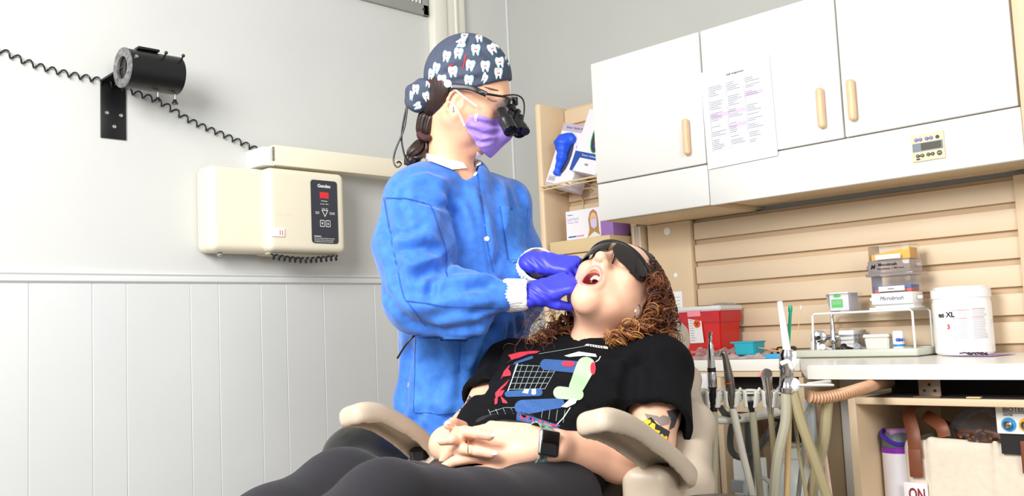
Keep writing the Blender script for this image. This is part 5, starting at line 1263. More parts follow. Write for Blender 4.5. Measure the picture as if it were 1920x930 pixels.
ringpoly(MB(), [(0.038, 0.110), (0.064, 0.110), (0.051, 0.086)], [(0.042, 0.1075), (0.060, 0.1075), (0.051, 0.0905)]).build('triangle_mark', M_white, kp)
for x0, tri in ((0.031, [(0.036, 0.068), (0.044, 0.068), (0.040, 0.061)]), (0.053, [(0.058, 0.062), (0.066, 0.062), (0.062, 0.069)])):
    ringpoly(MB(), [(x0+a, 0.054+b_) for a, b_ in rrect(0.018, 0.022, 0.003, 3)], [(x0+0.0018+a*0.8, 0.0562+b_*0.8) for a, b_ in rrect(0.018, 0.022, 0.003, 3)]).build('key_outline', M_white, kp)
    MB().prism(tri, on(MX, 0, 0, 0.0021), 0.0003).build('key_arrow', M_white, kp)
sw_ = MB().bounds((1.570, YW-0.139, 1.345), (1.617, YW-0.130, 1.372), 0.002).build('rocker_switch', M_whiteg, xb_)
for x in (1.598, 1.606): MB().bounds((x, YW-0.1396, 1.351), (x+0.0022, YW-0.1388, 1.366)).build('switch_mark', mat('mark_red', (214, 60, 60), 0.5), sw_)
text('Gendex', frame4((1.615, YW-0.1345, 1.42), (1, 0, 0), (0, 0, 1)), 0.018, M_cream, xb_, ext=0.0012)
MB().ell((1.435, YW-0.06, 1.292), (0.009, 0.009, 0.007)).build('foot_knob', M_screw, xb_)
MB().bounds((1.58, YW-0.10, 1.293), (1.84, YW-0.02, 1.305), 0.006).build('cord_tray', mat('cream_shadow', (200, 192, 170), 0.5), xb_)
# folded arm rail
ar = thing('arm_rail', (1.85, YW, 1.57), 'long cream boxed arm rail above the control box', 'rail')
MB().bounds((1.598, YW-0.115, 1.577), (2.34, YW-0.055, 1.643), 0.004, 2).build('beam', M_cream, ar)
MB().bounds((1.560, YW-0.112, 1.574), (1.602, YW-0.0, 1.634), 0.003, 2).build('end_block', mat('rail_end', (222, 224, 222), 0.4), ar)
MB().bounds((1.593, YW-0.1165, 1.59), (1.599, YW-0.113, 1.635), 0.001).build('slot', mat('slot_brown', (120, 110, 90), 0.6), ar)
for z in (1.60, 1.625): MB().cyl((1.596, YW-0.1168, z), (1.596, YW-0.1178, z), 0.0025, n=10).build('screw', M_screw, ar)
MB().bounds((2.30, YW-0.06, 1.56), (2.345, YW, 1.66), 0.004).build('wall_plate', M_cream, ar)
# ================================================================== shelf unit contents
def slabbox(name, o, x, y, z, m, par, bev=0.001):
    """box from corner o along the three edge vectors"""
    o, x, y, z = [np.asarray(v, float) for v in (o, x, y, z)]; R = Matrix((V3(unit(x)), V3(unit(y)), V3(unit(z)))).transposed()
    return MB().box(o+(x+y+z)/2, (np.linalg.norm(x), np.linalg.norm(y), np.linalg.norm(z)), R, bev, 2).build(name, m, par)
gv = unit([0.0, -0.20, 1.0]); gy = unit([0.10, -1, -0.2]); gy = unit(gy-gv*(gy @ gv)); gn = unit(np.cross(gv, gy)); gn = gn if gn[0] < 0 else -gn   # tilted boxes: up, across, out of the front
def glovebox(o, w, h, dep, tilt, label, skin, stripe):
    up_ = unit(np.array([0.22, -tilt, 1.0])); ac = np.array([0.0, -1.0, -tilt]); ac = unit(ac-up_*(ac @ up_)); nn = unit(np.cross(ac, up_)); nn = nn if nn[0] < 0 else -nn
    t = thing('glove_box', o, label, 'box'); slabbox('carton', o, ac*w, up_*h, -nn*dep, skin, t); M = frame4(np.asarray(o)+nn*0.0003, ac, up_)
    return t, M, nn
M_card = mat('carton_white', (232, 230, 236), 0.6); M_lil = mat('carton_lilac', (186, 174, 192), 0.6); M_glv = mat('glove_blue', (20, 84, 226), 0.5, var=0.1)
oA = np.array([2.625, 2.445, 1.565])
t, M, nn = glovebox(oA, 0.128, 0.245, 0.075, 0.30, 'tilted white and lilac glove box with a blue glove hanging out', M_card, None)
sgn = 1 if (M.to_3x3() @ Vector((0, 0, 1))).dot(V3(nn)) > 0 else -1
def pat(M, poly, m, par, name, zt=0.0006, z=0.0): return MB().prism(poly, M @ Matrix.Translation((0, 0, sgn*z)), sgn*zt).build(name, m, par)
pat(M, [(0, 0.215), (0.128, 0.215), (0.128, 0.245), (0, 0.245)], M_lil, t, 'top_band'); pat(M, [(0.0, 0.0), (0.128, 0.0), (0.128, 0.012), (0.0, 0.012)], M_lil, t, 'bottom_band')
Mt = M if sgn > 0 else M @ Matrix.Rotation(PI, 4, 'Y')
def put(s_, x, y, size, m, par, rot=0.0, **k): return text(s_, M @ Matrix.Translation((x, y, sgn*0.0010)) @ Matrix.Rotation(rot, 4, 'Z'), size, m, par, **k)
put('Brand  Nitrile AF', 0.064, 0.230, 0.012, mat('violet_print', (96, 84, 120), 0.6), t); put('@ BRAND AF', 0.106, 0.12, 0.016, mat('grey_violet', (160, 152, 172), 0.6), t, PI/2*-1)
for i in range(5): put('medium', 0.012+i*0.007, 0.028, 0.006, M_print, t, PI/2)
pat(M, arc2(0.060, 0.125, 0.028, 0.075), mat('slot_dark', (70, 70, 90), 0.8), t, 'opening', 0.0005)
def gl_(u_, v_, w_): p = M @ Vector((u_, v_, sgn*w_)); return np.array(p)
g = SDF(gl_(0.06, 0.13, 0.01)-0.12, gl_(0.06, 0.13, 0.01)+0.12, 0.003)
g.chain([gl_(0.050, 0.055, 0.008), gl_(0.055, 0.11, 0.012), gl_(0.045, 0.165, 0.018)], [0.012, 0.018, 0.028], 0.015); g.chain([gl_(0.045, 0.165, 0.016), gl_(0.075, 0.185, 0.012)], [0.026, 0.016], 0.02); g.cone(gl_(0.02, 0.16, 0.016), gl_(0.06, 0.20, 0.012), 0.014, 0.008, 0.02); g.cone(gl_(0.042, 0.05, 0.008), gl_(0.06, 0.048, 0.008), 0.008, 0.008, 0.01)
X, Y, Z = g._pts((slice(None),)*3); g.D += (0.0018*np.sin(150*Z+120*Y)*np.sin(170*Y-60*Z)).astype(np.float32)
V, F = g.verts_faces(); obj_vf('blue_glove', smooth_vf(V, F, 1), F, M_glv, t)
oB = np.array([2.606, 2.300, 1.597])
M_blueb = mat('carton_blue', (28, 72, 160), 0.6)
t, M, nn = glovebox(oB, 0.128, 0.235, 0.07, 0.32, 'tilted white, blue and green glove box partly behind the cabinet', M_card, None)
pat(M, [(0, 0.052), (0.128, 0.052), (0.128, 0.074), (0, 0.074)], M_blueb, t, 'blue_band', 0.0008); pat(M, [(0, 0.0), (0.014, 0.0), (0.03, 0.052), (0.0, 0.052)], M_blueb, t, 'blue_corner', 0.0008)
pat(M, arc2(0.085, 0.145, 0.032, 0.07), mat('green_ring', (60, 190, 120), 0.6), t, 'green_ring', 0.0008); pat(M, arc2(0.085, 0.145, 0.028, 0.066), mat('slot_brown2', (60, 56, 66), 0.8), t, 'opening', 0.0012)
pat(M, [(0.06, 0.205), (0.10, 0.205), (0.10, 0.235), (0.06, 0.235)], mat('carton_green', (70, 180, 90), 0.6), t, 'green_label', 0.0008)
pat(M, [(0.078, 0.095), (0.105, 0.105), (0.108, 0.15), (0.09, 0.13)], M_glv, t, 'blue_glove', 0.003)
put('Texture  Isolated', 0.07, 0.063, 0.010, M_white, t); put('100', 0.07, 0.03, 0.012, M_print, t)
# bin with mask box
bn = thing('storage_bin', (2.66, 2.26, 0.9), 'tan lidded storage bin in the shelf unit', 'bin')
MB().bounds((2.615, 2.136, 1.292), (XW-0.03, 2.425, 1.342), 0.004).build('lid', M_tan, bn)
MB().bounds((2.622, 2.140, 0.92), (XW-0.03, 2.42, 1.290), 0.004).build('body', M_tan, bn)
mb = thing('mask_box', (2.66, 2.28, 1.343), 'white and purple face mask box standing on the tan bin', 'box')
MB().bounds((2.655, 2.15, 1.3435), (2.745, 2.372, 1.4525), 0.001).build('carton', mat('carton_purple', (150, 110, 180), 0.6), mb)
MF = frame4((2.6548, 2.372, 1.3435), (0, -1, 0), (0, 0, 1)); sgn = 1 if (MF.to_3x3() @ Vector((0, 0, 1))).x < 0 else -1; M = MF
pat(M, [(0, 0), (0.165, 0), (0.165, 0.109), (0, 0.109)], M_card, mb, 'front_panel')
M_bl = mat('blonde_print', (176, 132, 84), 0.7); M_sk = mat('print_skin', (226, 184, 156), 0.7); M_pu = mat('print_mask', (206, 196, 232), 0.7)
pat(M, [(0.100, 0.0), (0.112, 0.03), (0.108, 0.07), (0.118, 0.096), (0.134, 0.104), (0.150, 0.092), (0.156, 0.06), (0.158, 0.02), (0.164, 0.0)], M_bl, mb, 'portrait_hair', 0.0008)
pat(M, arc2(0.133, 0.066, 0.0155, 0.026), M_sk, mb, 'portrait_face', 0.0011); pat(M, [(0.118, 0.062), (0.134, 0.068), (0.149, 0.061), (0.147, 0.040), (0.134, 0.032), (0.121, 0.042)], M_pu, mb, 'portrait_mask', 0.0014)
pat(M, [(0.098, 0.0), (0.118, 0.012), (0.134, 0.022), (0.150, 0.014), (0.165, 0.004), (0.165, 0.0)], M_white, mb, 'portrait_coat', 0.0012)
for x in (0.1275, 0.139): pat(M, arc2(x, 0.0725, 0.0024, 0.0014, n=8), M_print, mb, 'portrait_eye', 0.0016)
pat(M, [(0.008, 0.010), (0.045, 0.010), (0.045, 0.016), (0.008, 0.016)], mat('bar_blue', (70, 110, 190), 0.6), mb, 'blue_bar', 0.0008); pat(M, [(0.046, 0.010), (0.085, 0.010), (0.085, 0.016), (0.046, 0.016)], mat('bar_lilac', (190, 150, 210), 0.6), mb, 'lilac_bar', 0.0008)
put('SafeMask', 0.034, 0.078, 0.016, mat('lilac_type', (188, 178, 206), 0.7), mb); put('Premier Elite', 0.034, 0.066, 0.010, mat('lilac_type', (188, 178, 206), 0.7), mb); put('Medicom', 0.022, 0.094, 0.007, mat('bar_blue', (70, 110, 190), 0.6), mb)

# ================================================================== counter
M_top = mat('counter_top', (240, 238, 230), 0.25, var=0.03, vscale=6)
c1 = MB().bounds((2.55, 1.405, ZC-0.036), (XW-0.03, 2.13, ZC), 0.004, 2).build('worktop', M_top, None); tag(c1, 'shallow white worktop behind the chair with the red sharps bin on it', 'worktop')
poly = [(2.16, 0.35), (XW-0.03, 0.35), (XW-0.03, 1.403), (2.553, 1.403), (2.20, 1.196), (2.17, 1.176), (2.16, 1.15)]
c2 = MB().prism(poly, Matrix.Translation((0, 0, ZC-0.034)), 0.0335)
c2 = c2.build('worktop', M_top, None); tag(c2, 'deep white worktop with the instrument tray on it', 'worktop')
bm = bmesh.new(); bm.from_mesh(c2.data); bmesh.ops.bevel(bm, geom=[e for e in bm.edges if all(abs(v.co.z-(ZC-0.0005)) < 1e-4 for v in e.verts)], offset=0.004, segments=3, affect='EDGES'); bm.to_mesh(c2.data); bm.free()
# base under the deep worktop: open cabinet
kb = thing('base_cabinet', (2.45, 0.8, 0), 'open beige base cabinet holding the tote bag', 'cabinet')
MB().bounds((2.20, 1.073, 0.0), (XW-0.03, 1.093, 0.823), 0.002).build('side_panel', M_beige, kb)
MB().bounds((2.198, 0.35, 0.807), (XW-0.03, 1.073, 0.8235), 0.002).build('top_board', M_beige, kb)
MB().bounds((2.70, 0.35, 0.10), (2.715, 1.073, 0.807)).build('back_panel', mat('inner_beige', (206, 188, 164), 0.6), kb)
MB().bounds((2.20, 0.35, 0.40), (2.70, 1.073, 0.42), 0.002).build('shelf', M_beige, kb)
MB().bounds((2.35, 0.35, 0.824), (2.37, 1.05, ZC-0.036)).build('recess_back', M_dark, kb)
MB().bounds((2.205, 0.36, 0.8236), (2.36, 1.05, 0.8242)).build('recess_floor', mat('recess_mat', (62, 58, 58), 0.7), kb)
hg = thing('hinge_plate', (2.30, 0.93, 0.824), 'worn steel hinge plate in the gap under the worktop', 'hinge')
MB().bounds((2.235, 0.885, 0.8245), (2.239, 0.935, 0.866), 0.0005).build('plate', mat('worn_bracket', (140, 124, 108), 0.4, 0.8), hg)
for y, z in ((0.898, 0.838), (0.922, 0.838), (0.91, 0.852)): MB().cyl((2.234, y, z), (2.236, y, z), 0.0035, n=10).build('screw_hole', M_dark, hg)
MB().bounds((2.215, 0.88, 0.8245), (2.239, 0.94, 0.8262)).build('foot', mat('worn_bracket', (140, 124, 108), 0.4, 0.8), hg)
tp_ = MB().bounds((2.205, 0.79, 0.8245), (2.22, 0.82, 0.8275), 0.001).build('tape_scrap', mat('masking_tape', (214, 196, 140), 0.7), None); tag(tp_, 'scrap of yellow tape on the dark ledge', 'tape')
# base under the shallow worktop
dr = thing('drawer_unit', (2.6, 1.8, 0), 'white drawer stack under the shallow worktop behind the chair', 'drawers')
MB().bounds((2.535, 1.69, 0.0), (XW-0.03, 2.07, ZC-0.037)).build('carcass', M_beige, dr)
for z0, z1 in ((0.793, 0.862), (0.552, 0.789), (0.30, 0.548), (0.05, 0.296)): MB().bounds((2.50, 1.693, z0), (2.535, 2.07, z1), 0.008, 3).build('drawer', M_whiteg, dr)
kn_ = thing('knee_bay', (2.65, 1.5, 0), 'beige framed open bay under the worktop behind the hoses', 'cabinet')
MB().bounds((2.54, 1.395, ZC-0.052), (2.56, 1.688, ZC-0.037)).build('apron', M_beige, kn_)
MB().bounds((2.54, 1.40, 0.745), (2.555, 1.66, 0.812), 0.001).build('drawer_front', M_beige, kn_)
MB().bounds((2.53, 1.662, 0.0), (2.75, 1.682, ZC-0.053), 0.001).build('side_panel', M_beige, kn_)
MB().bounds((2.53, 1.385, 0.0), (2.75, 1.40, ZC-0.053), 0.001).build('side_panel', M_beige, kn_)
MB().bounds((XW-0.04, 1.40, 0.0), (XW-0.03, 1.662, ZC-0.053)).build('back_panel', mat('bay_back', (176, 150, 122), 0.6), kn_)
MB().bounds((2.60, 1.402, 0.80), (2.62, 1.66, ZC-0.053)).build('drawer_hole_shade', M_dark, kn_)  # dark slab standing in for the shade inside the drawer hole
MB().bounds((2.60, 1.402, 0.0), (2.61, 1.53, 0.72)).build('bay_shade_sheet', M_dark, kn_)  # dark sheet in place of the shade deep in the open bay
wp = MB().bounds((XW-0.05, 1.094, 0.0), (XW-0.03, 1.383, ZC-0.037)).build('cupboard_back', M_white, None); tag(wp, 'white panel behind the crossing hoses under the worktop', 'panel')

# ---- tote bag, bottle, connector panel in the open cabinet
M_canvas = mat('canvas', (226, 214, 196), 0.9, var=0.06, vscale=60, bump=0.4, bscale=500); M_lea = mat('brown_leather', (120, 66, 40), 0.5, var=0.2, vscale=30)
tb = thing('tote_bag', (2.40, 0.82, 0.42), 'natural canvas tote bag with brown leather handles', 'bag')
g = SDF((2.19, 0.44, 0.40), (2.66, 1.06, 0.80), 0.006)
g.box((2.42, 0.78, 0.57), (0.15, 0.225, 0.16), None, 0.03); g.box((2.42, 0.78, 0.63), (0.135, 0.21, 0.16), None, 0.02, 0.004, 's')
g.chain([(2.272, 0.93, 0.735), (2.276, 0.94, 0.45)], [0.008, 0.008], 0.008); g.chain([(2.272, 0.79, 0.735), (2.272, 0.795, 0.45)], [0.007, 0.007], 0.008); g.plane((0, 0, 0.728), (0, 0, 1)); g.plane((0, 0, 0.421), (0, 0, -1))
X, Y, Z = g._pts((slice(None),)*3); g.D += (0.0022*np.sin(22*Y+14*Z)*np.sin(31*Z-9*Y)).astype(np.float32)
V, F = g.verts_faces(); V = smooth_vf(V, F, 1); obj_vf('canvas_body', V, F, M_canvas, tb)
MB().tube(bez([(2.262, 0.965, 0.68), (2.264, 0.968, 0.735), (2.30, 0.985, 0.79), (2.36, 0.93, 0.802), (2.42, 0.86, 0.795)], 10), 0.01, 8, flat=((0, 1, 0), 0.016, 0.003)).build('handle', M_lea, tb, 60)
MB().tube(bez([(2.285, 0.905, 0.728), (2.29, 0.915, 0.755), (2.33, 0.965, 0.772), (2.40, 0.97, 0.75), (2.45, 0.96, 0.73)], 10), 0.01, 8, flat=((0, 1, 0), 0.015, 0.003)).build('handle', M_lea, tb, 60)
MB().bounds((2.258, 0.952, 0.635), (2.265, 0.982, 0.70), 0.002).build('handle_tab', M_lea, tb)
MB().bounds((2.258, 0.70, 0.66), (2.265, 0.735, 0.73), 0.002).build('handle_tab', M_lea, tb)
MB().bounds((2.262, 0.945, 0.50), (2.2665, 1.0, 0.622), 0.001).build('label_patch', mat('patch_white', (238, 236, 238), 0.7), tb)
MTb = frame4((2.2605, 0.972, 0.58), (0, -1, 0), (0, 0, 1)); text('ON', MTb @ Matrix.Translation((0.003, 0.014, 0.0)), 0.040, mat('maroon_print', (140, 30, 50), 0.7), tb, xs=0.62, bold=0.0006)
# pretzel bag
pz = thing('pretzel_bag', (2.42, 0.84, 0.70), 'clear plastic bag of pretzel sticks inside the tote', 'bag')
g = SDF((2.26, 0.66, 0.64), (2.60, 1.0, 0.81), 0.006); g.ell((2.42, 0.83, 0.725), (0.10, 0.11, 0.07), None)
X, Y, Z = g._pts((slice(None),)*3); g.D += (0.006*np.sin(60*Y+30*Z)*np.sin(70*X-40*Z)).astype(np.float32)
V, F = g.verts_faces(); obj_vf('plastic_bag', V, F, clear('bag_film', (235, 235, 240), 0.05, 0.15), pz)
M_prz = mat('pretzel', (150, 84, 36), 0.5, var=0.3, vscale=40); p0 = None
for i in range(60):
    c = np.array([2.37+rs.uniform(-0.05, 0.06), 0.83+rs.uniform(-0.075, 0.075), 0.722+rs.uniform(-0.02, 0.016)]); a = rs.uniform(0, PI); d = np.array([math.cos(a), math.sin(a), rs.uniform(-0.25, 0.25)])
    MB().cyl(c-d*0.022, c+d*0.022, 0.0035, n=6).build('pretzel_stick', M_prz, pz)
# drinks bottle
bo_ = thing('drinks_bottle', (2.32, 1.045, 0.42), 'white drinks bottle with grey lid and purple ring', 'bottle')
bc = np.array([2.32, 1.031, 0.421]); rB = 0.0385; lid = 0.262
MB().lathe([(0, 0), (rB-0.004, 0), (rB, 0.006), (rB, lid), (rB-0.002, lid+0.002)], bc, (0, 0, 1), 40).build('body', mat('bottle_white', (240, 238, 246), 0.3), bo_)
MB().lathe([(rB-0.003, lid), (rB+0.001, lid+0.001), (rB+0.001, lid+0.012), (rB-0.002, lid+0.013)], bc, (0, 0, 1), 40).build('purple_ring', mat('purple_plastic', (140, 40, 180), 0.35), bo_)
MB().lathe([(rB-0.001, lid+0.012), (rB, lid+0.014), (rB-0.001, lid+0.034), (rB-0.009, lid+0.046), (rB-0.02, lid+0.049), (0, lid+0.049)], bc, (0, 0, 1), 40).build('lid', mat('slate_plastic', (88, 98, 106), 0.4), bo_)
MB().box(bc+[-0.006, -0.004, lid+0.047], (0.050, 0.030, 0.022), Matrix.Rotation(-0.75, 3, 'Z'), 0.008, 3).build('spout_cover', mat('mauve_plastic', (160, 116, 162), 0.35), bo_)
MB().tube(bez([bc+np.array([0.012, 0.040, lid+0.050]), bc+np.array([-0.030, 0.024, lid+0.040]), bc+np.array([-0.034, -0.016, lid+0.022]), bc+np.array([0.0, -0.040, lid+0.030]), bc+np.array([0.022, -0.034, lid+0.048])], 8), 0.0055, 8).build('carry_loop', mat('indigo_plastic', (70, 40, 160), 0.35), bo_)
MB().box(bc+[-0.022, -0.032, lid+0.0165], (0.016, 0.004, 0.004), Matrix.Rotation(-0.95, 3, 'Z'), 0.001).build('release_button', mat('pink_plastic', (230, 40, 90), 0.4), bo_)
# connector panel
cp_ = thing('connector_panel', (2.28, 0.72, 0.745), 'white connector panel with blue water socket under the top board', 'panel')
MB().bounds((2.255, 0.50, 0.744), (2.262, 0.779, 0.806), 0.004).build('faceplate', M_whiteg, cp_)
MB().bounds((2.262, 0.50, 0.70), (2.45, 0.775, 0.80)).build('housing', M_dark, cp_)
MC = frame4((2.2545, 0.779, 0.744), (0, -1, 0), (0, 0, 1))
for x, m in ((0.0265, mat('socket_blue', (40, 150, 220), 0.4)), (0.062, mat('socket_amber', (236, 176, 50), 0.4))):
    MB().cyl(MC @ Vector((x, 0.021, 0)), MC @ Vector((x, 0.021, 0.002)), 0.015, n=28).build('socket_ring', m, cp_)
    MB().lathe([(0.009, 0), (0.009, 0.008), (0.006, 0.010), (0.005, 0.006), (0.0025, 0.006), (0.0025, 0.009), (0, 0.009)], MC @ Vector((x, 0.021, 0.002)), (-1, 0, 0), 24).build('socket', M_steel, cp_)
text('BIOTEC', MC @ Matrix.Translation((0.040, 0.053, 0.001)), 0.014, mat('panel_type', (70, 76, 84), 0.5), cp_); text('WATER', MC @ Matrix.Translation((0.026, 0.0415, 0.001)), 0.006, mat('panel_type', (70, 76, 84), 0.5), cp_)
MB().prism([(0.016, 0.0455), (0.09, 0.0455), (0.09, 0.0465), (0.016, 0.0465)], MC, 0.001).build('rule', mat('panel_type', (70, 76, 84), 0.5), cp_)

# ---- on the shallow worktop
M_red = mat('sharps_red', (206, 26, 22), 0.35); M_redt = mat('sharps_red_clear', (196, 26, 34), 0.25)
sb = thing('sharps_container', (2.66, 1.76, ZC), 'red sharps container with clear lid and biohazard label', 'container')
def frustum(lo0, hi0, lo1, hi1, z0, z1, name, m, par, bev=0.004):
    vs = [(lo0[0], lo0[1], z0), (hi0[0], lo0[1], z0), (hi0[0], hi0[1], z0), (lo0[0], hi0[1], z0), (lo1[0], lo1[1], z1), (hi1[0], lo1[1], z1), (hi1[0], hi1[1], z1), (lo1[0], hi1[1], z1)]
    b = MB().add(vs, [[0, 3, 2, 1], [4, 5, 6, 7], [0, 1, 5, 4], [1, 2, 6, 5], [2, 3, 7, 6], [3, 0, 4, 7]])
    bm = bmesh.new(); vv = [bm.verts.new(v) for v in b.v]; [bm.faces.new([vv[i] for i in f]) for f in b.f]; bmesh.ops.recalc_face_normals(bm, faces=bm.faces); bmesh.ops.bevel(bm, geom=list(bm.edges), offset=bev, segments=2, affect='EDGES')
    me = bpy.data.meshes.new(name); bm.to_mesh(me); bm.free(); return link(name, me, m, par)
zs = ZC+0.003; sy_ = 0.022
frustum((2.625, 1.690+sy_), (2.725, 1.825+sy_), (2.618, 1.684+sy_), (2.735, 1.838+sy_), zs, zs+0.125, 'tub', M_red, sb)
frustum((2.614, 1.681+sy_), (2.738, 1.841+sy_), (2.612, 1.679+sy_), (2.740, 1.845+sy_), zs+0.110, zs+0.150, 'collar', M_redt, sb)
frustum((2.610, 1.677+sy_), (2.742, 1.848+sy_), (2.610, 1.677+sy_), (2.742, 1.848+sy_), zs+0.150, zs+0.166, 'lid', mat('frosted_lid', (226, 222, 220), 0.4), sb)
frustum((2.63, 1.70), (2.72, 1.75), (2.64, 1.71), (2.71, 1.74), zs+0.166, zs+0.174, 'lid_flap', clear('clear_flap', (230, 230, 230), 0.3), sb, 0.002)
ML = frame4((2.6165, 1.802+sy_, zs+0.048), (0.0, -1, 0.02), (-0.045, 0.03, 1)); sgn = 1 if (ML.to_3x3() @ Vector((0, 0, 1))).x < 0 else -1; M = ML
pat(M, [(0, 0), (0.052, 0), (0.050, 0.086), (0, 0.086)], mat('label_white', (236, 232, 230), 0.5), sb, 'label', 0.0008, -0.001)
pat(M, [(0, 0.086), (0.050, 0.086), (0.050, 0.108), (0, 0.108)], mat('label_pink', (240, 150, 164), 0.5), sb, 'label_top', 0.0008, 0.0)
pat(M, arc2(0.033, 0.062, 0.0135, 0.0135, n=24), mat('hazard_orange', (244, 92, 24), 0.5), sb, 'hazard_disc', 0.0014, -0.001)
for a in (90, 210, 330):
    cx, cy = 0.033+0.0052*math.cos(math.radians(a)), 0.062+0.0052*math.sin(math.radians(a)); ro, ri = 0.0052, 0.0034
    P = arc2(cx, cy, ro, ro, a+40, a+320, 14); Q = arc2(cx, cy, ri, ri, a+40, a+320, 14)[::-1]
    pat(M, P+Q, M_black, sb, 'hazard_mark', 0.002, -0.001)
for i in range(9): pat(M, [(0.004, 0.008+i*0.008), (0.016+0.012*rs.random(), 0.008+i*0.008), (0.016, 0.0095+i*0.008), (0.004, 0.0095+i*0.008)], M_print, sb, 'label_line', 0.001, -0.0008)
te = thing('teal_box', (2.585, 1.60, ZC), 'small open teal plastic box beside the red sharps container', 'box')
tb0 = onx(1380, 657, 2.585); M_teal = mat('teal_plastic', (30, 170, 190), 0.35)
y0_ = onx(1417, 640, 2.585)[1]; y1_ = onx(1379, 640, 2.585)[1]
frustum((2.575, y0_), (2.635, y1_-0.004), (2.572, y0_), (2.638, y1_), ZC+0.012, ZC+0.052, 'body', M_teal, te, 0.003); frustum((2.570, y0_-0.002), (2.640, y1_+0.010), (2.570, y0_-0.002), (2.640, y1_+0.010), ZC+0.048, ZC+0.053, 'rim', M_teal, te, 0.001)
bg = thing('plastic_wrap', (2.60, 1.68, ZC), 'crumpled plastic wrapped packet lying before the sharps container', 'packet')
G = []
for i in range(30):
    r_ = []
    for j in range(12):
        y = onx(1292+i*5.0, 670, 2.56)[1]; x = 2.556+j*0.0065; e = math.sin(PI*j/11)
        r_.append((x, y, ZC+0.001+e*(0.012+0.004*math.sin(i*1.3)+0.006*math.sin(i*0.7+j*1.1)+0.003*rs.random())))
    G.append(r_)
MB().grid(G).build('crumpled_film', mat('mauve_film', (206, 176, 172), 0.25, var=0.2, vscale=50), bg, 180)
G = [[(x+0.012*rs.random(), y, z+0.010+0.008*rs.random()) for x, y, z in r_[1:8]] for r_ in G[0:18]]
MB().grid(G).build('clear_film', clear('wrap_film', (240, 232, 232), 0.12, 0.1), bg, 180)
bt_ = thing('blue_tray_box', (2.56, 1.47, ZC), 'small flat blue tray with dark clips beside the suction tip', 'tray')
ya_, yb_ = onx(1465, 668, 2.57)[1], onx(1437, 668, 2.57)[1]
MB().bounds((2.560, ya_, ZC+0.0005), (2.60, yb_, ZC+0.014), 0.003).build('body', mat('sky_plastic', (48, 168, 222), 0.35), bt_)
MB().bounds((2.605, ya_-0.01, ZC+0.001), (2.65, yb_-0.012, ZC+0.034), 0.006).build('dark_case', M_black, bt_)
MB().bounds((2.604, ya_+0.004, ZC+0.018), (2.6055, yb_-0.022, ZC+0.028)).build('yellow_label', M_yel, bt_)
pn_ = MB().tube([onx(1408, 657, 2.60), onx(1425, 652, 2.60), onx(1467, 660, 2.58)], 0.002, 8).build('wooden_stick', mat('peach_stick', (232, 168, 134), 0.5), None); tag(pn_, 'thin peach coloured stick leaning over the packet', 'stick')
jr = MB().lathe([(0, 0), (0.014, 0), (0.014, 0.040), (0.011, 0.043), (0.011, 0.050), (0, 0.050)], (2.66, 1.41, ZC+0.006), (0, 0, 1), 20).build('small_vial', M_white, None); tag(jr, 'small white vial behind the suction tip', 'vial')
cn = MB().lathe([(0.016, 0), (0.010, 0.034), (0.008, 0.034), (0.014, 0)], (2.63, 1.385, ZC+0.008), (0, 0, 1), 20).build('steel_cup', M_steel, None); tag(cn, 'small steel cone cup holding the cotton swab', 'cup')
sq = thing('cotton_swab', (2.63, 1.385, ZC+0.012), 'long cotton swab standing in the steel cone', 'swab')
MB().tube([onx(1494, 640, 2.63), onx(1501, 582, 2.63)], 0.0013, 6).build('stick', mat('swab_wood', (230, 196, 150), 0.6), sq)
MB().ell(onx(1502, 577, 2.63), (0.003, 0.003, 0.008)).build('tip', M_white, sq)

# ---- tray with rack
M_tray = mat('tray_grey', (200, 202, 188), 0.35)
tr = thing('instrument_tray', (2.65, 1.24, ZC), 'pale grey plastic instrument tray on the deep worktop', 'tray')
ty0, ty1, tx0, tx1 = 1.066, 1.428, 2.560, 2.745
frustum((tx0+0.006, ty0+0.006), (tx1-0.006, ty1-0.006), (tx0, ty0), (tx1, ty1), ZC+0.0005, ZC+0.006, 'base', M_tray, tr, 0.002)
b = MB()
for lo, hi in (((tx0-0.003, ty0, 0), (tx0+0.006, ty1, 0)), ((tx1-0.006, ty0, 0), (tx1, ty1, 0)), ((tx0, ty0-0.002, 0), (tx1, ty0+0.007, 0)), ((tx0, ty1-0.007, 0), (tx1, ty1+0.002, 0))): b.bounds((lo[0], lo[1], ZC+0.003), (hi[0], hi[1], ZC+0.023), 0.003)
b.build('rim', M_tray, tr)
rk = thing('wire_stand', (2.66, 1.24, ZC), 'white wire stand bridging the instrument tray', 'stand')
zt_, zb_ = 1.028, ZC+0.007; M_ww = mat('white_wire', (240, 240, 240), 0.35)
for x in (2.60, 2.72):
    MB().tube([(x, 1.385, zb_), (x, 1.380, zt_-0.006), (x, 1.374, zt_), (x, 1.095, zt_), (x, 1.088, zt_-0.006), (x, 1.088, zb_)], 0.0032, 8).build('side_frame', M_ww, rk)
for y in [1.372-i*0.0125 for i in range(23)]: MB().tube([(2.60, y, zt_+0.001), (2.72, y, zt_+0.001)], 0.0014, 6).build('cross_wire', M_ww, rk)
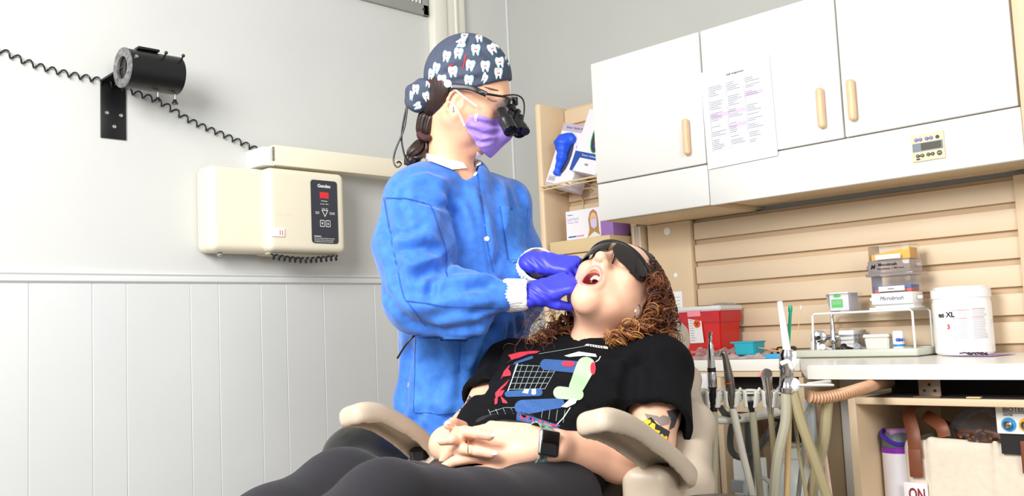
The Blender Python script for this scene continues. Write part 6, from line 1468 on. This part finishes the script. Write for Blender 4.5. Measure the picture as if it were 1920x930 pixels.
# on the stand
cx_ = onx(1582, 582, 2.65)[1]
wb = thing('wipe_box', (2.65, cx_, zt_), 'clear open box of green and white alcohol wipe packets', 'box')
zq = zt_+0.0034
frustum((2.625, cx_-0.032), (2.69, cx_+0.030), (2.617, cx_-0.040), (2.698, cx_+0.038), zq, zq+0.052, 'clear_box', clear('clear_acrylic', (235, 236, 238), 0.08), wb, 0.002)
for k in range(7):
    x = 2.627+k*0.009; MB().bounds((x, cx_-0.028, zq+0.003), (x+0.006, cx_+0.030, zq+0.056), 0.001).build('sachet', M_card, wb)
MB().bounds((2.6262, cx_-0.010, zq+0.012), (2.627, cx_+0.024, zq+0.036)).build('green_label', mat('wipe_green', (60, 200, 80), 0.6), wb)
MWp = frame4((2.6258, cx_+0.024, zq+0.012), (0, -1, 0), (0, 0, 1)); text('ALCOHOL\nPREP PAD', MWp @ Matrix.Translation((0.017, 0.014, 0)), 0.0062, M_white, wb)
MB().ell((2.6262, cx_+0.006, zq+0.046), (0.0006, 0.012, 0.005)).build('green_emblem', mat('wipe_green', (60, 200, 80), 0.6), wb)
my0, my1 = onx(1712, 560, 2.63)[1], onx(1635, 560, 2.63)[1]
M_clr = clear('clear_acrylic', (235, 236, 238), 0.08)
md = thing('applicator_dispenser', (2.66, (my0+my1)/2, zt_), 'lower white applicator dispenser with red and blue tips behind clear front', 'dispenser')
MB().bounds((2.62, my0-0.004, zq), (2.70, my1+0.006, zq+0.006), 0.002).build('base', M_whiteg, md)
MB().bounds((2.625, my0, zq+0.014), (2.70, my1, zq+0.046), 0.003).bounds((2.64, my0+0.004, zq+0.004), (2.70, my1-0.004, zq+0.02)).build('drawer', M_whiteg, md)
for y in (my0-0.010, my1+0.010): MB().cyl((2.655, y-0.006, zq+0.030), (2.655, y+0.006, zq+0.030), 0.005, n=12).build('knob', M_whiteg, md)
MB().bounds((2.630, my0+0.002, zq+0.046), (2.70, my1-0.002, zq+0.092), 0.001).build('clear_hopper', M_clr, md)
MB().bounds((2.640, my0+0.006, zq+0.048), (2.69, my1-0.006, zq+0.052)).bounds((2.640, my0+0.006, zq+0.052), (2.69, my1-0.006, zq+0.056)).build('red_tips', mat('tip_red', (226, 70, 50), 0.5), md)
MB().bounds((2.639, my0+0.006, zq+0.057), (2.691, my1-0.006, zq+0.066)).build('blue_tips', mat('tip_blue', (40, 90, 180), 0.5), md)
MB().bounds((2.6275, my0+0.020, zq+0.050), (2.629, my1-0.022, zq+0.064)).build('paper_label', M_white, md)
MMd = frame4((2.6243, (my0+my1)/2, zq+0.030), (0, -1, 0), (0, 0, 1)); text('Microbrush', MMd, 0.016, mat('ink_dark', (70, 70, 110), 0.6), md, shear=0.3, xs=0.9)
text('Regular', frame4((2.6270, (my0+my1)/2, zq+0.057), (0, -1, 0), (0, 0, 1)), 0.006, M_print, md)
mu = thing('applicator_dispenser', (2.66, (my0+my1)/2, zt_+0.09), 'upper clear applicator dispenser with yellow tips stacked on top', 'dispenser')
z2 = zq+0.0925
MB().bounds((2.615, my0-0.012, z2), (2.71, my1+0.008, z2+0.010), 0.003).build('tray_lip', clear('smoke_acrylic', (206, 196, 194), 0.35), mu)
MB().bounds((2.622, my0-0.002, z2+0.010), (2.705, my1+0.002, z2+0.044), 0.002).build('drawer', clear('smoke_acrylic', (206, 196, 194), 0.35), mu)
for y in (my0-0.014, my1+0.012): MB().cyl((2.655, y-0.006, z2+0.028), (2.655, y+0.006, z2+0.028), 0.006, n=12).build('knob', clear('smoke_acrylic', (206, 196, 194), 0.35), mu)
MB().bounds((2.628, my0, z2+0.044), (2.70, my1, z2+0.086), 0.001).build('clear_hopper', M_clr, mu)
vs = [(2.64, my0+0.003, z2+0.046), (2.69, my0+0.003, z2+0.046), (2.69, my1-0.003, z2+0.046), (2.64, my1-0.003, z2+0.046), (2.64, my0+0.003, z2+0.076), (2.69, my0+0.003, z2+0.076), (2.69, my1-0.003, z2+0.062), (2.64, my1-0.003, z2+0.062)]
MB().add(vs, [[0, 3, 2, 1], [4, 5, 6, 7], [0, 1, 5, 4], [1, 2, 6, 5], [2, 3, 7, 6], [3, 0, 4, 7]]).build('yellow_tips', mat('tip_yellow', (246, 186, 20), 0.5), mu)
MB().bounds((2.6265, my0+0.024, z2+0.047), (2.6275, my1-0.020, z2+0.060)).build('paper_label', M_white, mu)
Mm = frame4((2.6215, (my0+my1)/2, z2+0.027), (0, -1, 0), (0, 0, 1)); text('Microbrush', Mm @ Matrix.Translation((-0.002, 0.005, 0.0005)), 0.0115, M_black, mu, bold=0.0003); text('International   |  400 Count', Mm @ Matrix.Translation((0.006, -0.006, 0.0005)), 0.0068, M_black, mu)
text('M', Mm @ Matrix.Translation((-0.045, 0.0, 0.0005)), 0.016, M_black, mu, bold=0.0006, shear=0.3)
# under the stand
fx = thing('chrome_gauge', (2.66, 1.36, ZC+0.007), 'chrome nozzle with round gauge under the wire stand', 'instrument')
q = lambda px, py, x=2.66: onx(px, py, x)
MB().lathe([(0.018, 0), (0.014, 0.006), (0.007, 0.012), (0.006, 0.03), (0.010, 0.034), (0.011, 0.042), (0.008, 0.05), (0.007, 0.075), (0.0035, 0.115), (0, 0.115)], np.array([2.66, q(1563, 640)[1], ZC+0.007]), (0, 0, 1), 24).build('column', M_chrome, fx)
gc = q(1536, 633, 2.655); MB().lathe([(0, 0), (0.012, 0.001), (0.021, 0.003), (0.023, 0.008), (0.021, 0.013), (0.010, 0.017), (0, 0.017)], gc, unit(np.array([-0.8, -0.3, 0.0])), 28).build('gauge_disc', M_chrome, fx)
MB().lathe([(0, 0.018), (0.006, 0.0182), (0.0065, 0.017), (0, 0.0165)], gc, unit(np.array([-0.8, -0.3, 0.0])), 20).build('gauge_centre', M_black, fx)
MB().cyl(gc, np.array([2.66, q(1563, 640)[1], gc[2]]), 0.008, n=16).ell((2.66, q(1571, 640)[1], gc[2]), (0.011,)*3).build('cross_joint', M_chrome, fx)
MB().tube(bez([q(1556, 650), q(1566, 655), q(1580, 653)], 6), 0.004, 8).build('black_base', M_black, fx)
cr = thing('cotton_roll_box', (2.67, 1.30, ZC+0.007), 'clear box of white cotton rolls under the wire stand', 'box')
y0, y1 = q(1605, 640, 2.665)[1], q(1577, 640, 2.665)[1]; zc_ = ZC+0.008
MB().bounds((2.655, y0, zc_), (2.735, y1, zc_+0.066), 0.001).build('clear_box', clear('clear_acrylic', (235, 236, 238), 0.08), cr)
for k in range(5):
    for j in range(3): MB().cyl((2.662+j*0.022, y0+0.003, zc_+0.008+k*0.012), (2.662+j*0.022, y1-0.003, zc_+0.008+k*0.012+0.002*math.sin(k*2+j)), 0.0058, n=10).build('cotton_roll', M_white, cr)
MB().bounds((2.654, y0, zc_+0.054), (2.736, y1+0.001, zc_+0.067), 0.002).build('lid_band', M_whiteg, cr)
wt_ = thing('white_tub', (2.66, 1.22, ZC+0.007), 'white lidded plastic tub under the wire stand', 'tub')
y0, y1 = q(1668, 640, 2.645)[1], q(1622, 640, 2.645)[1]
frustum((2.642, y0+0.003), (2.70, y1-0.004), (2.640, y0), (2.702, y1), zc_, zc_+0.044, 'tub', mat('tub_white', (238, 234, 224), 0.4), wt_, 0.003); frustum((2.636, y0-0.003), (2.706, y1+0.003), (2.637, y0-0.002), (2.705, y1+0.002), zc_+0.044, zc_+0.053, 'lid', mat('tub_white', (238, 234, 224), 0.4), wt_, 0.002)
gb = thing('floss_bottle', (2.64, 1.15, ZC+0.007), 'small white tube with blue band beside the white tub', 'bottle')
yc_ = q(1685, 640, 2.635)[1]; o = np.array([2.635, yc_, zc_])
MB().lathe([(0, 0), (0.0145, 0), (0.0155, 0.002), (0.0155, 0.058), (0.012, 0.061), (0, 0.061)], o, (0, 0, 1), 28).build('tube', M_whiteg, gb)
MB().lathe([(0.0157, 0.018), (0.0158, 0.018), (0.0158, 0.024), (0.0157, 0.024)], o, (0, 0, 1), 28, caps=False).build('blue_band', mat('band_blue', (40, 150, 220), 0.4), gb)
text('Glide', frame4(o+np.array([-0.0130, -0.0105, 0.036]), (0.62, -0.78, 0), (0, 0, 1)), 0.0115, mat('glide_blue', (40, 70, 190), 0.4), gb, bold=0.0006)
for px, py, m, nm, lab in ((1542, 653, M_whiteg, 'screw_cap', 'small white round cap on the front rim of the tray'), (1582, 651, M_black, 'screw_cap', 'small black ring cap lying in the tray'), (1607, 651, mat('grey_plastic', (150, 158, 168), 0.4), 'screw_cap', 'small grey round cap lying in the tray beside the white tub')):
    c = onx(px, py, 2.575); c[2] = ZC+0.024+0.006; o_ = MB().lathe([(0, 0), (0.0085, 0), (0.0095, 0.002), (0.0085, 0.005), (0.004, 0.006), (0.0035, 0.004), (0, 0.004)], c, unit(np.array([-0.75, -0.6, 0.35])), 22).cyl(c, c+np.array([0.028, -0.012, -0.008]), 0.0045, n=10).build(nm, m, None); tag(o_, lab, 'cap')
# canister
cv = thing('wipes_canister', (2.68, 0.99, ZC), 'big white wipes canister with printed label', 'canister')
co = np.array([2.675, 0.986, ZC+0.0005]); rc = 0.0735; hc = 0.182
MB().lathe([(0, 0), (rc-0.006, 0), (rc, 0.006), (rc, hc-0.045), (rc-0.002, hc-0.042), (rc-0.002, hc-0.034), (rc, hc-0.032)], co, (0, 0, 1), 48).build('body', M_whiteg, cv)
MB().lathe([(rc-0.003, hc-0.034), (rc+0.001, hc-0.032), (rc+0.001, hc-0.010), (rc-0.004, hc-0.006), (rc-0.006, hc-0.002), (rc-0.014, hc), (rc-0.020, hc-0.003), (0.03, hc-0.003), (0.026, hc+0.001), (0, hc+0.001)], co, (0, 0, 1), 48).build('lid', M_whiteg, cv)
def wrap(s_, ang, z, size, m, **k):
    a = math.radians(ang); n = np.array([math.cos(a), math.sin(a), 0]); return text(s_, frame4(co+n*(rc+0.0004)+[0, 0, z], (-math.sin(a), math.cos(a), 0), (0, 0, 1)), size, m, cv, **k)
wrap('es XL', 169, 0.106, 0.019, M_black, bold=0.0004); wrap('3', 172, 0.074, 0.017, mat('label_red', (214, 40, 70), 0.5), bold=0.0006)
for a0, a1, z0, z1, n in ((182, 216, 0.042, 0.120, 22), (219, 252, 0.042, 0.122, 22)):
    for k in range(n):
        z = z0+(z1-z0)*k/n; e = a1-rs.uniform(0, 8); b = MB()
        P = [[co+np.array([(rc+0.0003)*math.cos(math.radians(a)), (rc+0.0003)*math.sin(math.radians(a)), zz]) for zz in (z, z+0.0013)] for a in np.linspace(a0, e, 8)]
        b.grid(P).build('label_line', mat('label_red', (214, 40, 70), 0.5) if k in (6, n-1, 15) and k % 2 else mat('label_grey', (186, 184, 190), 0.6), cv, 180)
pp_ = thing('purple_paper', (2.50, 0.90, ZC), 'purple paper sheet with metal clips before the canister', 'paper')
pa_, pb_, pc_, pd_ = onz(1764, 668, ZC+0.001), onz(1852, 664, ZC+0.001), onz(1905, 664, ZC+0.001), onz(1860, 668, ZC+0.001)
MB().add([tuple(v) for v in (pa_, pd_, pc_, pb_)]+[tuple(v+[0, 0, 0.0008]) for v in (pa_, pd_, pc_, pb_)], [[0, 3, 2, 1], [4, 5, 6, 7], [0, 1, 5, 4], [1, 2, 6, 5], [2, 3, 7, 6], [3, 0, 4, 7]]).build('sheet', mat('mauve_paper', (168, 124, 182), 0.6), pp_)
for k in range(6):
    c = onz(1810+k*8, 664, ZC+0.004); a = rs.uniform(0, 3); d = np.array([math.cos(a), math.sin(a), 0.15])*0.014
    MB().tube([c-d, c+[0, 0, 0.004], c+d], 0.0016, 6).build('metal_clip', mat('dark_steel', (80, 74, 70), 0.3, 0.9), pp_)

# ================================================================== delivery arm with handpieces
M_hold = mat('holder_white', (228, 228, 220), 0.4); M_tubeg = mat('tube_grey', (176, 172, 150), 0.4); M_tubew = mat('tube_white', (226, 224, 212), 0.4); M_tubeo = mat('tube_olive', (168, 156, 120), 0.4); M_tubey = mat('tube_yellow', (214, 182, 128), 0.4)
DA = 2.16
hb_ = thing('handpiece_bar', at(1390, 780, DA)*[1, 1, 0], 'white delivery bar with four instrument holders', 'holder bar')
MB().tube([at(1318, 738, DA), at(1470, 738, DA)], 0.006, 12).build('steel_rod', M_steel, hb_)
b = MB(); q0 = at(1316, 729, DA+0.02); q1 = at(1316, 776, DA+0.02); b.tube([q0, q1], 0.013, 12).build('end_cap', M_hold, hb_)
MB().tube(bez([at(1316, 780, DA+0.02), at(1345, 787, DA+0.02), at(1400, 783, DA+0.04), at(1455, 772, DA+0.07)], 8), 0.012, 12, flat=((0, 0, 1), 0.010, 0.02)).build('support_arm', M_hold, hb_)
MB().tube([at(1440, 776, DA+0.06), at(1440, 770, DA+0.25), (2.545, 1.45, 0.78)], 0.012, 10).build('wall_strut', M_hold, hb_)
for px in (1337, 1372, 1408, 1443):
    g = SDF(at(px, 748, DA)-0.05, at(px, 748, DA)+0.05, 0.0025)
    c0_, c1_ = at(px, 732, DA-0.012), at(px, 764, DA-0.012); g.cone(c0_, c1_, 0.019, 0.016); g.cone(at(px, 735, DA+0.005), at(px+9, 745, DA+0.005), 0.014, 0.014, 0.008)
    g.cone(at(px, 725, DA-0.012), at(px, 770, DA-0.012), 0.0135, 0.0115, 0.001, 's'); g.cone(at(px-2, 722, DA-0.036), at(px-2, 772, DA-0.036), 0.0155, 0.0135, 0.001, 's'); g.plane(c0_, UP); g.plane(c1_, -UP)
    V, F = g.verts_faces(); hc_ = obj_vf('instrument_cradle', smooth_vf(V, F, 1), F, M_hold, hb_)
    MB().tube([at(px+12, 735, DA), at(px+17, 727, DA)], 0.003, 8).build('lever', M_hold, hc_)
def hose(name, pts, r, m, label, grp=None, cat='hose'):
    o = MB().tube(bez([at(*p) for p in pts], 8), r, 10).build(name, m, None); return tag(o, label, cat, grp)
def lathe_px(prof, p0, p1, name, m, par, n=24):
    p0, p1 = at(*p0), at(*p1); L = np.linalg.norm(p1-p0); return MB().lathe([(r, t*L) for r, t in prof], p0, p1-p0, n).build(name, m, par)
D1 = DA-0.014
h1 = thing('handpiece', at(1337, 770, D1), 'tall straight chrome handpiece with black bands at the left end of the bar', 'handpiece')
lathe_px([(0, 0), (0.0045, 0), (0.0045, 0.10), (0.0032, 0.16), (0.004, 0.22), (0.006, 0.3), (0.0075, 0.6), (0.009, 1.0), (0, 1.0)], (1331, 630, D1), (1334, 690, D1), 'nose', M_chrome, h1)
lathe_px([(0.0095, 0), (0.0095, 1)], (1334, 689, D1), (1334.5, 697, D1), 'black_band', M_black, h1); lathe_px([(0.009, 0), (0.0102, 0.1), (0.0102, 0.9), (0.009, 1)], (1334.5, 697, D1), (1336, 727, D1), 'motor', M_chrome, h1)
lathe_px([(0.0105, 0), (0.0095, 0.08), (0.0075, 0.12), (0.0075, 0.85), (0.0085, 0.87), (0.0085, 1)], (1336, 725, D1), (1338.5, 771, D1), 'coupling', mat('gun_metal', (60, 60, 64), 0.25, 0.9), h1)
MB().tube([at(1333, 622, D1), at(1331, 632, D1)], 0.004, 10).build('head', M_steel, h1)
h2 = thing('handpiece', at(1374, 765, D1), 'curved grey steel handpiece with a red line in the second holder', 'handpiece')
MB().tube(bez([at(1352, 661, D1), at(1358, 664, D1), at(1364, 690, D1), at(1368, 717, D1), at(1371, 740, D1), at(1374, 765, D1)], 8), [0.0035]*2+list(np.interp(np.linspace(0, 1, 39), [0, .25, .5, .8, 1], [0.005, 0.0072, 0.0105, 0.011, 0.006])), 18).build('body', mat('brushed_steel', (128, 124, 118), 0.3, 1.0), h2)
lathe_px([(0.0108, 0), (0.0112, 0.5), (0.0108, 1)], (1367.3, 716.5, D1), (1367.6, 718.5, D1), 'red_line', mat('line_red', (200, 60, 50), 0.4), h2)
MB().lathe([(0, 0), (0.006, 0), (0.006, 0.011), (0, 0.011)], at(1350, 659, D1), unit(-UP+RT*-0.4), 16).build('head', M_steel, h2)
h4 = thing('air_water_syringe', at(1440, 770, D1), 'chrome air water syringe with pink nozzle in the fourth holder', 'syringe')
MB().tube(bez([at(1437, 702, D1), at(1440, 725, D1), at(1443, 750, D1), at(1445, 775, D1)], 8), list(np.interp(np.linspace(0, 1, 25), [0, .2, .5, 1], [0.013, 0.0115, 0.0095, 0.007])), 18).build('body', M_chrome, h4)
MB().lathe([(0, 0), (0.010, 0), (0.010, 0.012), (0, 0.012)], at(1437, 699, D1-0.012), unit(-FW), 20).build('button', M_steel, h4)
MB().tube(bez([at(1433, 697, D1-0.005), at(1427, 698, D1-0.01), at(1424, 706, D1-0.012)], 6), 0.0035, 8).build('nozzle', mat('pink_nozzle', (226, 150, 146), 0.4), h4)
h3 = MB().tube([at(1407, 752, D1), at(1410, 772, D1)], [0.009, 0.006], 14).build('hose_coupler', mat('gun_metal', (60, 60, 64), 0.25, 0.9), None); tag(h3, 'short dark hose coupler in the third, empty holder', 'coupler')
hose('supply_hose', [(1338, 771, D1), (1339, 830, D1), (1336, 945, D1)], 0.0095, M_tubeg, 'grey hose hanging from the tall chrome handpiece')
hose('supply_hose', [(1374, 765, D1), (1390, 840, D1), (1412, 930, D1), (1418, 960, D1)], 0.0085, M_tubew, 'white hose hanging from the curved steel handpiece')
hose('supply_hose', [(1411, 772, D1), (1418, 850, D1), (1426, 930, D1), (1428, 960, D1)], 0.008, M_tubeg, 'grey green hose hanging from the third holder')
hose('supply_hose', [(1445, 775, D1), (1451, 850, D1), (1452, 900, D1), (1446, 960, D1)], 0.0065, M_tubeo, 'thin olive hose hanging from the air water syringe')
hose('ribbon_cable', [(1350, 762, DA+0.02), (1362, 778, DA+0.02), (1385, 785, DA+0.02), (1372, 800, DA+0.03), (1370, 840, DA+0.03), (1385, 857, DA+0.03), (1412, 852, DA+0.03), (1440, 815, DA+0.03), (1452, 790, DA+0.03)], 0.0075, mat('cable_slate', (84, 88, 88), 0.5), 'looped slate grey cable behind the handpiece hoses', cat='cable')
hose('ribbon_cable', [(1402, 785, DA+0.06), (1405, 850, DA+0.06), (1410, 930, DA+0.06)], 0.009, mat('cable_slate', (84, 88, 88), 0.5), 'straight slate grey cable hanging behind the looped one', cat='cable')
# suction cluster
DS = 2.06
sc_ = thing('suction_holder', at(1487, 722, DS), 'white ball joint bracket and chrome suction valve by the worktop corner', 'suction holder')
MB().ell(at(1487, 722, DS), (0.0155, 0.0155, 0.0165), None, 24, 16).build('ball_joint', M_whiteg, sc_)
MB().tube([at(1474, 722, DS-0.005), at(1500, 722.5, DS-0.005), at(1558, 722, DS+0.04)], 0.004, 8, flat=((0, 0, 1), 0.0035, 0.010)).build('bracket_plate', M_whiteg, sc_)
MB().bounds(tuple(at(1508, 722, DS+0.12)-np.array([0.02, 0.03, 0.0])), tuple(at(1548, 713, DS+0.14)+np.array([0.02, 0.01, 0.0])), 0.003).build('mount_block', M_whiteg, sc_)
lathe_px([(0.012, 0), (0.0165, 0.12), (0.0165, 0.45), (0.014, 0.5), (0.015, 0.85), (0.018, 0.9), (0.016, 1)], (1476, 655, DS), (1474, 735, DS), 'valve_body', M_chrome, sc_)
MB().tube(bez([at(1464, 682, DS-0.016), at(1478, 678, DS-0.02), at(1486, 690, DS-0.016), at(1490, 660, DS-0.01)], 6), 0.005, 8).build('valve_lever', M_whiteg, sc_)
ht = thing('suction_tip', at(1476, 655, DS), 'long white plastic suction tip standing in the chrome valve', 'suction tip')
MB().tube([at(1462, 565, DS), at(1466, 590, DS), at(1476, 660, DS)], [0.0055, 0.0068, 0.0088], 16).build('tube', M_whiteg, ht)
se = thing('saliva_ejector', at(1478, 655, DS+0.015), 'green saliva ejector tube with a knobbed tip beside the white one', 'saliva ejector')
MB().tube(bez([at(1482, 585, DS+0.02), at(1480, 620, DS+0.02), at(1478, 660, DS+0.02)], 6), 0.0035, 10).build('tube', mat('ejector_green', (30, 168, 130), 0.35), se)
MB().lathe([(0.0032, 0), (0.0045, 0.003), (0.0045, 0.012), (0.003, 0.016), (0, 0.016)], at(1481.8, 586, DS+0.02), UP, 14).build('tip', mat('ejector_green', (30, 168, 130), 0.35), se)
hose('suction_hose', [(1474, 732, DS), (1473, 790, DS), (1458, 860, DS), (1448, 960, DS)], 0.0115, M_tubeg, 'thick grey suction hose dropping straight below the ball joint')
hose('suction_hose', [(1487, 735, DS), (1502, 790, DS), (1530, 870, DS), (1552, 935, DS), (1560, 960, DS)], 0.0115, M_tubeo, 'thick olive suction hose slanting down to the right')
hose('suction_hose', [(1551, 752, DS+0.05), (1545, 820, DS+0.05), (1527, 900, DS+0.05), (1515, 960, DS+0.05)], 0.0125, M_tubeo, 'thick olive hose slanting down to the left, crossing the other')
hose('suction_hose', [(1480, 745, DS+0.02), (1478, 830, DS+0.02), (1474, 960, DS+0.02)], 0.0065, M_tubey, 'yellow hose running straight down between the thick hoses')
hose('thin_tube', [(1487, 760, DS+0.03), (1500, 860, DS+0.03), (1512, 930, DS+0.03), (1516, 960, DS+0.03)], 0.004, M_tubeo, 'thin olive tube behind the slanting suction hose', cat='tube')
hose('thin_tube', [(1533, 752, DS+0.08), (1537, 800, DS+0.08), (1548, 870, DS+0.08), (1560, 960, DS+0.08)], 0.006, mat('tube_pink', (226, 196, 176), 0.4), 'pinkish tube behind the crossing suction hoses', cat='tube')
hose('thin_tube', [(1517, 750, DS+0.08), (1521, 800, DS+0.08), (1528, 850, DS+0.08), (1530, 900, DS+0.08), (1538, 960, DS+0.08)], 0.0115, mat('tube_paleblue', (190, 200, 204), 0.4), 'pale blue grey tube hanging at the worktop corner', cat='tube')
hose('thin_tube', [(1520, 758, DS+0.06), (1508, 790, DS+0.06), (1507, 840, DS+0.06), (1500, 900, DS+0.06), (1494, 960, DS+0.06)], 0.005, mat('tube_greygreen', (160, 164, 156), 0.4), 'thin grey green tube curving down from the worktop corner', cat='tube')
# corrugated hose
C = np.array(bez([at(1516, 744, DS+0.02), at(1540, 746, DS+0.03), at(1580, 739, DS+0.06), at(1620, 727, DS+0.12), at(1650, 719, DS+0.24), at(1690, 716, DS+0.42)], 20)); s_ = np.concatenate([[0], np.cumsum(np.linalg.norm(np.diff(C, axis=0), axis=1))]); n = int(s_[-1]/0.0011); u = np.linspace(0, s_[-1], n)
Q = np.stack([np.interp(u, s_, C[:, i]) for i in range(3)], 1); co_ = MB().tube(Q, list(0.0115+0.0026*np.sin(u*2*PI/0.0080)), 18).build('corrugated_hose', mat('hose_tan', (206, 160, 124), 0.4), None, 180); tag(co_, 'tan corrugated hose bulging out under the worktop', 'hose')
# things low in the bay
fb = thing('water_jug', at(1485, 900, 2.55)*[1, 1, 0], 'translucent white jug with a neck standing in the dark bay', 'jug')
jo = at(1485, 860, 2.50); MB().lathe([(0, -0.25), (0.05, -0.25), (0.056, -0.24), (0.056, -0.06), (0.045, -0.03), (0.030, -0.012), (0.030, 0.0), (0.034, 0.004), (0.034, 0.03), (0.03, 0.034), (0, 0.034)], jo, (0, 0, 1), 28).build('jug', mat('jug_white', (214, 220, 218), 0.35), fb)
MB().tube([jo+np.array([0.036*math.cos(a), 0.036*math.sin(a), 0.035]) for a in np.linspace(0, 2*PI, 24)], 0.003, 6).build('cap_ring', M_steel, fb)
bx2 = thing('junction_box', at(1400, 900, 2.50)*[1, 1, 0], 'white junction box with grey clip low in the bay', 'box')
jc = at(1399, 900, 2.52); MB().bounds(tuple(jc-np.array([0.02, 0.035, 0.12])), tuple(jc+np.array([0.05, 0.025, 0.055])), 0.003).build('box', M_whiteg, bx2)
MB().bounds(tuple(jc-np.array([0.027, 0.040, 0.03])), tuple(jc+np.array([-0.02, 0.03, 0.002])), 0.003).build('grey_clip', mat('clip_grey', (150, 156, 160), 0.4), bx2)
hose('grey_tube', [(1400, 940, 2.40), (1398, 910, 2.40), (1405, 893, 2.40), (1425, 893, 2.40), (1445, 908, 2.40), (1452, 940, 2.42)], 0.006, mat('tube_paleblue', (190, 200, 204), 0.4), 'pale grey tube looping over the junction box', cat='tube')
# rim of a dark stool in front of the unit
ds = thing('dark_stool', at(1345, 960, 1.35)*[1, 1, 0], 'dark round stool seat whose rim shows at the bottom edge', 'stool')
so_ = at(1350, 962, 1.35); MB().lathe([(0, -0.05), (0.10, -0.05), (0.118, -0.035), (0.12, -0.01), (0.104, 0.008), (0.06, 0.017), (0, 0.020)], so_, (0, 0, 1), 40).build('seat', M_bv, ds)
MB().cyl(so_*[1, 1, 0]+[0, 0, 0.05], so_-[0, 0, 0.05], 0.025).build('gas_column', M_black, ds)
for i in range(5):
    a = 2*PI*i/5; e = so_*[1, 1, 0]+[0.2*math.cos(a), 0.2*math.sin(a), 0.04]; MB().tube([so_*[1, 1, 0]+[0, 0, 0.09], e], [0.022, 0.014], 8).build('leg', M_black, ds)
    MB().cyl(e+[0, 0.01, -0.018], e+[0, -0.01, -0.018], 0.02).build('caster', M_black, ds)
